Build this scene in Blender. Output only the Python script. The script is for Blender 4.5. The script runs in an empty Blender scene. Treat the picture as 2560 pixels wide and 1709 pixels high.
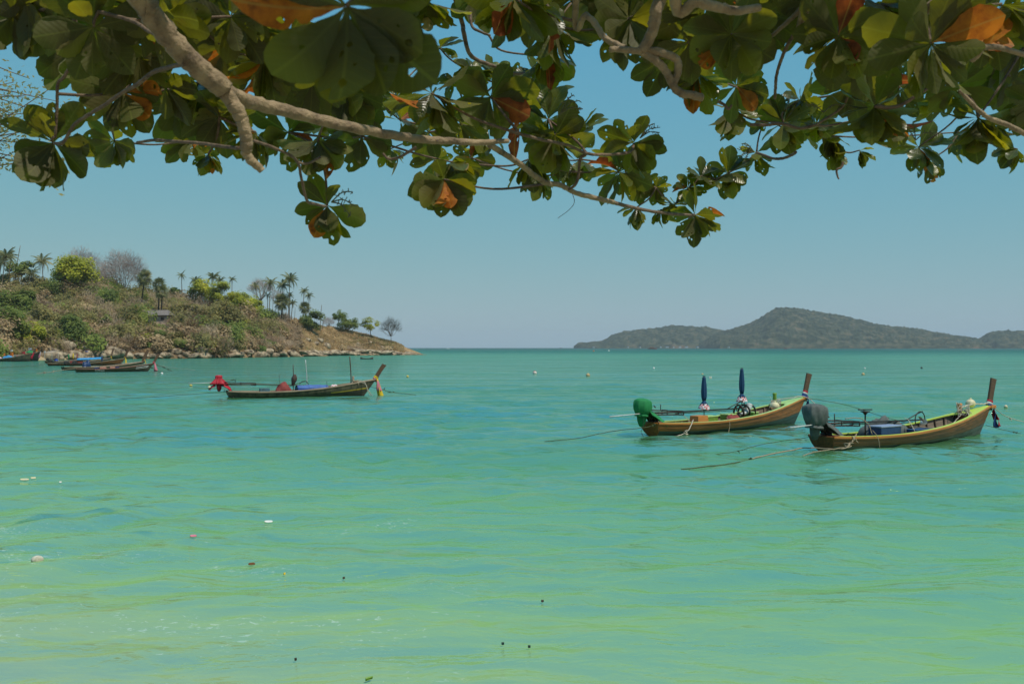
import bpy, math, random
import numpy as np
from mathutils import Vector, Matrix
from mathutils.geometry import delaunay_2d_cdt

rng = np.random.default_rng(7)
random.seed(7)
sc = bpy.context.scene
C = sc.collection
PI = math.pi
R = math.radians

# ------------------------------------------------------------------ camera
CAMH = 4.0
FPX = 2489.0
HZ = 868.5
cam_d = bpy.data.cameras.new('camera')
cam = bpy.data.objects.new('camera', cam_d)
C.objects.link(cam)
cam.location = (0, 0, CAMH)
cam.rotation_euler = (R(90 + 0.322), 0, 0)
cam_d.lens = 35.0
cam_d.sensor_width = 36.0
cam_d.clip_start = 0.1
cam_d.clip_end = 40000
cam_d.dof.use_dof = True
cam_d.dof.focus_distance = 30.0
cam_d.dof.aperture_fstop = 7.0
sc.camera = cam

# ------------------------------------------------------------------ light
SUN_EL, SUN_AZ = 60.0, 128.0           # azimuth clockwise from +Y (the view direction)
world = bpy.data.worlds.new('World')
sc.world = world
world.use_nodes = True
wn = world.node_tree
wn.nodes.clear()
sky = wn.nodes.new('ShaderNodeTexSky')
sky.sky_type = 'NISHITA'
sky.sun_disc = False
sky.sun_elevation = R(SUN_EL)
sky.sun_rotation = R(SUN_AZ)
sky.air_density = 1.0
sky.dust_density = 0.35
sky.ozone_density = 1.6
# white balance / polarised-filter look of the photograph: one gamma per channel, the same for the whole sky
ssep = wn.nodes.new('ShaderNodeSeparateColor')
scmb = wn.nodes.new('ShaderNodeCombineColor')
wn.links.new(sky.outputs[0], ssep.inputs[0])
for ci, (aa, gg) in enumerate(((0.74, 0.80), (2.72, 0.27), (6.6, -0.16))):
    pw = wn.nodes.new('ShaderNodeMath'); pw.operation = 'POWER'; pw.inputs[1].default_value = gg
    ml = wn.nodes.new('ShaderNodeMath'); ml.operation = 'MULTIPLY'; ml.inputs[1].default_value = aa
    wn.links.new(ssep.outputs[ci], pw.inputs[0]); wn.links.new(pw.outputs[0], ml.inputs[0]); wn.links.new(ml.outputs[0], scmb.inputs[ci])
bg = wn.nodes.new('ShaderNodeBackground')
bg.inputs[1].default_value = 0.1
wo = wn.nodes.new('ShaderNodeOutputWorld')
wn.links.new(scmb.outputs[0], bg.inputs[0])
wn.links.new(bg.outputs[0], wo.inputs[0])

sd = bpy.data.lights.new('sun', 'SUN')
sd.energy = 3.3
sd.angle = R(0.55)
sd.color = (1.0, 0.93, 0.80)
sun = bpy.data.objects.new('sun', sd)
C.objects.link(sun)
sv = Vector((math.sin(R(SUN_AZ)) * math.cos(R(SUN_EL)), math.cos(R(SUN_AZ)) * math.cos(R(SUN_EL)), math.sin(R(SUN_EL))))
sun.rotation_euler = sv.to_track_quat('Z', 'Y').to_euler()
sun.location = (20, -20, 60)

sc.view_settings.view_transform = 'Standard'
sc.view_settings.look = 'None'
sc.view_settings.exposure = 0.0
sc.view_settings.gamma = 1.0
sc.cycles.max_bounces = 6
sc.cycles.transparent_max_bounces = 8
sc.cycles.volume_bounces = 0
sc.cycles.caustics_reflective = False
sc.cycles.caustics_refractive = False

# ------------------------------------------------------------------ helpers
def P3(px, py, D):
    """photograph direction (source pixels) at distance D metres -> point"""
    return ((px - 1280) / FPX * D, D, CAMH + (HZ - py) / FPX * D)

def tag(o, label=None, cat=None, group=None, kind=None):
    if label: o['label'] = label
    if cat: o['category'] = cat
    if group: o['group'] = group
    if kind: o['kind'] = kind
    return o

def empty(name, loc=(0, 0, 0), rz=0.0, label=None, cat=None, group=None):
    o = bpy.data.objects.new(name, None)
    o.empty_display_size = 0.2
    o.location = loc
    o.rotation_euler = (0, 0, rz)
    C.objects.link(o)
    return tag(o, label, cat, group)

def link(name, me, parent=None, loc=None, rot=None, scale=None):
    o = bpy.data.objects.new(name, me)
    C.objects.link(o)
    if parent: o.parent = parent
    if loc is not None: o.location = loc
    if rot is not None: o.rotation_euler = rot
    if scale is not None: o.scale = scale if hasattr(scale, '__len__') else (scale,) * 3
    return o

def npmesh(name, V, F, mat=None, smooth=False, attrs=None):
    """V (n,3); F (m,k) constant k"""
    V = np.asarray(V, dtype=np.float32); F = np.asarray(F, dtype=np.int32)
    me = bpy.data.meshes.new(name)
    m, k = F.shape
    me.vertices.add(len(V)); me.vertices.foreach_set('co', V.ravel())
    me.loops.add(m * k); me.loops.foreach_set('vertex_index', F.ravel())
    me.polygons.add(m)
    me.polygons.foreach_set('loop_start', np.arange(0, m * k, k, dtype=np.int32))
    me.polygons.foreach_set('loop_total', np.full(m, k, dtype=np.int32))
    if smooth: me.polygons.foreach_set('use_smooth', np.ones(m, dtype=bool))
    if attrs:
        for an, (dom, arr) in attrs.items():
            a = me.attributes.new(an, 'FLOAT', dom)
            a.data.foreach_set('value', np.asarray(arr, dtype=np.float32).ravel())
    me.update(calc_edges=True)
    if mat: me.materials.append(mat)
    return me

class G:
    """small geometry collector; several shapes that belong to ONE part"""
    def __init__(s): s.V = []; s.F = []
    def add(s, V, F):
        o = len(s.V); s.V += [tuple(v) for v in V]; s.F += [[i + o for i in f] for f in F]; return s
    def box(s, c, d, rot=None):
        x, y, z = d[0] / 2, d[1] / 2, d[2] / 2
        vs = [Vector((sx * x, sy * y, sz * z)) for sz in (-1, 1) for sy in (-1, 1) for sx in (-1, 1)]
        if rot is not None: vs = [rot @ v for v in vs]
        vs = [(v.x + c[0], v.y + c[1], v.z + c[2]) for v in vs]
        return s.add(vs, [(0, 2, 3, 1), (4, 5, 7, 6), (0, 1, 5, 4), (2, 6, 7, 3), (0, 4, 6, 2), (1, 3, 7, 5)])
    def tube(s, pts, rad, k=8, cap=True, flat=1.0):
        V, F = tube_np(pts, rad, k, flat)
        n = len(pts)
        F = [list(map(int, f)) for f in F]
        if cap:
            F.append(list(range(k))[::-1]); F.append([(n - 1) * k + i for i in range(k)])
        return s.add(V.tolist(), F)
    def lathe(s, prof, c=(0, 0, 0), k=16, fold=None, sx=1, sy=1, wob=0):
        V = []; F = []
        n = len(prof)
        for j, (r, z) in enumerate(prof):
            for i in range(k):
                a = 2 * PI * i / k
                rr = r * (fold(a, j / (n - 1)) if fold else 1)
                V.append((c[0] + rr * math.cos(a) * sx, c[1] + rr * math.sin(a) * sy, c[2] + z))
        for j in range(n - 1):
            for i in range(k):
                F.append([j * k + i, j * k + (i + 1) % k, (j + 1) * k + (i + 1) % k, (j + 1) * k + i])
        F.append(list(range(k))[::-1]); F.append([(n - 1) * k + i for i in range(k)])
        return s.add(V, F)
    def strip(s, rows):
        """rows: list of equal length point lists -> quads"""
        n = len(rows[0]); V = [p for r in rows for p in r]; F = []
        for j in range(len(rows) - 1):
            for i in range(n - 1):
                F.append([j * n + i, j * n + i + 1, (j + 1) * n + i + 1, (j + 1) * n + i])
        return s.add(V, F)
    def build(s, name, mat, parent=None, smooth=False, loc=None, rot=None, scale=None, bevel=0):
        me = bpy.data.meshes.new(name)
        me.from_pydata(s.V, [], s.F)
        if smooth: me.polygons.foreach_set('use_smooth', [True] * len(me.polygons))
        me.update()
        if mat: me.materials.append(mat)
        o = link(name, me, parent, loc, rot, scale)
        if bevel:
            m = o.modifiers.new('bevel', 'BEVEL'); m.width = bevel; m.segments = 2; m.limit_method = 'ANGLE'
        return o

def tube_np(pts, rad, k=8, flat=1.0):
    P = np.asarray(pts, dtype=float); n = len(P)
    r = np.full(n, rad, dtype=float) if np.isscalar(rad) else np.asarray(rad, dtype=float)
    T = np.gradient(P, axis=0); T /= (np.linalg.norm(T, axis=1, keepdims=True) + 1e-9)
    up = np.array([0, 0, 1.0]) if abs(T[0, 2]) < 0.9 else np.array([0, 1.0, 0])
    V = np.zeros((n, k, 3)); u = up
    a = np.arange(k) * 2 * PI / k
    for i in range(n):
        u = u - T[i] * np.dot(u, T[i]); u = u / (np.linalg.norm(u) + 1e-9)
        w = np.cross(T[i], u)
        V[i] = P[i] + r[i] * (np.outer(np.cos(a), w) + flat * np.outer(np.sin(a), u))
    F = []
    idx = np.arange(k)
    for i in range(n - 1):
        F.append(np.stack([i * k + idx, i * k + (idx + 1) % k, (i + 1) * k + (idx + 1) % k, (i + 1) * k + idx], 1))
    return V.reshape(-1, 3), np.concatenate(F)

def catmull(pts, per=6):
    P = np.asarray(pts, dtype=float)
    if len(P) < 3: 
        t = np.linspace(0, 1, per + 1)[:, None]
        return P[0] * (1 - t) + P[-1] * t
    Q = np.vstack([2 * P[0] - P[1], P, 2 * P[-1] - P[-2]])
    out = []
    for i in range(1, len(Q) - 2):
        p0, p1, p2, p3 = Q[i - 1], Q[i], Q[i + 1], Q[i + 2]
        for t in np.arange(per) / per:
            out.append(0.5 * ((2 * p1) + (-p0 + p2) * t + (2 * p0 - 5 * p1 + 4 * p2 - p3) * t * t + (-p0 + 3 * p1 - 3 * p2 + p3) * t ** 3))
    out.append(P[-1])
    return np.array(out)

# ---- value noise (numpy)
_perm = rng.random((64, 64, 8))
def vnoise(x, y, ch=0):
    x = np.asarray(x, dtype=float); y = np.asarray(y, dtype=float)
    xi = np.floor(x).astype(int); yi = np.floor(y).astype(int)
    fx = x - xi; fy = y - yi
    fx = fx * fx * (3 - 2 * fx); fy = fy * fy * (3 - 2 * fy)
    g = _perm[:, :, ch % 8]
    a = g[xi % 64, yi % 64]; b = g[(xi + 1) % 64, yi % 64]; c = g[xi % 64, (yi + 1) % 64]; d = g[(xi + 1) % 64, (yi + 1) % 64]
    return (a * (1 - fx) + b * fx) * (1 - fy) + (c * (1 - fx) + d * fx) * fy
def fbm(x, y, o=4, ch=0):
    s = 0; a = 0.5; n = 0
    for i in range(o):
        s = s + a * vnoise(x * 2 ** i + 13.7 * i, y * 2 ** i + 7.3 * i, ch + i); n += a; a *= 0.5
    return s / n

# ------------------------------------------------------------------ materials
def newmat(name):
    m = bpy.data.materials.new(name); m.use_nodes = True
    nt = m.node_tree; nt.nodes.clear()
    out = nt.nodes.new('ShaderNodeOutputMaterial')
    return m, nt, out

def nd(nt, typ, **kw):
    n = nt.nodes.new(typ)
    for k, v in kw.items():
        if k.startswith('i_'):
            key = k[2:]
            n.inputs[int(key) if key.isdigit() else key.replace('_', ' ')].default_value = v
        else: setattr(n, k, v)
    return n

def ramp(nt, stops, interp='LINEAR'):
    r = nt.nodes.new('ShaderNodeValToRGB'); r.color_ramp.interpolation = interp
    e = r.color_ramp.elements
    while len(e) > 1: e.remove(e[-1])
    e[0].position = stops[0][0]; e[0].color = (*stops[0][1], 1)
    for p, c in stops[1:]:
        x = e.new(p); x.color = (*c, 1)
    return r

def c4(c): return (c[0], c[1], c[2], 1)

def pmat(name, c1, c2=None, scale=4.0, rough=0.6, stretch=(1, 1, 1), bump=0.0, spec=0.4, metal=0.0, detail=6, c3=None, lo=0.35, hi=0.65, bscale=None, trans=0.0):
    """principled with a two/three colour noise wear pattern and bump, object coordinates"""
    m, nt, out = newmat(name)
    b = nd(nt, 'ShaderNodeBsdfPrincipled')
    b.inputs['Roughness'].default_value = rough
    b.inputs['Specular IOR Level'].default_value = spec
    b.inputs['Metallic'].default_value = metal
    tc = nd(nt, 'ShaderNodeTexCoord')
    mp = nd(nt, 'ShaderNodeMapping'); mp.inputs['Scale'].default_value = stretch
    nt.links.new(tc.outputs['Object'], mp.inputs[0])
    n = nd(nt, 'ShaderNodeTexNoise'); n.inputs['Scale'].default_value = scale; n.inputs['Detail'].default_value = detail; n.inputs['Roughness'].default_value = 0.6
    nt.links.new(mp.outputs[0], n.inputs['Vector'])
    if c2 is None: c2 = tuple(x * 0.75 for x in c1)
    st = [(lo, c1), (hi, c2)]
    if c3 is not None: st.append((min(0.98, hi + 0.12), c3))
    r = ramp(nt, st)
    nt.links.new(n.outputs['Fac'], r.inputs[0])
    nt.links.new(r.outputs[0], b.inputs['Base Color'])
    if bump:
        n2 = nd(nt, 'ShaderNodeTexNoise'); n2.inputs['Scale'].default_value = bscale or scale * 3; n2.inputs['Detail'].default_value = 5
        nt.links.new(mp.outputs[0], n2.inputs['Vector'])
        bp = nd(nt, 'ShaderNodeBump'); bp.inputs['Strength'].default_value = bump; bp.inputs['Distance'].default_value = 0.02
        nt.links.new(n2.outputs['Fac'], bp.inputs['Height']); nt.links.new(bp.outputs[0], b.inputs['Normal'])
    if trans > 0:
        t = nd(nt, 'ShaderNodeBsdfTranslucent'); nt.links.new(r.outputs[0], t.inputs[0])
        mx = nd(nt, 'ShaderNodeMixShader'); mx.inputs[0].default_value = trans
        nt.links.new(b.outputs[0], mx.inputs[1]); nt.links.new(t.outputs[0], mx.inputs[2]); nt.links.new(mx.outputs[0], out.inputs[0])
    else:
        nt.links.new(b.outputs[0], out.inputs[0])
    return m

def leafmat(name, c1, c2, c3=None, trans=0.35, nscale=0.13, rough=0.6):
    """far foliage: colour varies over the crown and from leaf to leaf (face attribute 'rnd')"""
    m, nt, out = newmat(name)
    at = nd(nt, 'ShaderNodeAttribute', attribute_name='rnd')
    geo = nd(nt, 'ShaderNodeNewGeometry')
    n = nd(nt, 'ShaderNodeTexNoise'); n.inputs['Scale'].default_value = nscale; n.inputs['Detail'].default_value = 3
    nt.links.new(geo.outputs['Position'], n.inputs['Vector'])
    ma = nd(nt, 'ShaderNodeMath', operation='MULTIPLY_ADD'); ma.inputs[1].default_value = 0.22
    nt.links.new(at.outputs['Fac'], ma.inputs[0])
    ms = nd(nt, 'ShaderNodeMath', operation='MULTIPLY_ADD'); ms.inputs[1].default_value = 2.2; ms.inputs[2].default_value = -0.72
    nt.links.new(n.outputs['Fac'], ms.inputs[0]); nt.links.new(ms.outputs[0], ma.inputs[2])
    r = ramp(nt, [(0.05, c1), (0.5, c2), (0.95, c3 or c2)])
    nt.links.new(ma.outputs[0], r.inputs[0])
    b = nd(nt, 'ShaderNodeBsdfPrincipled'); b.inputs['Roughness'].default_value = rough; b.inputs['Specular IOR Level'].default_value = 0.25
    nt.links.new(r.outputs[0], b.inputs['Base Color'])
    t = nd(nt, 'ShaderNodeBsdfTranslucent'); nt.links.new(r.outputs[0], t.inputs[0])
    mx = nd(nt, 'ShaderNodeMixShader'); mx.inputs[0].default_value = trans
    nt.links.new(b.outputs[0], mx.inputs[1]); nt.links.new(t.outputs[0], mx.inputs[2]); nt.links.new(mx.outputs[0], out.inputs[0])
    return m

# ------------------------------------------------------------------ water
def water_material():
    m, nt, out = newmat('sea_water')
    L = nt.links.new
    geo = nd(nt, 'ShaderNodeNewGeometry')
    sep = nd(nt, 'ShaderNodeSeparateXYZ'); L(geo.outputs['Position'], sep.inputs[0])
    # depth of the sea bed follows the distance from the beach (y), uneven by noise
    nz = nd(nt, 'ShaderNodeTexNoise'); nz.inputs['Scale'].default_value = 1.0; nz.inputs['Detail'].default_value = 5; nz.inputs['Distortion'].default_value = 0.6
    mp = nd(nt, 'ShaderNodeMapping'); mp.inputs['Scale'].default_value = (0.02, 0.035, 0.02)
    L(geo.outputs['Position'], mp.inputs[0]); L(mp.outputs[0], nz.inputs['Vector'])
    xs = nd(nt, 'ShaderNodeMath', operation='MULTIPLY'); xs.inputs[1].default_value = 0.55; L(sep.outputs['X'], xs.inputs[0])
    ys = nd(nt, 'ShaderNodeMath', operation='ADD'); L(sep.outputs['Y'], ys.inputs[0]); L(xs.outputs[0], ys.inputs[1])
    ym = nd(nt, 'ShaderNodeMath', operation='MAXIMUM'); ym.inputs[1].default_value = 1.0; L(ys.outputs[0], ym.inputs[0])
    lg = nd(nt, 'ShaderNodeMath', operation='LOGARITHM'); lg.inputs[1].default_value = 10.0; L(ym.outputs[0], lg.inputs[0])
    # 10 m -> 0.25 ; 100 m -> 0.5 ; 1000 m -> .75
    sc_ = nd(nt, 'ShaderNodeMath', operation='MULTIPLY'); sc_.inputs[1].default_value = 0.25; L(lg.outputs[0], sc_.inputs[0])
    nn = nd(nt, 'ShaderNodeMath', operation='MULTIPLY_ADD'); nn.inputs[1].default_value = 0.16; nn.inputs[2].default_value = -0.08; L(nz.outputs['Fac'], nn.inputs[0])
    ad = nd(nt, 'ShaderNodeMath', operation='ADD'); L(sc_.outputs[0], ad.inputs[0]); L(nn.outputs[0], ad.inputs[1])
    rp = ramp(nt, [(0.22, (0.38, 0.45, 0.22)), (0.285, (0.275, 0.445, 0.17)), (0.34, (0.185, 0.39, 0.155)), (0.40, (0.108, 0.30, 0.135)),
                   (0.46, (0.072, 0.245, 0.10)), (0.54, (0.045, 0.18, 0.085)), (0.62, (0.038, 0.185, 0.105)), (0.67, (0.05, 0.24, 0.15)),
                   (0.72, (0.022, 0.15, 0.125)), (0.85, (0.02, 0.09, 0.095)), (1.0, (0.015, 0.06, 0.085))])
    L(ad.outputs[0], rp.inputs[0])
    # dark weed / stones under the shallow water
    nw = nd(nt, 'ShaderNodeTexNoise'); nw.inputs['Scale'].default_value = 0.55; nw.inputs['Detail'].default_value = 3; nw.inputs['Distortion'].default_value = 1.0
    L(geo.outputs['Position'], nw.inputs['Vector'])
    wr = nd(nt, 'ShaderNodeMapRange'); wr.inputs['From Min'].default_value = 0.60; wr.inputs['From Max'].default_value = 0.70; L(nw.outputs['Fac'], wr.inputs[0])
    mx1 = nd(nt, 'ShaderNodeMapRange'); mx1.inputs['From Min'].default_value = -4.5; mx1.inputs['From Max'].default_value = -7.0; L(sep.outputs['X'], mx1.inputs[0])
    my1 = nd(nt, 'ShaderNodeMapRange'); my1.inputs['From Min'].default_value = 30; my1.inputs['From Max'].default_value = 25; L(sep.outputs['Y'], my1.inputs[0])
    my2 = nd(nt, 'ShaderNodeMapRange'); my2.inputs['From Min'].default_value = 16.5; my2.inputs['From Max'].default_value = 18.5; L(sep.outputs['Y'], my2.inputs[0])
    q1 = nd(nt, 'ShaderNodeMath', operation='MULTIPLY'); L(wr.outputs[0], q1.inputs[0]); L(mx1.outputs[0], q1.inputs[1])
    q2 = nd(nt, 'ShaderNodeMath', operation='MULTIPLY'); L(q1.outputs[0], q2.inputs[0]); L(my1.outputs[0], q2.inputs[1])
    q3 = nd(nt, 'ShaderNodeMath', operation='MULTIPLY'); L(q2.outputs[0], q3.inputs[0]); L(my2.outputs[0], q3.inputs[1])
    q4 = nd(nt, 'ShaderNodeMath', operation='MULTIPLY'); q4.inputs[1].default_value = 0.7; L(q3.outputs[0], q4.inputs[0])
    mixw = nd(nt, 'ShaderNodeMix', data_type='RGBA'); mixw.inputs[7].default_value = (0.03, 0.16, 0.13, 1)
    L(q4.outputs[0], mixw.inputs[0]); L(rp.outputs[0], mixw.inputs[6])
    # foam flecks drifting near the beach
    nf = nd(nt, 'ShaderNodeTexNoise'); nf.inputs['Scale'].default_value = 9.0; nf.inputs['Detail'].default_value = 7; nf.inputs['Roughness'].default_value = 0.68; nf.inputs['Distortion'].default_value = 0.8
    mpf = nd(nt, 'ShaderNodeMapping'); mpf.inputs['Scale'].default_value = (0.7, 1.0, 1.0); mpf.inputs['Rotation'].default_value = (0, 0, R(22))
    L(geo.outputs['Position'], mpf.inputs[0]); L(mpf.outputs[0], nf.inputs['Vector'])
    nb = nd(nt, 'ShaderNodeTexNoise'); nb.inputs['Scale'].default_value = 0.42; nb.inputs['Detail'].default_value = 2
    L(mpf.outputs[0], nb.inputs['Vector'])
    f0 = nd(nt, 'ShaderNodeMath', operation='MULTIPLY_ADD'); f0.inputs[1].default_value = 0.55; L(nb.outputs['Fac'], f0.inputs[0]); L(nf.outputs['Fac'], f0.inputs[2])
    fm = nd(nt, 'ShaderNodeMapRange'); fm.inputs['From Min'].default_value = 1.0; fm.inputs['From Max'].default_value = 0.0
    fx = nd(nt, 'ShaderNodeMapRange'); fx.inputs['From Min'].default_value = 12.0; fx.inputs['From Max'].default_value = 32.0; L(ys.outputs[0], fx.inputs[0])
    f1 = nd(nt, 'ShaderNodeMath', operation='MULTIPLY_ADD'); f1.inputs[1].default_value = -0.20; L(fx.outputs[0], f1.inputs[0]); L(f0.outputs[0], f1.inputs[2])
    fr = nd(nt, 'ShaderNodeMapRange'); fr.inputs['From Min'].default_value = 0.885; fr.inputs['From Max'].default_value = 0.945; fr.inputs['To Max'].default_value = 0.75; L(f1.outputs[0], fr.inputs[0])
    gx = nd(nt, 'ShaderNodeMapRange'); gx.inputs['From Min'].default_value = 1.0; gx.inputs['From Max'].default_value = -2.0; L(sep.outputs['X'], gx.inputs[0])
    fz = nd(nt, 'ShaderNodeMath', operation='MULTIPLY'); L(fr.outputs[0], fz.inputs[0]); L(gx.outputs[0], fz.inputs[1])
    mixf = nd(nt, 'ShaderNodeMix', data_type='RGBA'); mixf.inputs[7].default_value = (0.62, 0.72, 0.55, 1)
    L(fz.outputs[0], mixf.inputs[0]); L(mixw.outputs[2], mixf.inputs[6])
    # light scattered back out of the cloudy water does not follow the ripples
    dif = nd(nt, 'ShaderNodeBsdfDiffuse'); L(mixf.outputs[2], dif.inputs[0])
    upn = nd(nt, 'ShaderNodeCombineXYZ'); upn.inputs[2].default_value = 1.0; L(upn.outputs[0], dif.inputs['Normal'])
    gls = nd(nt, 'ShaderNodeBsdfGlossy'); gls.inputs['Roughness'].default_value = 0.11; gls.inputs['Color'].default_value = (0.80, 1.0, 0.76, 1)
    fre = nd(nt, 'ShaderNodeFresnel'); fre.inputs[0].default_value = 1.33
    # unresolved wavelets tilt the surface, so the reflectance never rises to a mirror's at the horizon
    fmn = nd(nt, 'ShaderNodeMath', operation='MINIMUM'); fmn.inputs[1].default_value = 0.74; L(fre.outputs[0], fmn.inputs[0])
    # cat's-paws: wind ruffles the sea in streaks, which changes how much sky it mirrors
    prevf = fmn
    for (psx, psy, pss, lo_, hi_) in ((0.025, 0.16, 1.0, 0.74, 1.10), (0.30, 1.6, 1.0, 0.84, 1.08)):
        pm = nd(nt, 'ShaderNodeMapping'); pm.inputs['Scale'].default_value = (psx, psy, 1); L(geo.outputs['Position'], pm.inputs[0])
        pn = nd(nt, 'ShaderNodeTexNoise'); pn.inputs['Scale'].default_value = pss; pn.inputs['Detail'].default_value = 5; pn.inputs['Roughness'].default_value = 0.65; pn.inputs['Distortion'].default_value = 0.4
        L(pm.outputs[0], pn.inputs['Vector'])
        pr = nd(nt, 'ShaderNodeMapRange'); pr.inputs['From Min'].default_value = 0.42; pr.inputs['From Max'].default_value = 0.57; pr.inputs['To Min'].default_value = lo_; pr.inputs['To Max'].default_value = hi_
        L(pn.outputs['Fac'], pr.inputs[0])
        pmul = nd(nt, 'ShaderNodeMath', operation='MULTIPLY'); L(prevf.outputs[0], pmul.inputs[0]); L(pr.outputs[0], pmul.inputs[1]); prevf = pmul
    # reflection strength set by distance: weakened near the beach and again far out
    cy = nd(nt, 'ShaderNodeMapRange'); cy.inputs['From Min'].default_value = 12; cy.inputs['From Max'].default_value = 50; cy.inputs['To Min'].default_value = 0.62; cy.inputs['To Max'].default_value = 1.08; L(sep.outputs['Y'], cy.inputs[0])
    pmul = nd(nt, 'ShaderNodeMath', operation='MULTIPLY'); L(prevf.outputs[0], pmul.inputs[0]); L(cy.outputs[0], pmul.inputs[1]); prevf = pmul
    cf = nd(nt, 'ShaderNodeMapRange'); cf.inputs['From Min'].default_value = 110; cf.inputs['From Max'].default_value = 900; cf.inputs['To Min'].default_value = 1.0; cf.inputs['To Max'].default_value = 0.26; L(sep.outputs['Y'], cf.inputs[0])
    pmul = nd(nt, 'ShaderNodeMath', operation='MULTIPLY'); L(prevf.outputs[0], pmul.inputs[0]); L(cf.outputs[0], pmul.inputs[1]); prevf = pmul
    fmn = prevf
    b = nd(nt, 'ShaderNodeMixShader'); L(fmn.outputs[0], b.inputs[0]); L(dif.outputs[0], b.inputs[1]); L(gls.outputs[0], b.inputs[2])
    # ripples: three scales, crests lie across the view like the wind chop in the bay
    prev = None
    for sx, sy, s, dist, rot in ((1.0, 1.6, 3.4, 0.034, 8), (1.0, 2.0, 0.95, 0.075, -12), (1.0, 2.4, 0.22, 0.50, 5)):
        mpp = nd(nt, 'ShaderNodeMapping'); mpp.inputs['Scale'].default_value = (sx, sy, 1); mpp.inputs['Rotation'].default_value = (0, 0, R(rot))
        L(geo.outputs['Position'], mpp.inputs[0])
        n = nd(nt, 'ShaderNodeTexNoise'); n.inputs['Scale'].default_value = s; n.inputs['Detail'].default_value = 3.5; n.inputs['Roughness'].default_value = 0.55; n.inputs['Distortion'].default_value = 0.5
        L(mpp.outputs[0], n.inputs['Vector'])
        bp = nd(nt, 'ShaderNodeBump'); bp.inputs['Strength'].default_value = 1.0; bp.inputs['Distance'].default_value = dist
        L(n.outputs['Fac'], bp.inputs['Height'])
        bs = nd(nt, 'ShaderNodeMapRange'); bs.inputs['From Min'].default_value = 14; bs.inputs['From Max'].default_value = 48; bs.inputs['To Min'].default_value = 0.75; bs.inputs['To Max'].default_value = 1.4; L(sep.outputs['Y'], bs.inputs[0]); L(bs.outputs[0], bp.inputs['Strength'])
        if prev: L(prev.outputs[0], bp.inputs['Normal'])
        prev = bp
    L(prev.outputs[0], gls.inputs['Normal']); L(prev.outputs[0], fre.inputs['Normal']); 
    L(b.outputs[0], out.inputs[0])
    return m

def wave_height(X, Y):
    r = np.random.default_rng(3)
    H = np.zeros_like(X)
    wx = X + 1.2 * (fbm(X * 0.11, Y * 0.11, 2, 2) - 0.5) * 4
    wy = Y + 1.2 * (fbm(X * 0.13 + 9, Y * 0.13, 2, 4) - 0.5) * 4
    lam = np.geomspace(0.27, 6.0, 54); DD = np.hypot(X, Y)
    for l in lam:
        k = 2 * PI / l
        th = R(-90) + r.normal(R(10), R(34 if l < 2 else 20))
        ph = r.random() * 2 * PI
        steep = 0.046 if l < 1.0 else (0.038 if l < 3.0 else 0.020)
        H += np.clip(1.6 - DD * 0.028 / l, 0, 1) * steep / k * 1.15 * np.sin(k * (wx * math.cos(th) + wy * math.sin(th)) + ph)
    D = np.hypot(X, Y)
    g = 0.75 + 0.6 * fbm(X * 0.05, Y * 0.05, 2, 5)
    near = np.clip((D + 4) / 34, 0.5, 1.15)
    fade = np.clip(1 - (D - 90) / 160, 0, 1)
    return H * g * near * fade

def build_water():
    a = np.concatenate([np.linspace(-88, -40, 30, endpoint=False), np.linspace(-40, 40, 520, endpoint=False), np.linspace(40, 88, 31)])
    a = np.radians(a)
    d = [5.0]
    while d[-1] < 12000:
        x = d[-1]
        q = 0.0072 if x < 75 else (0.011 if x < 260 else 0.05)
        d.append(x * (1 + q))
    d = np.array(d); d[-1] = 12000
    A, D = np.meshgrid(a, d)
    X = np.sin(A) * D; Y = np.cos(A) * D
    Z = wave_height(X, Y)
    n, m = X.shape
    V = np.stack([X, Y, Z], -1).reshape(-1, 3)
    i = np.arange(n - 1)[:, None] * m + np.arange(m - 1)[None, :]
    F = np.stack([i, i + 1, i + m + 1, i + m], -1).reshape(-1, 4)[:, ::-1]
    me = npmesh('sea', V, F, water_material(), smooth=True)
    o = link('sea', me); tag(o, kind='structure', label='turquoise shallow sea with small ripples')
    return o
build_water()

# the beach bank the camera stands on
def build_bank():
    xs = np.linspace(-60, 60, 90); ys = np.linspace(-60, 9.5, 60)
    X, Y = np.meshgrid(xs, ys)
    Z = np.where(Y < 0.5, 2.4, 2.4 - (Y - 0.5) / 6.3 * 2.6) + (fbm(X * 0.4, Y * 0.4, 4) - 0.5) * 0.18
    n, m = X.shape
    i = np.arange(n - 1)[:, None] * m + np.arange(m - 1)[None, :]
    F = np.stack([i, i + 1, i + m + 1, i + m], -1).reshape(-1, 4)
    sand = pmat('beach_sand', (0.50, 0.42, 0.28), (0.36, 0.29, 0.19), 0.8, 0.9, bump=0.3, bscale=20)
    o = link('beach', npmesh('beach', np.stack([X, Y, Z], -1).reshape(-1, 3), F, sand, smooth=True)); tag(o, kind='structure')
build_bank()
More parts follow.
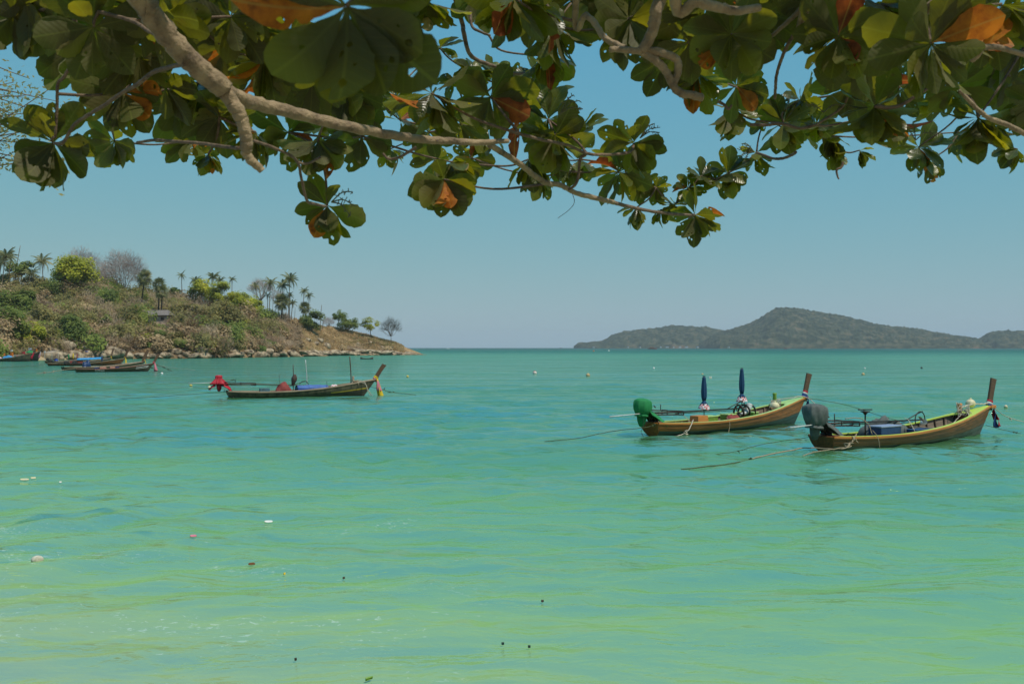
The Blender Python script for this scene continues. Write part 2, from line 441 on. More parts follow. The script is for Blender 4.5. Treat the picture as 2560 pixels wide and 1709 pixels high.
# ------------------------------------------------------------------ headland terrain
uS = [-1500, -700, 0, 110, 300, 505, 735, 838, 940, 1000, 1052, 1068]
vS = [150, 215, 300, 318, 350, 372, 431, 500, 520, 538, 553, 556]
uR = [-1500, -700, 0, 60, 150, 250, 350, 420, 500, 600, 700, 760, 812, 863, 920, 978, 1000, 1052, 1068]
vR = [760, 745, 742, 735, 735, 745, 760, 768, 776, 790, 806, 815, 822, 829, 842, 860, 868, 883, 889]
uW = [-1500, 0, 300, 500, 700, 850, 950, 1000, 1052, 1068]
vW = [90, 130, 120, 100, 75, 48, 30, 16, 6, 2]
def S_of(u): return np.interp(u, uS, vS)
def W_of(u): return np.interp(u, uW, vW)
def H_of(u):
    D = S_of(u) + W_of(u)
    return CAMH + (HZ - np.interp(u, uR, vR)) / FPX * D
def hz_u(u, t):
    """terrain height at photo column u, t = 0 shore .. 1 ridge .. 2 far shore"""
    u = np.asarray(u, dtype=float); t = np.asarray(t, dtype=float)
    D = S_of(u) + W_of(u) * t
    x = (u - 1280) / FPX * D
    Hh = np.maximum(H_of(u), 0.1)
    tt = np.clip(t, 0, None)
    up = np.where(tt < 1, tt ** 0.82, np.clip(1 - (tt - 1) ** 1.6, -0.05, 1))
    z = Hh * up + (fbm(x * 0.06, D * 0.06, 4, 1) - 0.5) * 3.0 * np.clip(tt * 4, 0, 1) * np.clip(Hh / 8, 0.1, 1)
    bank = np.clip(t / 0.05, 0, 1) * 1.6 * np.clip((u - 110) / 50, 0, 1) * np.clip((1052 - u) / 60, 0, 1)
    z = z + bank * (tt < 1.5)
    return np.where(t < 0, -1.0 + t, z - 0.25 * (t <= 0.0)), x, D
def ground_at(u, t):
    z, x, D = hz_u(u, t); return float(x), float(D), float(z)

def build_headland():
    us = np.concatenate([np.linspace(-1500, -50, 60, endpoint=False), np.linspace(-50, 1068, 420)])
    ts = np.concatenate([[-0.15, -0.02], np.linspace(0, 1.2, 90), np.linspace(1.25, 2.1, 14)])
    U, T = np.meshgrid(us, ts)
    z, x, D = hz_u(U, T)
    z = z + (fbm(x * 0.5, D * 0.5, 3, 3) - 0.5) * 0.9 * np.clip(T * 6, 0, 1) * np.clip((1040 - U) / 200, 0.2, 1)
    n, m = x.shape
    i = np.arange(n - 1)[:, None] * m + np.arange(m - 1)[None, :]
    F = np.stack([i, i + 1, i + m + 1, i + m], -1).reshape(-1, 4)
    m_, nt, out = newmat('dry_slope')
    geo = nd(nt, 'ShaderNodeNewGeometry')
    n1 = nd(nt, 'ShaderNodeTexNoise'); n1.inputs['Scale'].default_value = 0.09; n1.inputs['Detail'].default_value = 8; n1.inputs['Roughness'].default_value = 0.65
    nt.links.new(geo.outputs['Position'], n1.inputs['Vector'])
    r = ramp(nt, [(0.30, (0.10, 0.065, 0.04)), (0.45, (0.25, 0.155, 0.08)), (0.56, (0.46, 0.32, 0.18)), (0.68, (0.20, 0.17, 0.07))])
    nt.links.new(n1.outputs['Fac'], r.inputs[0])
    n2 = nd(nt, 'ShaderNodeTexNoise'); n2.inputs['Scale'].default_value = 1.3; n2.inputs['Detail'].default_value = 5
    nt.links.new(geo.outputs['Position'], n2.inputs['Vector'])
    mxx = nd(nt, 'ShaderNodeMix', data_type='RGBA', blend_type='MULTIPLY'); mxx.inputs[0].default_value = 0.8
    r2 = ramp(nt, [(0.35, (0.45, 0.42, 0.4)), (0.6, (1.15, 1.1, 1.0))])
    nt.links.new(n2.outputs['Fac'], r2.inputs[0]); nt.links.new(r.outputs[0], mxx.inputs[6]); nt.links.new(r2.outputs[0], mxx.inputs[7])
    # pale sand along the little beach at the left
    sp = nd(nt, 'ShaderNodeSeparateXYZ'); nt.links.new(geo.outputs['Position'], sp.inputs[0])
    a1 = nd(nt, 'ShaderNodeMapRange'); a1.inputs['From Min'].default_value = -139; a1.inputs['From Max'].default_value = -142; nt.links.new(sp.outputs['X'], a1.inputs[0])
    a2 = nd(nt, 'ShaderNodeMapRange'); a2.inputs['From Min'].default_value = 1.9; a2.inputs['From Max'].default_value = 1.4; nt.links.new(sp.outputs['Z'], a2.inputs[0])
    a3 = nd(nt, 'ShaderNodeMath', operation='MULTIPLY'); nt.links.new(a1.outputs[0], a3.inputs[0]); nt.links.new(a2.outputs[0], a3.inputs[1])
    mxs = nd(nt, 'ShaderNodeMix', data_type='RGBA'); mxs.inputs[7].default_value = (0.42, 0.32, 0.19, 1)
    # shade between the shrubs painted dark brown; the open point is dry grass
    shade_w = nd(nt, 'ShaderNodeMapRange'); shade_w.inputs['From Min'].default_value = -99; shade_w.inputs['From Max'].default_value = -112; shade_w.inputs['To Max'].default_value = 0.62; nt.links.new(sp.outputs['X'], shade_w.inputs[0])
    shade_mix = nd(nt, 'ShaderNodeMix', data_type='RGBA'); shade_mix.inputs[7].default_value = (0.075, 0.052, 0.03, 1)
    nt.links.new(shade_w.outputs[0], shade_mix.inputs[0]); nt.links.new(mxx.outputs[2], shade_mix.inputs[6])
    nt.links.new(a3.outputs[0], mxs.inputs[0]); nt.links.new(shade_mix.outputs[2], mxs.inputs[6])
    b = nd(nt, 'ShaderNodeBsdfPrincipled'); b.inputs['Roughness'].default_value = 0.95; b.inputs['Specular IOR Level'].default_value = 0.1
    nt.links.new(mxs.outputs[2], b.inputs['Base Color'])
    bp = nd(nt, 'ShaderNodeBump'); bp.inputs['Strength'].default_value = 0.7; bp.inputs['Distance'].default_value = 0.5
    nt.links.new(n2.outputs['Fac'], bp.inputs['Height']); nt.links.new(bp.outputs[0], b.inputs['Normal'])
    nt.links.new(b.outputs[0], out.inputs[0])
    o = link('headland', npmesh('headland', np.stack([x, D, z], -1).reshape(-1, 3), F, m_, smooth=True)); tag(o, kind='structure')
build_headland()

# ------------------------------------------------------------------ islands far out
def island(name, sky_pts, Y0, depth, seed, label):
    us = np.linspace(sky_pts[0][0], sky_pts[-1][0], 520 if name == 'tall_island' else 300)
    ys = np.interp(us, [p[0] for p in sky_pts], [p[1] for p in sky_pts])
    # smooth
    k = np.hanning(15); k /= k.sum()
    ys = np.convolve(np.pad(ys, 7, 'edge'), k, 'valid')
    ts = np.linspace(0, 2, 90 if name == 'tall_island' else 60)
    U, T = np.meshgrid(us, ts)
    edge = np.clip(np.minimum(U - us[0], us[-1] - U) / 60, 0, 1) ** 0.6
    Dr = Y0 + depth * 0.5
    Hh = np.maximum(CAMH + (HZ - np.interp(U, us, ys)) / FPX * (Y0 + depth * 0.5 * edge), 0)
    D = Y0 + depth * 0.5 * (1 - edge) + depth * 0.5 * T * edge
    x = (U - 1280) / FPX * D
    prof = np.where(T < 1, np.sin(T * PI / 2) ** 0.8, np.cos((T - 1) * PI / 2) ** 0.8)
    spur = 1 - 0.22 * np.abs(np.sin(x * 0.009 + 3 * fbm(x * 0.002, D * 0.001, 3, seed))) * np.clip(4 * T * (1.0 - T), 0, 1)
    z = Hh * prof * spur
    cr = fbm(x * 0.085, D * 0.085, 3, seed + 1) * 19 + fbm(x * 0.02, D * 0.02, 2, seed + 2) * 12
    z = z + (cr - 12) * np.clip(Hh / 40, 0, 1) * np.clip(T * 8, 0, 1) * (T < 1.9)
    z[0] = -3; z[-1] = -3
    z = np.where(Hh <= 4.5, np.minimum(z, 1.0) , z)
    n, m = x.shape
    i = np.arange(n - 1)[:, None] * m + np.arange(m - 1)[None, :]
    F = np.stack([i, i + 1, i + m + 1, i + m], -1).reshape(-1, 4)
    o = link(name, npmesh(name, np.stack([x, D, z], -1).reshape(-1, 3), F, ISL, smooth=False)); tag(o, label, kind='structure')
    return o
ISL, nt, out = newmat('island_forest')
geo = nd(nt, 'ShaderNodeNewGeometry')
n1 = nd(nt, 'ShaderNodeTexNoise'); n1.inputs['Scale'].default_value = 0.03; n1.inputs['Detail'].default_value = 6; n1.inputs['Roughness'].default_value = 0.7
nt.links.new(geo.outputs['Position'], n1.inputs['Vector'])
r = ramp(nt, [(0.38, (0.004, 0.010, 0.004)), (0.5, (0.034, 0.046, 0.020)), (0.58, (0.085, 0.080, 0.042)), (0.68, (0.14, 0.10, 0.06))])
nt.links.new(n1.outputs['Fac'], r.inputs[0])
sp = nd(nt, 'ShaderNodeSeparateXYZ'); nt.links.new(geo.outputs['Position'], sp.inputs[0])
n2 = nd(nt, 'ShaderNodeTexNoise'); n2.inputs['Scale'].default_value = 0.006; n2.inputs['Detail'].default_value = 5
nt.links.new(geo.outputs['Position'], n2.inputs['Vector'])
a = nd(nt, 'ShaderNodeMath', operation='MULTIPLY_ADD'); a.inputs[1].default_value = -0.0045; nt.links.new(sp.outputs['Z'], a.inputs[0]); nt.links.new(n2.outputs['Fac'], a.inputs[2])
cl = nd(nt, 'ShaderNodeMapRange'); cl.inputs['From Min'].default_value = 0.56; cl.inputs['From Max'].default_value = 0.60; cl.inputs['To Max'].default_value = 0.5; nt.links.new(a.outputs[0], cl.inputs[0])
mx = nd(nt, 'ShaderNodeMix', data_type='RGBA'); mx.inputs[7].default_value = (0.20, 0.12, 0.075, 1)
nt.links.new(cl.outputs[0], mx.inputs[0]); nt.links.new(r.outputs[0], mx.inputs[6])
b = nd(nt, 'ShaderNodeBsdfPrincipled'); b.inputs['Roughness'].default_value = 0.95; b.inputs['Specular IOR Level'].default_value = 0.1
nt.links.new(mx.outputs[2], b.inputs['Base Color']); nt.links.new(b.outputs[0], out.inputs[0])

island('low_island', [(1434, 867), (1444, 856), (1464, 857.5), (1508, 854.6), (1528, 841), (1558, 831), (1607, 825), (1676, 816.5), (1720, 818), (1765, 819), (1800, 826), (1850, 836), (1920, 850), (1960, 867)], 4700, 900, 1, 'low wooded island at the left foot of the big one')
island('tall_island', [(1740, 867), (1765, 850), (1795, 833), (1825, 826.4), (1864, 814), (1894, 801.7), (1918, 783.5), (1935, 775), (1948, 772), (2002, 773.6), (2057, 782), (2116, 794), (2190, 813), (2210, 815), (2299, 824), (2338, 833.8), (2412, 844.7), (2444, 849.6), (2470, 856), (2500, 867)], 4000, 1300, 3, 'tall wooded island with a blunt summit on the horizon')
island('right_island', [(2430, 867), (2444, 851), (2471, 833.8), (2506, 829.9), (2560, 828), (2650, 830), (2750, 838), (2850, 852), (2950, 867)], 4300, 900, 5, 'wooded island running out of the picture at the right')

# haze box round everything
hm, nt, out = newmat('haze_air')
pv = nd(nt, 'ShaderNodeVolumePrincipled')
pv.inputs['Color'].default_value = (0.86, 0.94, 1.0, 1)
pv.inputs['Density'].default_value = 7.2e-5
pv.inputs['Anisotropy'].default_value = 0.0
nt.links.new(pv.outputs[0], out.inputs['Volume'])
hb = G(); hb.box((0, 6200, 97), (26000, 13000, 206))
ho = hb.build('haze', hm); tag(ho, kind='stuff')
# ------------------------------------------------------------------ vegetation on the headland
M_GREEN = leafmat('leaves_green', (0.104, 0.143, 0.033), (0.221, 0.273, 0.058), (0.351, 0.390, 0.078), trans=0.45)
M_YGREEN = leafmat('leaves_yellow_green', (0.221, 0.247, 0.026), (0.442, 0.455, 0.046), (0.624, 0.598, 0.078), trans=0.5)
M_DARK = leafmat('leaves_dark_green', (0.065, 0.091, 0.029), (0.143, 0.182, 0.052), (0.234, 0.260, 0.078), trans=0.45)
M_FEATHER = leafmat('leaves_feathery', (0.065, 0.091, 0.039), (0.117, 0.143, 0.052), (0.169, 0.195, 0.078))
M_TWIG = leafmat('dry_twigs', (0.281, 0.185, 0.117), (0.505, 0.357, 0.233), (0.702, 0.522, 0.345), trans=0.25)
M_VTWIG = leafmat('bare_crown_twigs', (0.260, 0.189, 0.169), (0.429, 0.325, 0.286), (0.572, 0.455, 0.390), trans=0.25)
M_BRUSH = leafmat('brown_brush', (0.234, 0.156, 0.085), (0.429, 0.299, 0.156), (0.585, 0.442, 0.247), trans=0.35)
M_OLIVE = leafmat('olive_brush', (0.156, 0.143, 0.046), (0.299, 0.260, 0.085), (0.442, 0.377, 0.143), trans=0.45)
M_GRASS = leafmat('dry_grass', (0.28, 0.18, 0.08), (0.46, 0.32, 0.15), (0.58, 0.43, 0.22), trans=0.2)
M_RED = leafmat('reddish_leaves', (0.182, 0.091, 0.065), (0.286, 0.156, 0.117), (0.364, 0.221, 0.156), trans=0.3)
M_BARK = pmat('bark_grey', (0.20, 0.155, 0.11), (0.10, 0.075, 0.055), 2.0, 0.9)
M_BARKP = pmat('bark_palm', (0.24, 0.18, 0.125), (0.13, 0.095, 0.065), 3.0, 0.9)
M_BARKD = pmat('bark_dark', (0.06, 0.05, 0.04), (0.03, 0.025, 0.02), 2.0, 0.9)
M_FROND = leafmat('palm_frond', (0.104, 0.130, 0.046), (0.221, 0.234, 0.091), (0.442, 0.403, 0.208), trans=0.35)
M_FRONDD = leafmat('dead_palm_frond', (0.312, 0.234, 0.143), (0.494, 0.377, 0.234), (0.650, 0.520, 0.338), trans=0.25)

def leafcards(P, size, jitter=0.5, flat=0.0, aspect=0.6, r=rng, up=None, out_from=None):
    """one small pointed leaf-clump quad per point; returns V,F,rnd"""
    n = len(P)
    a = r.normal(size=(n, 3)); a[:, 2] *= (1 - flat); a /= np.linalg.norm(a, axis=1, keepdims=True) + 1e-9
    if up is not None: a = a * (1 - up) + np.array([0, 0, up]); a /= np.linalg.norm(a, axis=1, keepdims=True)
    if out_from is not None:      # leaves face outwards and upwards, as they do on a real crown
        N = P - np.asarray(out_from); N /= np.linalg.norm(N, axis=1, keepdims=True) + 1e-9
        N = N + np.array([0, 0, 0.5]) + r.normal(size=(n, 3)) * 0.45; N /= np.linalg.norm(N, axis=1, keepdims=True)
        a = np.cross(N, r.normal(size=(n, 3))); a /= np.linalg.norm(a, axis=1, keepdims=True) + 1e-9
        b = np.cross(N, a)
    else:
        b = np.cross(a, r.normal(size=(n, 3)))
    b /= np.linalg.norm(b, axis=1, keepdims=True) + 1e-9
    s = (size * (1 + jitter * (r.random(n) - 0.5) * 2))[:, None]
    V = np.stack([P - a * s, P + b * s * aspect, P + a * s, P - b * s * aspect], 1).reshape(-1, 3)
    F = np.arange(n * 4).reshape(n, 4)
    return V, F, np.repeat(r.random(n), 1)

def crown_points(n, rx, ry, rz, clumps=14, r=rng, shell=0.55, cs=0.42, dome=False):
    """uneven crown: leaf clumps spread over an ellipsoid's outer part"""
    c = r.normal(size=(clumps, 3)); c /= np.linalg.norm(c, axis=1, keepdims=True)
    if dome: c[:, 2] = np.abs(c[:, 2]) * 0.9 + 0.05 * r.random(clumps)
    else: c[:, 2] = c[:, 2] * 0.85
    c *= (shell + (1 - shell) * r.random((clumps, 1)) * 0.75)
    w = r.random(clumps) * 0.7 + 0.5
    k = r.choice(clumps, n, p=w / w.sum())
    p = r.normal(size=(n, 3)); p /= np.linalg.norm(p, axis=1, keepdims=True)
    p *= (cs * (w[k])[:, None]) * (r.random((n, 1)) ** 0.4)
    p[:, 2] *= 0.72
    q = c[k] + p
    return q * np.array([rx, ry, rz]), c * np.array([rx, ry, rz])

def limbs(G_, base, top, ends, r0, k=6):
    top = np.array(top, float); base = np.array(base, float)
    mid = (base + top) / 2 + rng.normal(size=3) * np.array([1, 1, 0]) * np.linalg.norm(top - base) * 0.05
    G_.tube(catmull([base, mid, top], 4), np.linspace(r0, r0 * 0.6, 9), k)
    for e in ends:
        e = np.array(e, float)
        m = top * 0.5 + e * 0.5 + rng.normal(size=3) * np.linalg.norm(e - top) * 0.10 - np.array([0, 0, 0.06 * np.linalg.norm(e - top)])
        G_.tube(catmull([top - (top - base) * 0.08 * rng.random(), m, e], 3), np.linspace(r0 * 0.42, r0 * 0.1, 7), 4)

def broad_tree(name, label, px, cpy, rpx, t, mat, ry=None, n=2600, card=0.42, dens=1.0, group=None, cat='tree', dome=False, trunk_r=0.28, bark=None, drop=None, clumps=20):
    x, D, z = ground_at(px, t)
    cz = CAMH + (HZ - cpy) / FPX * D
    rx = rpx / FPX * D
    rz = (ry if ry else rpx * 0.85) / FPX * D
    h = cz - z
    t_ = empty(name, (x, D, z - 0.3), label=label, cat=cat, group=group)
    P, cc = crown_points(int(n * dens), rx, rx * 0.9, rz, clumps=clumps, dome=dome)
    P[:, 2] += h
    P = P[P[:, 2] > 0.3]
    V, F, rd = leafcards(P, card, out_from=(0, 0, h - rz * 0.4))
    link('crown', npmesh('crown', V, F, mat, attrs={'rnd': ('FACE', rd)}), t_)
    g = G()
    fork = (0.15 * rx * (rng.random() - 0.5), 0, max(0.5, h - rz * 0.75))
    limbs(g, (0, 0, -0.5), fork, [(c[0] * .85, c[1] * .85, c[2] * .85 + h) for c in cc[:10]], trunk_r)
    g.build('trunk', bark or M_BARK, t_, smooth=True)
    return t_

def bare_tree(name, label, px, cpy, rpx, t, ry=None, mat=None, n=2600, twig=0.9, group=None, trunk_r=0.35, bark=None, cat='tree', white=False, low=0.5):
    x, D, z = ground_at(px, t)
    cz = CAMH + (HZ - cpy) / FPX * D
    rx = rpx / FPX * D; rz = (ry if ry else rpx * 0.8) / FPX * D
    h = cz - z
    t_ = empty(name, (x, D, z - 0.3), label=label, cat=cat, group=group)
    # fine twigs: slim slivers that point outwards and upwards from the limbs
    u = rng.normal(size=(n, 3)); u /= np.linalg.norm(u, axis=1, keepdims=True); u[:, 2] = np.abs(u[:, 2]) - 0.25 * rng.random(n)
    P = u * (0.35 + 0.65 * rng.random((n, 1)) ** 0.45) * np.array([rx, rx * 0.9, rz])
    lum = fbm(u[:, 0] * 3 + px, u[:, 1] * 3 + u[:, 2] * 2, 2, 1)
    P *= (0.78 + 0.45 * lum)[:, None]
    d = u * np.array([1, 1, 0.8]) + rng.normal(size=(n, 3)) * 0.35 + np.array([0, 0, 0.35]); d /= np.linalg.norm(d, axis=1, keepdims=True)
    s = np.cross(d, rng.normal(size=(n, 3))); s /= np.linalg.norm(s, axis=1, keepdims=True)
    L_ = (twig * (0.5 + rng.random(n)))[:, None]; w = 0.045
    V = np.stack([P - d * L_ * 0.5 - s * w, P - d * L_ * 0.5 + s * w, P + d * L_ * 0.6 + s * w * 0.4, P + d * L_ * 0.6 - s * w * 0.4], 1)
    V[:, :, 2] += h
    V = V.reshape(-1, 3)
    link('twigs', npmesh('twigs', V, np.arange(n * 4).reshape(n, 4), mat or M_VTWIG, attrs={'rnd': ('FACE', rng.random(n))}), t_)
    g = G()
    fork = (0, 0, max(0.6, h - rz * low))
    ends = [tuple(P[i] * 0.95 + np.array([0, 0, h])) for i in rng.choice(n, 26, replace=False)]
    limbs(g, (0, 0, -0.5), fork, ends, trunk_r)
    g.build('trunk', bark or M_BARK, t_, smooth=True)
    return t_

# ---- coconut palm fronds (four shared meshes)
def frond_mesh(seed, L=3.6, droop=1.5, width=0.75, n=13, dead=False):
    r = np.random.default_rng(seed)
    V = []; F = []
    s = np.linspace(0, 1, n)
    X = L * (s - 0.10 * s ** 2); Z = L * (0.30 * s - droop * 0.42 * s ** 2.2)
    Y = 0.12 * L * r.normal() * s ** 2 * 0.3
    C_ = np.stack([X, Y, Z], 1)
    for i in range(n - 1):      # midrib
        w = 0.05 * (1 - s[i] * 0.7)
        o = len(V); V += [C_[i] + [0, -w, 0], C_[i] + [0, w, 0], C_[i + 1] + [0, w, 0], C_[i + 1] + [0, -w, 0]]; F.append([o, o + 1, o + 2, o + 3])
    for i in range(1, n):
        ll = width * math.sin(PI * min(1, 0.12 + 0.88 * s[i]) ** 0.8) + 0.12
        for sd_ in (-1, 1):
            for q in (0.0, 0.5):
                c = C_[i] * (1 - q) + C_[i - 1] * q
                hang = -0.45 - 0.4 * r.random()
                tip = c + np.array([0.45 * ll, sd_ * ll * (0.75 + 0.2 * r.random()), hang * ll])
                o = len(V); wv = np.array([0.075, 0, 0.02])
                V += [c - wv, c + wv, tip + wv * 0.15, tip - wv * 0.15]; F.append([o, o + 1, o + 2, o + 3])
    return npmesh('frond', V, F, M_FRONDD if dead else M_FROND, attrs={'rnd': ('FACE', r.random(len(F)))})
FRONDS = [frond_mesh(i, droop=d) for i, d in enumerate((1.0, 1.5, 2.0, 1.2))]
FROND_DEAD = [frond_mesh(9, L=2.6, droop=2.8, width=0.4, dead=True), frond_mesh(10, L=2.2, droop=3.2, width=0.3, dead=True)]

def palm(label, px, cpy, t, scale=1.0, n=17, lean=0.0, dead=2, group='coconut palms on the headland', bark=None, r0=0.17, base_px=None, seed=0):
    r = np.random.default_rng(seed + int(px))
    bx = base_px if base_px is not None else px
    x, D, z = ground_at(bx, t)
    tx = (px - 1280) / FPX * D
    cz = CAMH + (HZ - cpy) / FPX * D
    t_ = empty('coconut_palm', (x, D, z), label=label, cat='palm tree', group=group)
    top = np.array([tx - x, 0, cz - z])
    bend = np.array([lean, r.normal() * 0.4, 0])
    pts = catmull([(0, 0, -0.6), top * 0.35 + bend, top * 0.7 + bend * 0.8, top], 5)
    rr = np.linspace(r0 * 1.35, r0 * 0.75, len(pts)); rr[0] *= 1.4
    g = G(); g.tube(pts, rr, 8); g.build('trunk', bark or M_BARKP, t_, smooth=True)
    for i in range(n):
        a = i * 2.399963 + r.random() * 0.3
        f = i / n
        el = 65 - 95 * f + r.normal() * 7
        me = FRONDS[(0, 3, 1, 2)[min(3, int(f * 4))]]
        link('frond', me, t_, loc=top, rot=(r.normal() * 0.15, -R(el - 15), a), scale=scale * 1.2 * (0.85 + 0.25 * r.random()))
    for i in range(dead):
        link('dead_frond', FROND_DEAD[i % 2], t_, loc=top - np.array([0, 0, 0.15]), rot=(0, R(35), r.random() * 6.28), scale=scale)
    return t_

# ---- palmyra (fan) palm
def fan_mesh(seed, Rr=1.25):
    r = np.random.default_rng(seed)
    V = []; F = []
    V += [(0, -0.03, 0), (0, 0.03, 0), (0.95, 0.02, 0.05), (0.95, -0.02, 0.05)]; F.append([0, 1, 2, 3])
    for i in range(17):
        a = R(-125 + 250 * i / 16); l = Rr * (0.8 + 0.2 * math.cos(a)) * (0.9 + 0.2 * r.random()); w = R(6.5)
        o = len(V); c = np.array([0.95, 0, 0.05]); zc = 0.12 * (-1) ** i
        V += [c, c + np.array([math.cos(a - w) * l * 0.6, math.sin(a - w) * l * 0.6, zc * 0.5 - 0.10]),
              c + np.array([math.cos(a) * l, math.sin(a) * l, -0.40 * l * (0.6 + r.random() * 0.8)]),
              c + np.array([math.cos(a + w) * l * 0.6, math.sin(a + w) * l * 0.6, zc * 0.5 - 0.10])]
        F.append([o, o + 1, o + 2, o + 3])
    return npmesh('fan_leaf', V, F, M_FROND, attrs={'rnd': ('FACE', r.random(len(F)))})
FANS = [fan_mesh(i) for i in range(3)]
def fanpalm(label, px, cpy, rpx, t, n=34, base_px=None, r0=0.30, group='fan palms on the headland'):
    r = np.random.default_rng(int(px))
    x, D, z = ground_at(base_px or px, t)
    tx = (px - 1280) / FPX * D
    cz = CAMH + (HZ - cpy) / FPX * D
    rad = rpx / FPX * D
    t_ = empty('fan_palm', (x, D, z), label=label, cat='palm tree', group=group)
    top = np.array([tx - x, 0, cz - z])
    g = G(); g.tube(catmull([(0, 0, -0.6), top * 0.5 + [0.2, 0, 0], top], 5), np.linspace(r0 * 1.2, r0 * 0.8, 11), 8); g.build('trunk', M_BARKD, t_, smooth=True)
    for i in range(n):
        el = 88 - 150 * i / n + r.normal() * 8
        link('fan_leaf', FANS[i % 3], t_, loc=top, rot=(r.normal() * 0.5, -R(el), i * 2.399963), scale=rad / 1.75 * (0.9 + 0.2 * r.random()))
    return t_

# ---- trees one can tell apart, as they stand in the photograph
bare_tree('bare_tree', 'domed leafless brown tree behind the big yellow-green one', 203, 690, 60, 1.1, ry=76, n=8200, twig=1.1)
bare_tree('bare_tree', 'domed leafless purple-brown tree left of the two fan palms', 307, 695, 62, 0.95, ry=76, n=9500, twig=1.1)
broad_tree('rain_tree', 'large domed yellow-green tree highest on the headland', 186, 694, 58, 0.74, M_YGREEN, ry=62, n=8200, dome=True, card=0.5, clumps=50, drop=1)
broad_tree('leafy_tree', 'green tree between the tall palms at the far left', 52, 668, 34, 0.97, M_GREEN, ry=27, n=2200)
broad_tree('leafy_tree', 'olive tree low behind the drooping palm at the left', 85, 705, 30, 0.9, M_OLIVE, ry=24, n=1800)
broad_tree('leafy_tree', 'brown-green tree at the left edge under the palms', 22, 700, 32, 0.95, M_OLIVE, ry=26, n=1800)
broad_tree('leafy_tree', 'small dark green tree right of the fan palms on the ridge', 436, 727, 15, 1.0, M_GREEN, ry=14, n=900)
broad_tree('leafy_tree', 'yellow-green tree in front of the ridge palms, leftmost of three', 505, 722, 36, 0.96, M_YGREEN, ry=32, n=3600)
broad_tree('leafy_tree', 'tall yellow-green tree in the middle of the bright green row', 562, 740, 46, 0.82, M_YGREEN, ry=48, n=6000, clumps=26)
broad_tree('leafy_tree', 'yellow-green tree at the right end of the bright green row', 604, 760, 42, 0.74, M_YGREEN, ry=42, n=5000, clumps=24)
broad_tree('leafy_tree', 'small bright green tree touching the bare white-limbed one', 636, 765, 20, 0.85, M_YGREEN, ry=24, n=1300)
bare_tree('bare_tree', 'tall leafless tree with pale limbs behind the thin palms', 652, 722, 33, 1.0, ry=30, n=1500, twig=1.3, trunk_r=0.38, low=0.9, bark=pmat('pale_bark', (0.40, 0.33, 0.27), (0.25, 0.20, 0.16), 2, 0.9))
bare_tree('bare_tree', 'thin leafless tree behind the thin palms on the ridge', 695, 745, 22, 1.05, ry=26, n=600, twig=1.2, trunk_r=0.2)
broad_tree('leafy_tree', 'round dark green tree beside the two dead palm stems', 777, 797, 31, 0.62, M_GREEN, ry=32, n=4600, card=0.38)
broad_tree('leafy_tree', 'green tree partly behind its rounder neighbour on the open slope', 846, 787, 16, 1.3, M_GREEN, ry=18, n=1400, card=0.38)
broad_tree('leafy_tree', 'light green round tree in the middle of the open slope', 868, 800, 30, 0.9, M_GREEN, ry=30, n=2900, card=0.38)
broad_tree('leafy_tree', 'thin-crowned yellowish tree near the point', 927, 806, 25, 0.8, M_YGREEN, ry=20, n=1300, card=0.36)
bare_tree('casuarina_tree', 'sparse grey feathery tree last on the point', 977, 822, 27, 0.75, ry=32, n=900, twig=1.9, mat=leafmat('casuarina_needles', (0.06, 0.055, 0.045), (0.11, 0.10, 0.08), (0.16, 0.14, 0.11), trans=0.1), trunk_r=0.2)
bare_tree('bare_tree', 'small leafless tree left of the light green round tree', 822, 806, 17, 1.3, ry=17, n=600, twig=0.9, trunk_r=0.14)
broad_tree('leafy_tree', 'reddish shrub tree left of the round dark green tree', 750, 806, 17, 0.95, M_RED, ry=14, n=1000)
broad_tree('dark_tree', 'wide dark green feathery tree in the middle of the slope', 232, 742, 58, 0.70, M_DARK, ry=32, n=3600, card=0.5, clumps=26)
broad_tree('dark_tree', 'dark green feathery tree right of the wide dark one', 292, 740, 38, 0.72, M_DARK, ry=24, n=1900, card=0.5)
broad_tree('leafy_tree', 'dark green bush tree above the boulders left of the dry bank', 182, 828, 50, 0.14, M_GREEN, ry=52, n=6500, card=0.4, clumps=30)
broad_tree('leafy_tree', 'bright green tree overhanging the little beach', 80, 838, 40, 0.10, M_YGREEN, ry=42, n=4600, card=0.4)
broad_tree('leafy_tree', 'green tree at the left edge above the beach boats', 16, 815, 50, 0.14, M_GREEN, ry=54, n=6500, card=0.42, clumps=28)
broad_tree('leafy_tree', 'green tree half way up the slope at the left', 54, 750, 38, 0.55, M_GREEN, ry=34, n=3600)
bare_tree('bare_tree', 'grey leafless shrub tree left of the middle slope', 104, 772, 34, 0.5, ry=26, n=2600, mat=M_TWIG, trunk_r=0.2)
bare_tree('bare_tree', 'brown leafless tree right of the old house', 437, 776, 28, 0.6, ry=26, n=2400, mat=M_TWIG, trunk_r=0.2)
bare_tree('bare_tree', 'brown leafless tree behind the old house', 385, 752, 26, 0.85, ry=20, n=1700, mat=M_TWIG, trunk_r=0.2)
broad_tree('leafy_tree', 'olive tree hanging over the left end of the house roof', 338, 752, 26, 0.75, M_OLIVE, ry=15, n=1500)
broad_tree('leafy_tree', 'wide olive tree on the slope below the bright green row', 548, 790, 52, 0.48, M_OLIVE, ry=50, n=6500, clumps=30)
broad_tree('leafy_tree', 'olive-brown tree right of the leafless house tree', 480, 785, 42, 0.5, M_OLIVE, ry=42, n=4600, clumps=24)

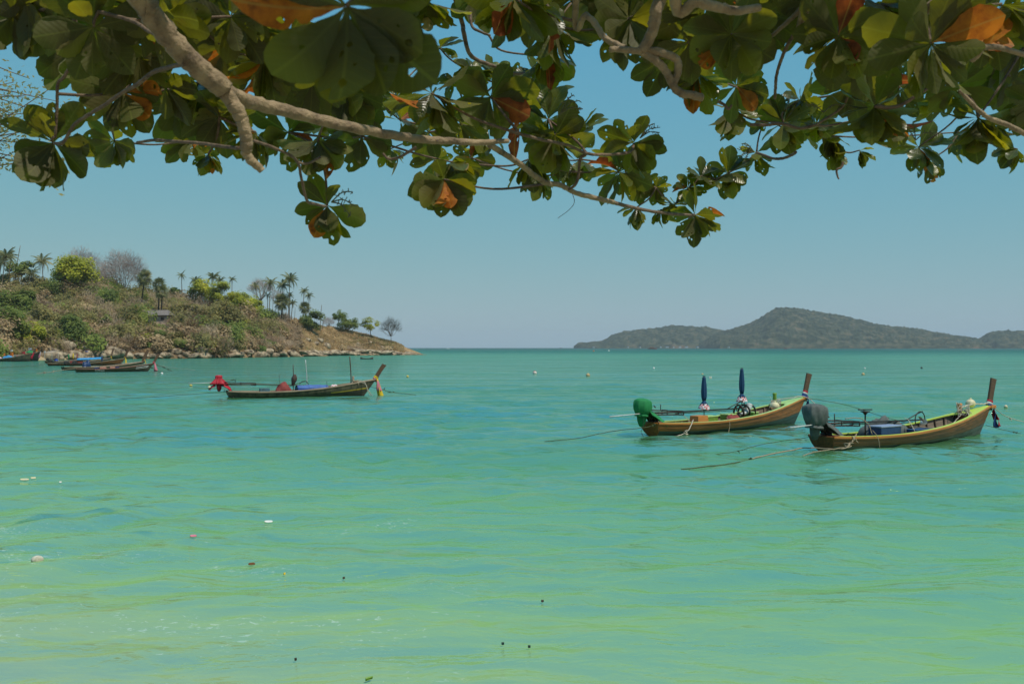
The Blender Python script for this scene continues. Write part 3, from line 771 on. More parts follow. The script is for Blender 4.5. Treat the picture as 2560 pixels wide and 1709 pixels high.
# palms
palm('tallest coconut palm at the left edge of the picture', 14, 640, 0.9, 1.35, n=22, base_px=2, seed=1)
palm('coconut palm close behind the tallest one at the left edge', 3, 655, 0.95, 1.15, n=16, base_px=-6, seed=2)
palm('coconut palm standing alone left of the big domed tree', 104, 652, 0.88, 1.35, n=16, base_px=110, seed=3)
palm('drooping half-dry coconut palm left of the lone one', 78, 684, 0.88, 1.1, n=14, dead=5, seed=4)
palm('small ragged coconut palm on the ridge left of the palm cluster', 453, 688, 0.98, 0.75, n=9, dead=3, seed=5)
palm('leaning coconut palm behind the left of the bright green row', 489, 702, 1.0, 0.95, n=15, seed=6)
palm('coconut palm sticking up behind the bright green row', 532, 692, 1.0, 1.05, n=16, seed=7)
palm('lower coconut palm just right of the one behind the green row', 550, 700, 1.02, 0.8, n=13, seed=8)
palm('coconut palm top peeping over the middle of the green row', 580, 698, 1.05, 0.7, n=11, seed=9)
palm('brown withered coconut palm in the leafless tree', 638, 714, 0.95, 0.85, n=9, dead=7, base_px=646, seed=10)
palm('tall thin coconut palm leftmost of the open ridge group', 676, 706, 0.86, 1.05, n=15, dead=4, base_px=672, seed=11)
palm('coconut palm just left of the tallest palm on the ridge', 707, 713, 0.92, 1.15, n=15, base_px=704, seed=12)
palm('tallest coconut palm of the open ridge group', 725, 697, 0.85, 1.3, n=17, base_px=720, seed=13)
palm('short coconut palm under the tallest one', 724, 738, 0.9, 0.75, n=11, seed=14)
palm('small coconut palm right of the tallest ridge palm', 731, 757, 0.88, 0.8, n=12, base_px=727, seed=15)
palm('left one of the far pair of palms above the dark fan palm', 760, 727, 1.0, 0.8, n=13, base_px=757, seed=16)
palm('right one of the far pair of palms above the dark fan palm', 772, 738, 1.0, 0.8, n=13, seed=17)
palm('withered small palm between the thin trunks on the ridge', 669, 737, 0.9, 0.7, n=6, dead=6, seed=18)
fanpalm('fan palm with a round crown above the old house', 361, 696, 20, 0.62, base_px=347)
fanpalm('fan palm in front of the right end of the old house', 397, 712, 17, 0.5, base_px=394)
fanpalm('lower fan palm crown close under the one by the house', 405, 731, 17, 0.48, base_px=400, n=24)
fanpalm('round fan palm below the thin coconut palms', 704, 756, 20, 0.85, base_px=702, n=40)
fanpalm('dark fan palm behind the round green tree', 762, 770, 15, 0.95)

def dead_stem(label, px, py, bx, t, r=0.18):
    x, D, z = ground_at(bx, t)
    g = G(); tx = (px - 1280) / FPX * D - x; h = CAMH + (HZ - py) / FPX * D - z
    g.tube(catmull([(0, 0, -0.5), (tx * 0.3, 0, h * 0.5), (tx, 0, h)], 5), np.linspace(r * 1.2, r * 0.7, 11), 7)
    o = g.build('dead_palm_stem', M_BARKP, smooth=True, loc=(x, D, z)); tag(o, label, 'dead tree', 'crownless palm stems')
dead_stem('tall crownless palm stem on the open slope', 804, 762, 800, 0.75)
dead_stem('shorter leaning crownless palm stem beside the tall one', 812, 791, 806, 0.85)
dead_stem('crownless palm stem right behind the tallest left palm', 30, 617, 20, 0.92)
dead_stem('slanting crownless palm stem rising from the left green tree', 50, 614, 35, 0.98)
dead_stem('thin bare stem between the fan palm and tallest ridge palm', 716, 770, 712, 0.8, 0.12)
for q, (a_, b_) in enumerate(((683, 738), (690, 752), (738, 768))):
    dead_stem(('thin bare stem right of the leftmost open ridge palm', 'second thin bare stem left of the round fan palm', 'thin bare stem right of the small ridge palm')[q], a_, b_, a_ - 2, 0.85, 0.11)

# ---- undergrowth that reads as one mass
def scatter(name, mat, label, n, region, size, per, card, kind='brush', seed=5, hs=0.75):
    r = np.random.default_rng(seed)
    Vs = []; k = 0
    allP = []; cen = []
    while k < n:
        u = r.uniform(-260, 985); t = r.uniform(0.03, 1.15)
        if not region(u, t, r): continue
        x, D, z = ground_at(u, t)
        s = size * (0.6 + 0.9 * r.random())
        if u > 700: s *= 0.7
        m = int(per * (s / size) ** 2)
        p, _ = crown_points(m, s, s, s * hs, clumps=7, r=r, shell=0.3, cs=0.55, dome=True)
        p += np.array([x, D, z - 0.1])
        allP.append(p); cen.append(np.tile([x, D, z + s * hs * .15], (len(p), 1))); k += 1
    P = np.concatenate(allP); cen = np.concatenate(cen)
    if kind == 'twig':
        m = len(P)
        d = r.normal(size=(m, 3)) * 0.6 + np.array([0, 0, 1.0]); d /= np.linalg.norm(d, axis=1, keepdims=True)
        s_ = np.cross(d, r.normal(size=(m, 3))); s_ /= np.linalg.norm(s_, axis=1, keepdims=True)
        L_ = (card * (0.5 + r.random(m)))[:, None]; w = 0.05
        V = np.stack([P - d * L_ * 0.5 - s_ * w, P - d * L_ * 0.5 + s_ * w, P + d * L_ * 0.5 + s_ * w * .4, P + d * L_ * 0.5 - s_ * w * .4], 1).reshape(-1, 3)
        F = np.arange(m * 4).reshape(m, 4); rd = r.random(m)
    else:
        V, F, rd = leafcards(P, card, r=r, out_from=cen)
    o = link(name, npmesh(name, V, F, mat, attrs={'rnd': ('FACE', rd)})); tag(o, label, kind='stuff')

open_slope = lambda u, t: u > 745 and t > 0.12
leftbare = lambda u, t: u < 45 and 0.62 < t < 0.86
house_zone = lambda u, t: 345 < u < 412 and 0.36 < t < 0.46
nz = lambda u, t, s, c: float(fbm(np.array([u * s]), np.array([t * 6.0]), 2, c)[0])
scatter('slope_trees_green', M_GREEN, 'green broadleaf thickets on the slope', 24, lambda u, t, r: u < 700 and 0.05 < t < 0.9 and not leftbare(u, t) and not (338 < u < 420 and .28 < t < .47) and nz(u, t, 0.02, 2) > 0.5, 6.4, 1100, 0.5, seed=51, hs=1.35)
scatter('slope_trees_yellow', M_YGREEN, 'yellow-green bushes on the slope', 16, lambda u, t, r: u < 690 and 0.05 < t < 0.8 and not leftbare(u, t) and not (338 < u < 420 and .28 < t < .47), 4.0, 650, 0.42, seed=52, hs=1.1)
scatter('slope_trees_olive', M_OLIVE, 'olive trees crowding the slope', 44, lambda u, t, r: u < 700 and 0.05 < t < 0.95 and not leftbare(u, t) and not (338 < u < 420 and .28 < t < .47), 6.4, 1000, 0.5, seed=53, hs=1.3)
scatter('slope_trees_brown', M_BRUSH, 'tall brown half-dry trees crowding the slope', 46, lambda u, t, r: u < 720 and 0.05 < t < 1.0 and not leftbare(u, t) and not (338 < u < 420 and .28 < t < .47), 5.6, 800, 0.48, seed=54, hs=1.35)
scatter('slope_trees_bare', M_TWIG, 'tall leafless grey-brown trees crowding the slope', 52, lambda u, t, r: u < 735 and 0.05 < t < 1.0 and not leftbare(u, t) and not (338 < u < 420 and .28 < t < .47), 5.4, 700, 1.15, 'twig', seed=55, hs=1.4)
scatter('point_thicket', M_BRUSH, 'brown thicket between the woods and the open slope', 62, lambda u, t, r: 600 < u < 748 and 0.05 < t < 1.0, 3.6, 420, 0.42, seed=61, hs=1.0)
scatter('point_twigs', M_TWIG, 'grey-brown leafless thicket left of the open slope', 50, lambda u, t, r: 600 < u < 752 and 0.05 < t < 1.0, 3.8, 420, 1.0, 'twig', seed=62, hs=1.0)
scatter('hill_thicket', M_OLIVE, 'tall olive thicket under the palms and big trees of the ridge', 105, lambda u, t, r: u < 470 and 0.66 < t < 1.12 and not leftbare(u, t), 7.0, 700, 0.50, seed=41, hs=1.15)
scatter('hill_brush', M_TWIG, 'tall grey leafless thicket of the ridge', 110, lambda u, t, r: u < 640 and 0.62 < t < 1.1 and not leftbare(u, t), 6.2, 680, 1.15, 'twig', seed=42, hs=1.1)
scatter('hill_green', M_GREEN, 'green bushes among the ridge trees', 26, lambda u, t, r: u < 430 and 0.7 < t < 1.1 and not leftbare(u, t), 6.0, 900, 0.45, seed=43, hs=1.15)
scatter('dry_brush', M_TWIG, 'leafless grey-brown brush covering the slope', 300, lambda u, t, r: not open_slope(u, t) and not leftbare(u, t) and not (house_zone(u, t)) and (t < 1.0) and nz(u, t, 0.012, 1) > 0.40, 3.9, 260, 1.15, 'twig', seed=11, hs=0.95)
scatter('brown_brush', M_BRUSH, 'brown dry scrub covering the slope', 220, lambda u, t, r: not open_slope(u, t) and not leftbare(u, t) and not house_zone(u, t) and t < 1.05 and nz(u, t, 0.015, 3) > 0.44, 4.2, 360, 0.5, seed=12, hs=0.95)
scatter('olive_scrub', M_OLIVE, 'olive scrub covering the slope', 210, lambda u, t, r: u < 720 and not leftbare(u, t) and not house_zone(u, t) and nz(u, t, 0.015, 5) > 0.47, 4.6, 480, 0.48, seed=13, hs=1.0)
scatter('green_scrub', M_GREEN, 'green scrub low on the slope', 120, lambda u, t, r: u < 700 and not leftbare(u, t) and not house_zone(u, t) and nz(u, t, 0.02, 7) > 0.55, 3.6, 560, 0.46, seed=14, hs=1.0)
scatter('ridge_scrub', M_DARK, 'dark undergrowth along the ridge', 90, lambda u, t, r: u < 600 and t > 0.8, 3.4, 380, 0.42, seed=15)
scatter('shore_scrub', M_OLIVE, 'low green scrub just above the boulders', 60, lambda u, t, r: 140 < u < 680 and 0.05 < t < 0.12, 2.0, 300, 0.32, seed=16)
scatter('point_scrub', M_OLIVE, 'low scrub on the dry slope of the point', 46, lambda u, t, r: u > 860 and 0.3 < t < 0.9, 1.6, 260, 0.3, seed=17)
scatter('point_brush', M_BRUSH, 'low brown brush dotted over the dry open slope', 90, lambda u, t, r: u > 740 and 0.05 < t < 0.75, 1.3, 160, 0.32, seed=71, hs=.7)
# dry grass tufts of the open slope
def grass():
    r = np.random.default_rng(21); n = 30000
    u = r.uniform(640, 1010, n); t = r.uniform(0.05, 1.1, n)
    z, x, D = hz_u(u, t)
    P = np.stack([x, D, z], 1); keep = z > 1.2; P = P[keep]; m = len(P)
    d = r.normal(size=(m, 3)) * 0.3 + np.array([0, 0, 1.0]); s_ = np.cross(d, r.normal(size=(m, 3))); s_ /= np.linalg.norm(s_, axis=1, keepdims=True)
    h = (0.25 + 0.55 * r.random(m))[:, None]
    V = np.stack([P - s_ * .12, P + s_ * .12, P + d * h + s_ * .03, P + d * h - s_ * .03], 1).reshape(-1, 3)
    o = link('dry_grass', npmesh('dry_grass', V, np.arange(m * 4).reshape(m, 4), M_GRASS, attrs={'rnd': ('FACE', r.random(m))})); tag(o, 'dry yellow grass on the open slope', kind='stuff')
grass()

# ---- boulders along the waterline
def rock_material():
    m, nt, out = newmat('granite')
    geo = nd(nt, 'ShaderNodeNewGeometry')
    n1 = nd(nt, 'ShaderNodeTexNoise'); n1.inputs['Scale'].default_value = 0.55; n1.inputs['Detail'].default_value = 8; n1.inputs['Roughness'].default_value = 0.65
    nt.links.new(geo.outputs['Position'], n1.inputs['Vector'])
    r = ramp(nt, [(0.36, (0.06, 0.046, 0.035)), (0.46, (0.22, 0.165, 0.11)), (0.58, (0.46, 0.355, 0.24)), (0.75, (0.58, 0.47, 0.33))])
    nt.links.new(n1.outputs['Fac'], r.inputs[0])
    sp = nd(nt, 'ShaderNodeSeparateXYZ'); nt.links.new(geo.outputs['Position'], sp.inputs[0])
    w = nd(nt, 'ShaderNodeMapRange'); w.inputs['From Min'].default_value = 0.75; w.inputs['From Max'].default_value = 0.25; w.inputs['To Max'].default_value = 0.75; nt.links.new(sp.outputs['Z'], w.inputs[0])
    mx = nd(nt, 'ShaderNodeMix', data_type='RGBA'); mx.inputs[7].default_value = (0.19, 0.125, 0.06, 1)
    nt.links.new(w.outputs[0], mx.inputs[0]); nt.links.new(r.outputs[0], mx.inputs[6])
    b = nd(nt, 'ShaderNodeBsdfPrincipled'); b.inputs['Roughness'].default_value = 0.85; b.inputs['Specular IOR Level'].default_value = 0.2
    nt.links.new(mx.outputs[2], b.inputs['Base Color'])
    bp = nd(nt, 'ShaderNodeBump'); bp.inputs['Strength'].default_value = 0.6; bp.inputs['Distance'].default_value = 0.3
    nt.links.new(n1.outputs['Fac'], bp.inputs['Height']); nt.links.new(bp.outputs[0], b.inputs['Normal'])
    nt.links.new(b.outputs[0], out.inputs[0])
    return m
M_ROCK = rock_material()
def rock_mesh(seed, slab=False):
    import bmesh
    r = np.random.default_rng(seed)
    bm = bmesh.new(); bmesh.ops.create_icosphere(bm, subdivisions=3, radius=1.0)
    dirs = r.normal(size=(9, 3)); dirs /= np.linalg.norm(dirs, axis=1, keepdims=True); off = r.uniform(0.62, 0.95, 9)
    for v in bm.verts:
        p = np.array(v.co)
        for d, o in zip(dirs, off):      # planar spalls
            s = p @ d
            if s > o: p = p - d * (s - o) * 0.85
        k = 1 + 0.16 * (float(fbm(np.array([p[0] * 1.5 + seed]), np.array([p[1] * 1.5 + p[2]]), 3, 2)[0]) - 0.5) * 2
        v.co = Vector(p * k * np.array([1, 0.8, 0.42 if slab else 0.7]))
    me = bpy.data.meshes.new('boulder'); bm.to_mesh(me); bm.free()
    me.polygons.foreach_set('use_smooth', [True] * len(me.polygons))
    me.materials.append(M_ROCK)
    return me
ROCKS = [rock_mesh(i) for i in range(6)]; SLABS = [rock_mesh(20 + i, True) for i in range(4)]
def boulders():
    r = np.random.default_rng(31)
    u = 120.0
    while u < 1046:
        for row in (0, 1, 2):
            zone = 'left' if u < 330 else ('mid' if u < 735 else 'point')
            if row == 2 and (zone != 'left' or r.random() < 0.4): continue
            if row == 1 and zone == 'mid' and r.random() < 0.5: continue
            t = (0.004, 0.03, 0.06)[row] + r.random() * 0.012
            uu = u + r.normal() * 4
            if uu > 1048: continue
            x, D, z = ground_at(uu, t)
            s = (0.9 + 2.6 * r.random() ** 1.8) * (1.0, 0.85, 0.65)[row]
            if zone == 'left' and row == 0 and r.random() < 0.3: s *= 1.6
            if zone == 'point': s = r.uniform(2.2, 4.8) * (1.0, 0.9, 0)[row]
            if uu > 985: s *= 0.75
            if uu > 1025: s *= 0.6
            me = (SLABS if zone == 'point' or r.random() < 0.25 else ROCKS)[r.integers(0, 4)]
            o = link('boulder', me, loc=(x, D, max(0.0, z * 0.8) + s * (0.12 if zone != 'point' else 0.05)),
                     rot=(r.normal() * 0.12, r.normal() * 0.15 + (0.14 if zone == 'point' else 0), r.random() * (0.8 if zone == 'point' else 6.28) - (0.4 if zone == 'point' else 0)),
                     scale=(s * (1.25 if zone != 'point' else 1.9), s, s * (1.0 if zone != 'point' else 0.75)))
            lab = {'left': 'pale granite boulder in the pile behind the moored boats at the left', 'mid': 'pale granite boulder in the long row under the brown scrub', 'point': 'broad pale rock slab sloping into the sea at the point'}[zone]
            big = s > 2.5
            lab = ('big ' if big else 'small ') + lab.replace('pale granite ', 'granite ').replace('in the pile behind the moored boats at the left', 'behind the moored boats') + (', at the waterline' if row == 0 and zone != 'point' else (', back from the water' if zone != 'point' else ''))
            if uu > 1010: lab = 'last low rock slab at the very tip of the point'
            tag(o, lab, 'boulder', {'left': 'boulders behind the moored boats', 'mid': 'boulders under the scrub', 'point': 'rock slabs at the point'}[zone])
        u += r.uniform(9, 17) if u < 735 else r.uniform(9, 16)
    for uu, t, s in ((1000, .05, 3.6), (1022, .1, 3.0), (975, .02, 3.4), (1040, .2, 2.0)):
        x, D, z = ground_at(uu, t)
        o = link('rock_slab', SLABS[int(uu) % 4], loc=(x, D, .5), rot=(.05, .10, .25), scale=(s * 2.6, s * 1.2, s * .62))
        tag(o, {1000: 'largest smooth pale slab near the tip of the point', 1022: 'smooth slab just left of the last one at the tip', 975: 'smooth slab under the grey feathery tree', 1040: 'smooth low slab ending the point in the sea'}[uu], 'boulder', 'rock slabs at the point')
    for i, (uu, t, s) in enumerate(((170, .05, 2.8), (205, .07, 2.2), (250, .05, 3.0), (770, .3, 1.6), (800, .28, 2.2), (790, .2, 1.6), (895, .35, 1.1), (925, .45, 1.2), (818, .12, 2.6))):
        x, D, z = ground_at(uu, t)
        o = link('boulder', ROCKS[i % 6], loc=(x, D, z + 0.2 * s), rot=(0, 0, i * 1.3), scale=s)
        tag(o, (('leftmost', 'middle', 'rightmost')[i] + ' dark boulder bedded in the dry bank behind the boats' if i < 3 else 'dark boulder bedded in the dry open slope of the point'), 'boulder', 'boulders in the bank' if i < 3 else 'boulders in the open slope')
boulders()

# ---- old house on the slope
def house():
    x, D, z = ground_at(374, 0.44)
    z0 = CAMH + (HZ - 806) / FPX * D
    z = min(z, z0)
    t = empty('old_house', (x, D, z0), label='old pale single-storey house with a grey roof half hidden by trees', cat='house')
    wl = pmat('pale_render', (0.42, 0.35, 0.31), (0.30, 0.25, 0.22), 0.6, 0.9)
    rf = pmat('grey_roof', (0.24, 0.20, 0.18), (0.14, 0.12, 0.11), 1.0, 0.9, stretch=(4, 1, 1))
    dk = pmat('dark_opening', (0.03, 0.028, 0.025), (0.02, 0.02, 0.02), 1, 0.9)
    W = 14.5; Hh = 3.1
    g = G(); g.box((0, 3, Hh / 2 - 1.2), (W, 6, Hh + 2.4)); g.build('wall', wl, t)
    g = G()
    for s in (-1, 1):
        y0 = 3 + s * 3.9
        g.strip([[(-W / 2 - 0.8, y0, Hh - 0.1), (W / 2 + 0.8, y0, Hh - 0.1)], [(-W / 2 + 0.6, 3, Hh + 2.0), (W / 2 - 0.6, 3, Hh + 2.0)]])
    g.add([(-W / 2 - 0.8, -0.9, Hh - 0.1), (-W / 2 - 0.8, 6.9, Hh - 0.1), (-W / 2 + 0.6, 3, Hh + 2)], [(0, 1, 2)])
    g.add([(W / 2 + 0.8, -0.9, Hh - 0.1), (W / 2 + 0.8, 6.9, Hh - 0.1), (W / 2 - 0.6, 3, Hh + 2)], [(0, 2, 1)])
    o = g.build('roof', rf, t); m = o.modifiers.new('solid', 'SOLIDIFY'); m.thickness = 0.15
    for wx in (-4.6, -1.0, 2.2, 5.2):
        g = G(); g.box((wx, 0.0, 1.6), (1.3, 0.12, 1.2)); g.build('window', dk, t)
    g = G(); g.box((-2.8, 0.0, 1.1), (1.0, 0.12, 2.1)); g.build('door', dk, t)
house()
# ------------------------------------------------------------------ long-tail boats
def wood(name, c1, c2, c3=None, rough=0.55, sc_=2.2, bump=0.25, spec=0.3):
    return pmat(name, c1, c2, sc_, rough, stretch=(0.35, 4, 6), bump=bump, bscale=9, spec=spec, c3=c3, lo=0.3, hi=0.62)
M_VARN = wood('varnished_hull', (0.42, 0.14, 0.022), (0.22, 0.075, 0.014), (0.09, 0.035, 0.01), rough=0.4)
M_BROWN = wood('brown_hull', (0.36, 0.135, 0.03), (0.17, 0.065, 0.018), (0.05, 0.025, 0.012), rough=0.5)
M_BROWN2 = wood('dark_brown_hull', (0.22, 0.09, 0.025), (0.10, 0.045, 0.016), (0.03, 0.02, 0.013), rough=0.5)
M_ORANGE = wood('orange_rail', (0.62, 0.26, 0.06), (0.44, 0.165, 0.04), rough=0.45)
M_ORANGE2 = wood('orange_paint', (0.60, 0.24, 0.06), (0.46, 0.17, 0.045), rough=0.5, sc_=4)
M_REDBR = wood('red_brown_paint', (0.30, 0.07, 0.03), (0.18, 0.05, 0.025))
M_LIME = pmat('lime_paint', (0.52, 0.66, 0.10), (0.40, 0.53, 0.08), 6, 0.5, bump=0.1)
M_PALELIME = pmat('pale_lime_paint', (0.45, 0.66, 0.22), (0.34, 0.52, 0.17), 6, 0.5, bump=0.1)
M_LIMEG = pmat('green_paint', (0.20, 0.36, 0.05), (0.13, 0.25, 0.04), 6, 0.55)
M_TEALB = wood('blue_green_boottop', (0.03, 0.075, 0.075), (0.025, 0.05, 0.05))
M_GREYB = wood('grey_boottop', (0.12, 0.13, 0.11), (0.06, 0.07, 0.06))
M_WEATH = pmat('weathered_hull', (0.15, 0.13, 0.075), (0.07, 0.065, 0.04), 1.6, 0.8, stretch=(1.6, 1, 1.2), bump=0.3, c3=(0.025, 0.025, 0.018), lo=0.35, hi=0.55)
M_WEATHD = pmat('weathered_dark', (0.07, 0.065, 0.045), (0.035, 0.033, 0.025), 2.0, 0.8, bump=0.3)
M_DKOL = wood('dark_olive_hull', (0.085, 0.085, 0.045), (0.04, 0.042, 0.026))
M_TAN = wood('bare_tan_wood', (0.48, 0.37, 0.26), (0.32, 0.24, 0.165), rough=0.8)
M_DECK = wood('grey_deck', (0.30, 0.235, 0.175), (0.17, 0.13, 0.10), rough=0.85)
M_DARKW = wood('dark_wood', (0.085, 0.06, 0.045), (0.045, 0.033, 0.025), rough=0.8)
M_PROW = wood('prow_wood', (0.155, 0.085, 0.045), (0.075, 0.04, 0.024), (0.2, 0.14, 0.09), rough=0.6, sc_=5)
M_MINT = pmat('mint_paint', (0.20, 0.42, 0.30), (0.14, 0.30, 0.22), 3, 0.6)
M_METAL = pmat('dark_steel', (0.035, 0.033, 0.03), (0.10, 0.055, 0.03), 8, 0.5, metal=0.4, lo=0.5, hi=0.75)
M_PIPE = pmat('pale_pipe', (0.62, 0.64, 0.62), (0.45, 0.46, 0.44), 8, 0.35)
M_RUSTPIPE = pmat('brown_pipe', (0.11, 0.07, 0.05), (0.06, 0.045, 0.035), 8, 0.6)
def cloth(name, c1, c2=None, rough=0.75): return pmat(name, c1, c2 or tuple(x * 0.7 for x in c1), 5, rough, bump=0.5, bscale=9, trans=0.08, spec=0.25)
M_CGREEN = cloth('green_tarpaulin', (0.03, 0.26, 0.085), (0.02, 0.20, 0.065))
M_CGREY = cloth('grey_tarpaulin', (0.14, 0.155, 0.145), (0.085, 0.095, 0.09))
M_CRED = cloth('red_tarpaulin', (0.55, 0.03, 0.05), (0.36, 0.02, 0.035), rough=0.5)
M_CRED2 = cloth('faded_red_tarpaulin', (0.33, 0.07, 0.06), (0.20, 0.045, 0.04))
M_CBLUE = cloth('blue_tarpaulin', (0.035, 0.10, 0.45), (0.025, 0.07, 0.33))
M_CLBLUE = cloth('light_blue_tarpaulin', (0.06, 0.36, 0.72))
M_CPINK = cloth('pink_cloth', (0.75, 0.25, 0.32)); M_CYEL = cloth('yellow_cloth', (0.85, 0.60, 0.04)); M_CWHITE = cloth('white_cloth', (0.75, 0.74, 0.72))
M_RRED = cloth('red_ribbon', (0.60, 0.03, 0.06)); M_RBLUE = cloth('blue_ribbon', (0.03, 0.08, 0.28)); M_CORANGE = cloth('orange_cloth', (0.80, 0.22, 0.03))
M_NAVY = cloth('navy_canopy', (0.022, 0.075, 0.17), (0.016, 0.055, 0.13))
M_RWB = pmat('striped_lining', (0.72, 0.74, 0.76), (0.55, 0.07, 0.07), 14, 0.8, lo=0.5, hi=0.53)
M_COOL = pmat('blue_plastic', (0.018, 0.05, 0.15), (0.012, 0.035, 0.11), 3, 0.4)
M_COOLL = pmat('pale_blue_lid', (0.30, 0.36, 0.50), (0.22, 0.28, 0.42), 3, 0.45)
M_BUFF = pmat('buff_float', (0.62, 0.47, 0.22), (0.42, 0.30, 0.14), 5, 0.6)
M_CREAM = pmat('cream_float', (0.75, 0.66, 0.42), (0.62, 0.53, 0.32), 5, 0.5)
M_WHITE = pmat('white_float', (0.80, 0.80, 0.76), (0.66, 0.66, 0.60), 5, 0.5)
M_YEL = pmat('yellow_float', (0.75, 0.58, 0.10), (0.55, 0.42, 0.08), 5, 0.5)
M_GREENF = pmat('green_float', (0.35, 0.50, 0.22), (0.5, 0.58, 0.36), 5, 0.6)
M_ROPE = pmat('tan_rope', (0.42, 0.33, 0.22), (0.26, 0.20, 0.13), 20, 0.9)
M_ROPEW = pmat('pale_rope', (0.60, 0.53, 0.42), (0.44, 0.38, 0.30), 20, 0.9)
M_ROPEG = pmat('weedy_rope', (0.10, 0.12, 0.045), (0.05, 0.06, 0.03), 8, 0.9)
M_PAINTW = pmat('white_lettering', (0.7, 0.72, 0.68), (0.6, 0.6, 0.58), 5, 0.7)

ST = np.array([0, .08, .2, .35, .5, .65, .78, .88, .95, 1.0])
SB = np.array([.56, .66, .80, .90, .92, .86, .70, .46, .22, .03])
SZ = np.array([.60, .54, .50, .50, .57, .70, .88, 1.08, 1.24, 1.36])
SK = np.array([-.12, -.16, -.2, -.22, -.22, -.2, -.16, -.12, -.08, -.04])
def cr(xs, ys, t):
    """smooth interpolation (cubic Hermite)"""
    d = np.gradient(ys, xs); t = np.clip(t, 0, 1)
    i = np.clip(np.searchsorted(xs, t) - 1, 0, len(xs) - 2); h = xs[i + 1] - xs[i]; s = (t - xs[i]) / h
    return ((2 * s ** 3 - 3 * s ** 2 + 1) * ys[i] + (s ** 3 - 2 * s ** 2 + s) * h * d[i] + (-2 * s ** 3 + 3 * s ** 2) * ys[i + 1] + (s ** 3 - s ** 2) * h * d[i + 1])

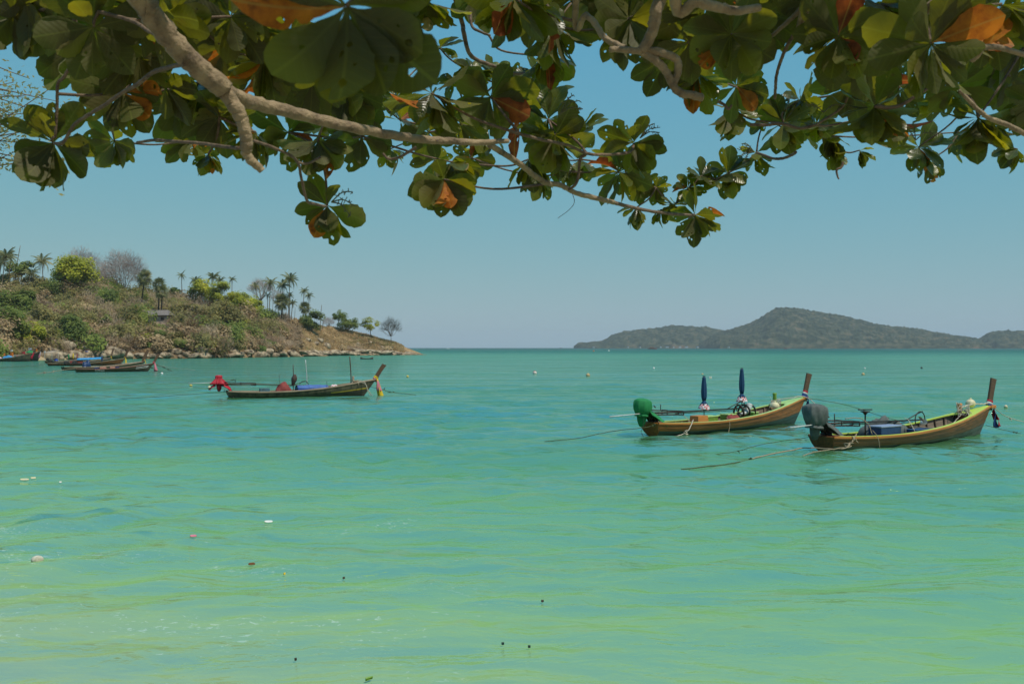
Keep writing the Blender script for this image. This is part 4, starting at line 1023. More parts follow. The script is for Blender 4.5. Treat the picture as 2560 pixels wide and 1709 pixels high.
class Boat:
    def __init__(b, name, label, stern, bow, L=None, mats=None, prow=(0.32, 1.15), detail=2, group=None, beam=1.0, zs=1.0, bowz=1.0):
        """stern, bow = photo pixels of the waterline ends"""
        def wl(p):
            D = CAMH * FPX / (p[1] - HZ); return np.array([(p[0] - 1280) / FPX * D, D])
        if len(stern) == 2: s_, w_ = wl(stern), wl(bow)
        else: s_, w_ = np.array(stern[:2]), np.array(bow[:2])
        b.L = float(np.linalg.norm(w_ - s_)); b.th = math.atan2(w_[1] - s_[1], w_[0] - s_[0])
        b.beam = beam; b.zs = zs; b.bowz = bowz
        b.t = empty(name, (s_[0], s_[1], 0), b.th, label, 'boat', group)
        b.o = s_
        b.m = dict(top=M_BROWN, mid=M_BROWN, low=M_GREYB, rail=M_ORANGE, cap=M_LIME, inner=M_DECK, floor=M_DECK, rib=M_DARKW, fore=M_LIME, bulk=M_REDBR, prow=M_PROW, aft=M_REDBR, transom=None)
        if mats: b.m.update(mats)
        b.prow_spec = prow
        b.detail = detail
        b.build()
    def W(b, x, y, z):      # local -> world
        c, s = math.cos(b.th), math.sin(b.th)
        return (b.o[0] + x * c - y * s, b.o[1] + x * s + y * c, z)
    def hb(b, t): return float(cr(ST, SB, t)) * b.beam
    def sz(b, t): return float(cr(ST, SZ, t)) * b.zs + max(0, t - .6) * (b.bowz - 1)
    def P(b, t, s, side, off=0.0):
        k = float(cr(ST, SK, t)); z = k + (b.sz(t) - k) * s
        y = side * (b.hb(t) * math.sin(PI / 2 * max(s, 0) ** 0.62) + off)
        rake = -0.30 * (1 - min(1, t / 0.12)) ** 1 + 1.05 * max(0, (t - 0.72) / 0.28) ** 2.0
        return (b.L * t + rake * (s * 1.0 - 0.12), y, z)
    def build(b):
        tt = np.concatenate([np.linspace(0, .9, 22), np.linspace(.92, 1.0, 6)])
        if b.detail == 2:
            edges = [0.0, .30, .46, .62, .80, 1.0]
            mats = [b.m['low'], b.m['low'], b.m['mid'], b.m['mid'], b.m['top']]
            for side in (-1, 1):
                for j in range(5):
                    lo, hi = edges[j], edges[j + 1]
                    g = G()
                    outer = [[b.P(t, s, side, o) for t in tt] for s, o in ((lo - .004, -.028), (lo + .004, .012), ((lo + hi) / 2, .010), (hi - .006, .004), (hi, -.026))]
                    g.strip(outer if side < 0 else [r[::-1] for r in outer])
                    g.build('plank', mats[j], b.t, smooth=False)
            # inner skin
            g = G()
            for side in (-1, 1):
                rows = [[b.P(t, s, side, -.045) for t in tt[:-3]] for s in (.12, .3, .5, .7, .88, .985)]
                g.strip(rows)
            g.build('inner_skin', b.m['inner'], b.t, smooth=True)
        else:
            g = G()
            for side in (-1, 1):
                rows = [[b.P(t, s, side, 0) for t in tt] for s in (0, .25, .45, .65, .85, 1.0)]
                g.strip(rows if side < 0 else [r[::-1] for r in rows])
            g.build('hull', b.m['mid'], b.t, smooth=True)
            g = G()
            for side in (-1, 1):
                g.strip([[b.P(t, s, side, .012) for t in tt] for s in (.16, .34)])
            g.build('boot_stripe', b.m['low'], b.t, smooth=True)
            g = G()
            for side in (-1, 1): g.strip([[b.P(t, s, side, -.05) for t in tt[:-3]] for s in (.2, .6, .97)])
            g.build('inner_skin', b.m['inner'], b.t, smooth=True)
        # transom
        g = G(); n = 8
        left = [b.P(0, s, 1, 0) for s in np.linspace(0, 1, n)]; right = [b.P(0, s, -1, 0) for s in np.linspace(0, 1, n)]
        V = left + right; F = [[i, i + 1, n + i + 1, n + i] for i in range(n - 1)]
        g.add(V, F); o = g.build('transom', b.m['transom'] or b.m['mid'], b.t); md = o.modifiers.new('s', 'SOLIDIFY'); md.thickness = 0.05
        # rub rail, sheer cap
        tr = np.linspace(0.0, 0.995, 40)
        for side in (-1, 1):
            g = G()
            prof = ((.008, -.075), (.050, -.065), (.056, .012), (.012, .020))
            rows = []
            for dy, dz in prof + (prof[0],):
                rows.append([(lambda p: (p[0], p[1] + side * dy, p[2] + dz))(b.P(t, 1, side, 0)) for t in tr])
            g.strip(rows); g.build('rub_rail', b.m['rail'], b.t, smooth=False)
            g = G(); rows = []
            w = lambda t: min(.13, b.hb(t) * 0.9)
            for q, dz in ((0.012, -.01), (.014, .032), (-1, .034), (-1, -.012)):
                rows.append([(lambda p: (p[0], p[1] + side * (q if q > 0 else -w(t)), p[2] + dz))(b.P(t, 1, side, 0)) for t in tr[1:]])
            g.strip(rows); g.build('sheer_cap', b.m['cap'], b.t, smooth=False)
        # floor boards, lengthwise
        zf = 0.16
        nb = 6 if b.detail == 2 else 1
        ts = np.linspace(.10, .84, 24)
        for j in range(nb):
            g = G()
            rows = [[], []]
            for t in ts:
                half = b.hb(t) * 0.80
                y0 = -half + 2 * half * j / nb + (0.008 if nb > 1 else 0); y1 = -half + 2 * half * (j + 1) / nb - (0.008 if nb > 1 else 0)
                zz = zf + max(0, t - .5) * 0.95
                rows[0].append((b.L * t, y0, zz)); rows[1].append((b.L * t, y1, zz))
            g.strip(rows); o = g.build('floor_board', b.m['floor'], b.t); md = o.modifiers.new('s', 'SOLIDIFY'); md.thickness = 0.025
        # ribs and thwarts
        if b.detail == 2:
            for t in np.linspace(.12, .86, 17):
                for side in (-1, 1):
                    g = G(); a = [b.P(t, s, side, -.055) for s in np.linspace(.42, .96, 6)]
                    g.strip([[(p[0] - .035, p[1], p[2]) for p in a], [(p[0] - .035, p[1] - side * .05, p[2]) for p in a], [(p[0] + .035, p[1] - side * .05, p[2]) for p in a], [(p[0] + .035, p[1], p[2]) for p in a]])
                    g.build('rib', b.m['rib'], b.t)
        for t in b.m.get('thwarts', (.22, .48, .68)):
            g = G(); z = b.sz(t) - 0.10; half = b.hb(t) * .93
            g.box((b.L * t, 0, z), (.24, 2 * half, .045)); g.build('thwart', b.m.get('thwart', b.m['cap']), b.t, bevel=.01)
        # foredeck: rounded cut-out opening towards the stern
        g = G(); n = 12; t0 = b.m.get('t0', .80)
        rows = []
        for q in np.linspace(-1, 1, 15):
            tstart = t0 + (1 - q * q) * 0.075
            row = []
            for u in np.linspace(0, 1, n):
                t = tstart + (0.995 - tstart) * u
                row.append((b.L * t + 0.93 * max(0, (t - 0.72) / 0.28) ** 2, q * max(0.0, b.hb(t) - .02), b.sz(t) + .012 + .05 * (1 - q * q) * u))
            rows.append(row)
        g.strip(rows); o = g.build('foredeck', b.m['fore'], b.t, smooth=True); md = o.modifiers.new('s', 'SOLIDIFY'); md.thickness = 0.035
        g = G(); tb = t0 + .07; half = b.hb(tb) * .9
        g.strip([[b.P(tb, s, -1, -.05) for s in (.35, .6, .8, .97)], [b.P(tb, s, 1, -.05) for s in (.35, .6, .8, .97)]])
        g.build('bulkhead', b.m['bulk'], b.t)
        # aft deck
        g = G(); ta = np.linspace(0, .085, 5)
        g.strip([[(lambda p: (p[0], p[1] * .97, p[2] + .02))(b.P(t, 1, -1, 0)) for t in ta], [(lambda p: (p[0], p[1] * .97, p[2] + .02))(b.P(t, 1, 1, 0)) for t in ta]])
        o = g.build('aft_deck', b.m['aft'], b.t); md = o.modifiers.new('s', 'SOLIDIFY'); md.thickness = 0.04
        # prow post
        tilt, hgt = b.prow_spec[:2]
        wtop = b.prow_spec[2] if len(b.prow_spec) > 2 else 0.30
        p0 = np.array(b.P(1.0, 1, 1, 0)); p0[1] = 0
        b.stem = p0
        g = G(); N = 9; rows = [[], [], [], []]
        for i in range(N):
            u = i / (N - 1)
            x = p0[0] - .14 + tilt * (u ** 1.25); z = p0[2] - .20 + (hgt + .20) * u
            w = (.24 * (1 - u) ** 2 + .17 + (wtop - .17) * u); th = .085 - .02 * u
            nx = 0.95; nz = -tilt / hgt * 0.5
            for k, (a, c) in enumerate(((-1, -1), (1, -1), (1, 1), (-1, 1))):
                rows[k].append((x + a * w / 2 * nx, c * th / 1.6, z + a * w / 2 * nz))
        g.strip(rows + [rows[0]]); g.add([rows[k][-1] for k in range(4)], [(0, 1, 2, 3)])
        g.build('prow_post', b.m['prow'], b.t, bevel=.012 if b.detail == 2 else 0)
        b.ptop = (p0[0] - .14 + tilt, 0, p0[2] + hgt)

    def ribbon(b, bands, tails, size=1.0, low=.9):
        """cloth wound round the foot of the prow post plus hanging tails"""
        p0 = b.stem; tilt, hgt = b.prow_spec[:2]
        for i, m_ in enumerate(bands):
            u = 0.14 + i * 0.062; g = G()
            x = p0[0] - .14 + tilt * (u ** 1.25) ; z = p0[2] - .20 + (hgt + .20) * u
            w = .27 * (1 - u) ** 2 + .20
            prof = []
            g.lathe([(1.0, -.045), (1.09, -.02), (1.09, .02), (1.0, .045)], c=(0, 0, 0), k=14, sx=w / 2 * 1.12, sy=.10)
            g.build('ribbon_band', m_, b.t, smooth=True, loc=(x, 0, z), rot=(0, math.atan2(tilt, hgt), 0))
        for i, (m_, ln, dx, dy) in enumerate(tails):
            g = G(); N = 14; rows = [[], []]
            for k in range(N):
                u = k / (N - 1)
                xx = p0[0] + .06 + dx * u + .03 * math.sin(5 * u + i); zz = p0[2] + .02 - ln * u
                yy = dy * u - 0.09 + .03 * math.sin(7 * u + i * 2); w = (.05 + .10 * u) * size
                tw = math.sin(u * 3 + i) * .6
                rows[0].append((xx - w * math.cos(tw), yy - w * math.sin(tw), zz)); rows[1].append((xx + w * math.cos(tw), yy + w * math.sin(tw), zz))
            g.strip(rows); o = g.build('ribbon_tail', m_, b.t, smooth=True); md = o.modifiers.new('s', 'SOLIDIFY'); md.thickness = 0.012

    def engine(b, cover, kind, x=-.45, z=1.15, shaft_x=6.4, shaft_z=.78, tiller=1.6, tz=1.0, size=1.0, cage=True, pipe=None):
        """engine swung on the stern pivot under a tied cloth, frame, long shaft laid forward, tiller aft"""
        s = size
        r = np.random.default_rng(int(abs(b.o[0]) * 10))
        ph = r.random(6) * 6.28
        def fold(a, v, st=1.0):
            return 1 + st * (0.06 * math.sin(3 * a + ph[0] + v) + (0.015 + .10 * v ** 1.5) * math.sin(8 * a + ph[1] + 2.5 * v + math.sin(3 * a)) + 0.06 * v * math.sin(15 * a + ph[2] - 2 * v) + 0.05 * math.sin(2 * a + 3 * v + ph[3]))
        # cover over the block
        g = G()
        if kind == 'tied':      # bulging bonnet drawn in with a cord below
            prof = [(.03, .43), (.16, .42), (.32, .38), (.43, .31), (.47, .20), (.475, .06), (.45, -.08), (.41, -.20), (.35, -.31), (.30, -.37), (.35, -.42), (.34, -.47)]
            pa = np.array(prof[::-1]); uu = np.linspace(0, 1, 30); pi_ = np.linspace(0, 1, len(pa))
            pr = [(float(np.interp(q, pi_, pa[:, 0])) * s, float(np.interp(q, pi_, pa[:, 1])) * s) for q in uu]
            def crease(a, v):       # pulled-in creases that run up from the cord, sagging pockets between them
                n1_ = float(fbm(np.array([a * 1.6 + ph[1] * 3]), np.array([v * 1.5 + ph[2]]), 3, 1)[0]); n2_ = float(fbm(np.array([a * 4.2 + ph[3]]), np.array([v * 3.0 + ph[0]]), 2, 4)[0])
                ridge = abs(math.sin(4.5 * a + 3 * n1_ + ph[0] + 1.2 * v)) ** .6
                return 1 + .42 * (n1_ - .5) + .16 * (n2_ - .5) + (.16 * (1 - v) ** 1.2) * (ridge - .6)
            blend = lambda a, v: (lambda w: crease(a, v) * (1 - w) + crease(a - 2 * PI, v) * w)(max(0.0, (a - 2 * PI + .9) / .9))
            g.lathe(pr, k=72, fold=blend, sx=1.0, sy=.85)
            g.build('engine_cover', cover, b.t, smooth=True, loc=(x, 0, z + .30 * s), rot=(0, .10, 0))
            # loose flaps hanging towards the boat
            g = G(); N = 10; K = 12; rows = []
            for i in range(N):
                v = i / (N - 1); row = []
                for k in range(K):
                    q = k / (K - 1) - .5
                    ww = (.34 + .40 * v)
                    row.append((x + .22 * s + .88 * v * s + .05 * math.sin(9 * q + 4 * v), q * ww * 1.5 + 0.05 * math.sin(6 * v + q * 5) - .10, z + (.20 - .34 * v - .26 * v * v - abs(q) ** 1.5 * .85) * s + .035 * math.sin(17 * q + 5 * v) * (.4 + v)))
                rows.append(row)
            g.strip(rows); o = g.build('cover_flap', cover, b.t, smooth=True); md = o.modifiers.new('s', 'SOLIDIFY'); md.thickness = .012
        else:                   # bunched loose sheet (red boat)
            prof = [(.05, .50), (.20, .48), (.26, .38), (.22, .26), (.24, .18), (.34, .02), (.46, -.16), (.52, -.30)]
            g.lathe([(a * s, c * s) for a, c in prof[::-1]], k=44, fold=lambda a, v: fold(a, 1 - v, 2.0), sx=1.25, sy=.9)
            g.build('engine_cover', cover, b.t, smooth=True, loc=(x, 0, z + .22 * s))
            g = G(); rows = []
            for i in range(9):
                v = i / 8; rows.append([(x + .25 + .65 * v + .05 * math.sin(8 * q + 3 * v), q * (.5 + .5 * v), z + .1 - .5 * v ** 1.6 - abs(q) * .5 + .05 * math.sin(20 * q + 6 * v)) for q in np.linspace(-.5, .5, 12)])
            g.strip(rows); o = g.build('cover_flap', cover, b.t, smooth=True); md = o.modifiers.new('s', 'SOLIDIFY'); md.thickness = .012
            g = G(); rows = []
            for i in range(8):
                v = i / 7; rows.append([(x - .25 - .45 * v + .05 * math.sin(8 * q + 3 * v), q * (.4 + .4 * v), z + .02 - .42 * v ** 1.3 - abs(q) * .3 + .05 * math.sin(18 * q + 6 * v)) for q in np.linspace(-.5, .5, 10)])
            g.strip(rows); o = g.build('cover_flap', cover, b.t, smooth=True); md = o.modifiers.new('s', 'SOLIDIFY'); md.thickness = .012
        # lower engine, gearbox in cloth and the pivot
        g = G(); g.lathe([(.02, -.42), (.10, -.38), (.17, -.15), (.20, .10), (.16, .2)], k=24, fold=lambda a, v: 1 + .16 * math.sin(3 * a + ph[4]) + .10 * math.sin(7 * a + 4 * v)); g.build('engine_skirt', cover, b.t, smooth=True, loc=(x + .02, .05, z - .22))
        g = G(); g.tube([(x + .3, 0, z - .12), (-.05, 0, z - .3), (.05, 0, b.sz(0) + .02)], .05, 8); g.tube([(.05, -.25, b.sz(0) + .05), (.05, .25, b.sz(0) + .05)], .045, 8); g.build('pivot', M_METAL, b.t, smooth=True)
        # tiller
        g = G(); g.tube([(x + .05, -.12, tz + .05), (x - tiller, -.22, tz)], [.022, .028], 8); g.build('tiller', M_PIPE, b.t, smooth=True)
        # cage frame
        if cage:
            g = G()
            for yy in (-.16, .16):
                g.tube([(x + .3, yy, z + .12), (1.95, yy, z - .02)], .028, 6)
                g.tube([(x + .5, yy, z - .10), (1.95, yy, z - .19)], .028, 6)
                g.tube([(1.95, yy, z - .02), (1.95, yy, z - .19)], .028, 6)
                g.tube([(.8, yy, z + .07), (.8, yy, z - .14)], .022, 6)
            g.tube([(1.95, -.16, z - .02), (1.95, .16, z - .02)], .028, 6); g.tube([(.8, -.16, z + .07), (.8, .16, z + .07)], .028, 6)
            g.tube([(.35, -.16, z + .10), (.35, -.16, z + .36)], .02, 6)
            g.tube([(-.05, -.2, z + .24), (.35, .25, z + .27)], .03, 6)
            g.build('frame', M_METAL, b.t, smooth=True)
        # shaft
        g = G(); g.tube([(x + .3, 0, z - .02), (x + 2.4, 0, z - .06), (shaft_x, -.05, shaft_z)], [.045, .04, .032], 8)
        g.tube([(1.6, .05, z - .13), (shaft_x - .6, .02, shaft_z - .09)], .018, 6)
        g.build('propeller_shaft', pipe or M_METAL, b.t, smooth=True)
        # guard hoop, propeller
        g = G(); a = np.linspace(-.5, PI + .4, 14)
        g.tube([(shaft_x - .55 + .36 * (1 - math.cos(q)) * 1.0, -.05, shaft_z + .02 + .34 * math.sin(q)) for q in a], .022, 6)
        g.tube([(shaft_x - 1.3, -.05, shaft_z + .0), (shaft_x - .5, -.05, shaft_z + .25), (shaft_x, -.05, shaft_z + .36)], .022, 6)
        g.build('propeller_guard', M_METAL, b.t, smooth=True)
        g = G()
        for k in range(2):
            aa = k * PI + .5
            rows = []
            for i in range(6):
                v = i / 5; w = .075 * math.sin(PI * (0.15 + .8 * v)); c, s_ = math.cos(aa) * .24 * v, math.sin(aa) * .24 * v
                rows.append([(shaft_x + .02 - w * .6, -.05 + c - w * math.sin(aa), shaft_z + s_ + w * math.cos(aa)), (shaft_x + .02 + w * .6, -.05 + c + w * math.sin(aa), shaft_z + s_ - w * math.cos(aa))])
            g.strip(rows)
        g.lathe([(.02, -.05), (.045, -.02), (.045, .05), (.02, .07)], c=(shaft_x, -.05, shaft_z), k=10)
        o = g.build('propeller', pmat('brass_grey', (0.35, 0.33, 0.28), (0.22, 0.2, 0.17), 6, .4, metal=.6), b.t)

def rope(label, pts, r=.02, mat=None, sag=0, group=None, knots=(), name='mooring_rope', weeds=0):
    r *= .72
    P = catmull(pts, 8); n = len(P)
    if sag:
        u = np.linspace(0, 1, n); P[:, 2] -= sag * 4 * u * (1 - u)
    rr = np.random.default_rng(len(label) * 7 + n)
    P[1:-1] += rr.normal(size=(n - 2, 3)) * r * 0.35
    g = G(); g.tube(P, r, 6)
    for k in knots:
        c = P[int(k * (n - 1))]
        q = [c + rr.normal(size=3) * r * 2.6 for _ in range(7)]
        g.tube(catmull(q, 4), r * .9, 5)
    for _ in range(weeds):
        c = P[rr.integers(0, n)]; g.tube([c, c + [rr.normal() * .04, rr.normal() * .04, -.10 * rr.random() - .03]], r * .45, 4)
    o = g.build(name, mat or M_ROPE, smooth=True); return tag(o, label, 'rope', group)

def coil(label, c, rad, n=5, r=.018, mat=None, seed=1, flat=.35, tails=3):
    rr = np.random.default_rng(seed); g = G()
    for k in range(n):
        a0 = rr.random() * 6.28; q = [(c[0] + rad * (0.6 + .5 * rr.random()) * math.cos(a0 + t), c[1] + rad * (.6 + .5 * rr.random()) * math.sin(a0 + t) * .8, c[2] + rad * flat * rr.normal() * .6) for t in np.linspace(0, 5.6, 8)]
        g.tube(catmull(q, 5), r, 5)
    for k in range(tails):
        a = rr.random() * 6.28
        g.tube(catmull([(c[0], c[1], c[2] + .05), (c[0] + .3 * math.cos(a), c[1] + .3 * math.sin(a), c[2] - .05), (c[0] + .45 * math.cos(a), c[1] + .5 * math.sin(a), c[2] - .3)], 5), r, 5)
    return tag(g.build('rope_coil', mat or M_ROPEW, smooth=True), label, 'rope')

def box_thing(name, label, cat, boat, x, y, z, d, mat, lid=None, taper=1.0, rot=0):
    t = empty(name, boat.W(x, y, z), boat.th + rot, label, cat)
    w, h = d[0] / 2, d[1] / 2
    V = [(-w, -h, 0), (w, -h, 0), (w, h, 0), (-w, h, 0), (-w * taper, -h * taper, d[2]), (w * taper, -h * taper, d[2]), (w * taper, h * taper, d[2]), (-w * taper, h * taper, d[2])]
    g = G(); g.add(V, [(0, 3, 2, 1), (4, 5, 6, 7), (0, 1, 5, 4), (1, 2, 6, 5), (2, 3, 7, 6), (3, 0, 4, 7)])
    g.build('body', mat, t, bevel=.015)
    if lid:
        g = G(); g.box((0, 0, d[2] + .035), (d[0] * taper + .05, d[1] * taper + .05, .065)); g.build('lid', lid, t, bevel=.02)
    return t

def tarp_heap(name, label, boat, x, y, z, rx, ry, rz, mat, seed, cat='tarpaulin', spikes=2):
    rr = np.random.default_rng(seed); ph = rr.random(8) * 6.28
    g = G(); rows = []
    pk = [(rr.uniform(-.5, .5), rr.uniform(-.3, .3), rr.uniform(.08, .2)) for _ in range(spikes)]
    for v in np.linspace(-1, 1, 22):
        row = []
        for q in np.linspace(-1, 1, 18):
            r2 = min(1, (abs(v) ** 2.6 + abs(q) ** 2.6)) ; h = (1 - r2) ** .42
            h *= .85 + .12 * math.sin(4 * v + ph[0]) + .08 * math.sin(9 * v + 5 * q + ph[1]) + .06 * math.sin(14 * q + 3 * v + ph[2])
            for a, c, m in pk: h += m * math.exp(-((v - a) ** 2 + (q - c) ** 2) / .07) * (1 - r2)
            row.append((v * rx, q * ry, max(0, h) * rz))
        rows.append(row)
    g.strip(rows)
    o = g.build(name, mat, smooth=True, loc=boat.W(x, y, z), rot=(0, 0, boat.th)); md = o.modifiers.new('s', 'SOLIDIFY'); md.thickness = .01
    return tag(o, label, cat)

def ball(name, label, loc, r, mat, cat='buoy', group=None, squash=.92, knob=True):
    g = G(); n = 12
    g.lathe([(max(.001, r * math.sin(PI * i / n)), -r * squash * math.cos(PI * i / n)) for i in range(n + 1)], k=20)
    if knob: g.tube([(0, 0, r * squash * .9), (0, 0, r * squash + r * .22)], r * .22, 8)
    return tag(g.build(name, mat, smooth=True, loc=loc), label, cat, group)

def parasol(label, boat, x, y, z0, z1, seed, size=1.0):
    t = empty('closed_parasol', boat.W(x, y, z0), 0, label, 'parasol', 'closed blue parasols on the second boat')
    H = z1 - z0; rr = np.random.default_rng(seed); ph = rr.random(3) * 6.28
    g = G(); g.tube([(0, 0, -.1), (0, 0, H)], .022, 8); g.build('pole', M_METAL, t, smooth=True)
    zt = H; zb = H * .50
    fo = lambda a, v: 1 + .22 * math.sin(8 * a + ph[0]) * (.4 + .6 * v)
    L_ = zt - zb
    prof = [(.035, zt), (.08, zt - .03), (.075, zt - .06 * L_), (.105, zt - .3 * L_), (.122, zt - .62 * L_), (.11, zt - .85 * L_), (.075, zb)]
    g = G(); g.lathe(prof, k=32, fold=fo); g.build('canopy', M_NAVY, t, smooth=True)
    g = G(); g.lathe([(.07, zb), (.12, zb - .09), (.19, zb - .2)], k=32, fold=lambda a, v: 1 + .25 * math.sin(6 * a + ph[1]) * v); g.build('canopy_skirt', M_NAVY, t, smooth=True)
    g = G()
    for i in range(12):
        a = i * PI / 6
        c, s = math.cos(a), math.sin(a)
        rows = [[(c * r_ - s * w, s * r_ + c * w, zz), (c * r_ * 1.03, s * r_ * 1.03, zz + .01), (c * r_ + s * w, s * r_ - c * w, zz)] for r_, w, zz in ((.17, .05, zb - .16), (.25, .075, zb - .27 - .05 * rr.random()), (.28, .06, zb - .36 - .08 * rr.random()))]
        g.strip(rows)
    o = g.build('striped_edge', M_RWB, t); md = o.modifiers.new('s', 'SOLIDIFY'); md.thickness = .006
    g = G(); g.box((0, 0, zt + .03), (.13, .05, .05)); g.build('cap', M_METAL, t)
    return t

# ---- boat 3: right-hand boat, brown varnish, grey engine cover
B3 = Boat('longtail_boat', 'brown long-tail boat with a grey engine cover nearest the right edge', (2063.0, 1126.5), (2449.0, 1089.5), mats=dict(top=M_BROWN, mid=M_BROWN2, low=M_GREYB, thwarts=(.62,), thwart=M_DECK), prow=(.40, 1.22, .46), group='long-tail boats moored at the right')
B3.ribbon([M_RBLUE, M_CWHITE, M_RRED], [(M_RRED, 1.0, .42, -.10), (M_RBLUE, 1.05, .22, -.05), (M_RRED, .7, .30, .05)])
B3.engine(M_CGREY, 'tied', x=-.62, z=1.08, shaft_x=6.5, shaft_z=.93, tiller=1.75, tz=1.02, size=1.06)
g = G(); g.tube([(2.55, .0, .2), (2.55, .0, 1.42)], .03, 8); g.tube([(2.1, 0, 1.52), (3.0, 0, 1.49)], .028, 6); g.lathe([(.04, 1.30), (.10, 1.38), (.20, 1.42), (.18, 1.45)], c=(2.55, 0, 0), k=12)
g.build('shaft_rest', M_METAL, B3.t, smooth=True)
tarp_heap('tarpaulin', 'grey tarpaulin heap over gear amidships in the brown right-hand boat', B3, 3.95, .35, .25, 1.15, .5, .80, M_CGREY, 3, spikes=1)
tarp_heap('tarpaulin', 'smaller peaked grey tarpaulin behind the blue cooler in the right-hand boat', B3, 4.9, .15, .25, .62, .45, .66, M_CGREY, 8, spikes=2)
box_thing('cooler_box', 'large blue cooler box with a pale lid in the brown right-hand boat', 'cooler', B3, 3.35, -.35, .18, (1.35, .6, .62), M_COOL, M_COOLL)
box_thing('plastic_crate', 'blue plastic crate right of the cooler box under the shaft', 'crate', B3, 5.55, -.45, .2, (1.1, .5, .42), M_COOL)
ball('fender_ball', 'small white float ball lying beside the propeller guard', B3.W(7.05, .25, .78), .14, M_WHITE, 'float', knob=False)
ball('fender_ball', 'cream round float on the bow rim of the right-hand boat', B3.W(10.85, .30, B3.sz(.96) + .20), .22, M_CREAM, 'float')
g = G(); g.lathe([(.10, 0), (.11, .05), (.09, .35), (.12, .42), (.11, .5)], k=10); g.build('mooring_bitt', M_ORANGE2, B3.t, smooth=True, loc=(9.95, .30, B3.sz(.9) - .12))
coil('tangled pale rope hanging from the orange bitt of the right-hand boat', B3.W(9.75, -.0, 1.18), .30, 6, .012, M_ROPEW, 4, flat=1.0, tails=6)
rope('pale rope led from the bitt aft along the deck of the right-hand boat', [B3.W(9.8, .1, 1.05), B3.W(8.8, .0, .62), B3.W(8.0, -.1, .50), B3.W(7.0, -.35, .58)], .022, M_ROPEW, name='deck_rope')
rope('pale rope over the foredeck of the right-hand boat to its stem', [B3.W(9.9, .25, 1.32), B3.W(10.8, .15, 1.44), B3.W(11.9, -.05, 1.44)], .045, M_ROPEW, name='deck_rope')
g = G(); g.box((B3.stem[0] + .02, 0, B3.stem[2] - .06), (.42, .30, .14)); g.build('stem_block', M_ORANGE2, B3.t, bevel=.02)
# mooring lines of boat 3
rope('thick tan mooring rope from the near stern corner of the right-hand boat', [B3.W(.95, -.72, .66), B3.W(.35, -.9, .35), B3.W(-.35, -1.0, .18), P3(2010, 1120, 38.2), P3(1980, 1140, 37.2), P3(1905, 1160, 35.0), P3(1840, 1176, 33.2)][:4] + [(8.9, 35.8, .08), (8.0, 34.6, -.02)], .032, M_ROPE, knots=(.12, .2, .3), weeds=8)
rope('tan rope tail drooping into the water below the right-hand stern', [B3.W(-.2, -1.0, .22), (10.95, 36.6, .12), (10.2, 35.7, -.05)], .025, M_ROPE)
rope('green weedy end of the thick mooring rope left of the right-hand boat', [(8.6, 35.3, .06), (7.9, 34.5, .045), (6.8, 33.6, .015), (5.6, 33.0, -.03)], .028, M_ROPEG, knots=(.1, .12), weeds=12)
rope('thin dark mooring rope from the engine of the right-hand boat', [B3.W(-.45, -.1, .62), (9.6, 37.6, .38), (8.1, 37.2, .08), (6.2, 36.8, -.02)], .016, M_ROPEG, knots=(.62,))
rope('short tan rope hanging over the near side of the right-hand boat', [B3.W(1.95, -.75, .75), B3.W(2.0, -.94, .5), B3.W(2.02, -1.0, .2), B3.W(2.05, -1.0, -.1)], .018, M_ROPE)
rope('hose looped over the shaft of the right-hand boat', [B3.W(1.1, -.1, 1.2), B3.W(1.7, -.3, 1.22), B3.W(2.0, -.5, 1.0), B3.W(2.0, -.7, .6)], .024, M_ROPE, name='hose')
rope('pale rope tied across the shaft of the right-hand boat', [B3.W(4.7, -.85, .56), B3.W(4.95, -.4, .98), B3.W(5.1, -.1, 1.08)], .018, M_ROPEW, knots=(.4,))
rope('anchor rope running right from the bow of the right-hand boat', [B3.W(B3.stem[0] + .2, 0, 1.28), (23.2, 46.6, .75), (25.0, 47.6, .35), (28.0, 49.5, -.05)], .022, M_ROPEW, knots=(.4, .6))
rope('low anchor rope with a weedy knot right of the right-hand bow', [(21.4, 45.0, .5), (22.6, 45.8, .22), (23.8, 46.6, -.02)], .018, M_ROPEG, knots=(.85, .9))

# ---- boat 2: orange varnish, green engine cover, parasols
B2 = Boat('longtail_boat', 'orange-brown long-tail boat with two closed blue parasols and a green engine cover', (1632.0, 1087.0), (1988.5, 1057.5), mats=dict(top=M_VARN, mid=M_VARN, low=M_TEALB, cap=M_PALELIME, fore=M_PALELIME, floor=M_ORANGE2, rib=M_DECK, bulk=M_LIMEG, thwart=M_LIMEG, thwarts=(.35, .62), aft=M_BROWN), prow=(.48, 1.24, .46), group='long-tail boats moored at the right')
B2.ribbon([M_RBLUE, M_RBLUE, M_CWHITE, M_RRED], [(M_RRED, .85, .40, .1), (M_RBLUE, .95, .05, -.1), (M_RBLUE, .8, .12, 0)])
B2.engine(M_CGREEN, 'tied', x=-.72, z=1.04, shaft_x=6.6, shaft_z=.98, tiller=2.3, tz=.98, size=.92)
parasol('left one of the two closed blue parasols on the orange-brown boat', B2, 3.75, .1, .3, 2.58, 1)
parasol('right one of the two closed blue parasols, near the propeller guard', B2, 6.75, .15, .45, 2.92, 2)
box_thing('engine_box', 'orange wooden box with a dark opening in the orange-brown boat', 'box', B2, 2.95, -.25, .16, (.85, .62, .62), M_ORANGE2, taper=.82)
g = G(); g.box((0, 0, 0), (.22, .05, .2)); tmp = g.build('vent', pmat('black_gap', (.01, .01, .01)), bpy.data.objects['engine_box'], loc=(-.22, -.355, .14))
box_thing('bench_box', 'light green bench box amidships in the orange-brown boat', 'box', B2, 4.35, .3, .2, (.8, .5, .42), M_LIMEG, M_PALELIME)
box_thing('bench_box', 'light green box under the right-hand parasol', 'box', B2, 5.6, .1, .25, (.6, .5, .42), M_LIMEG, M_PALELIME)
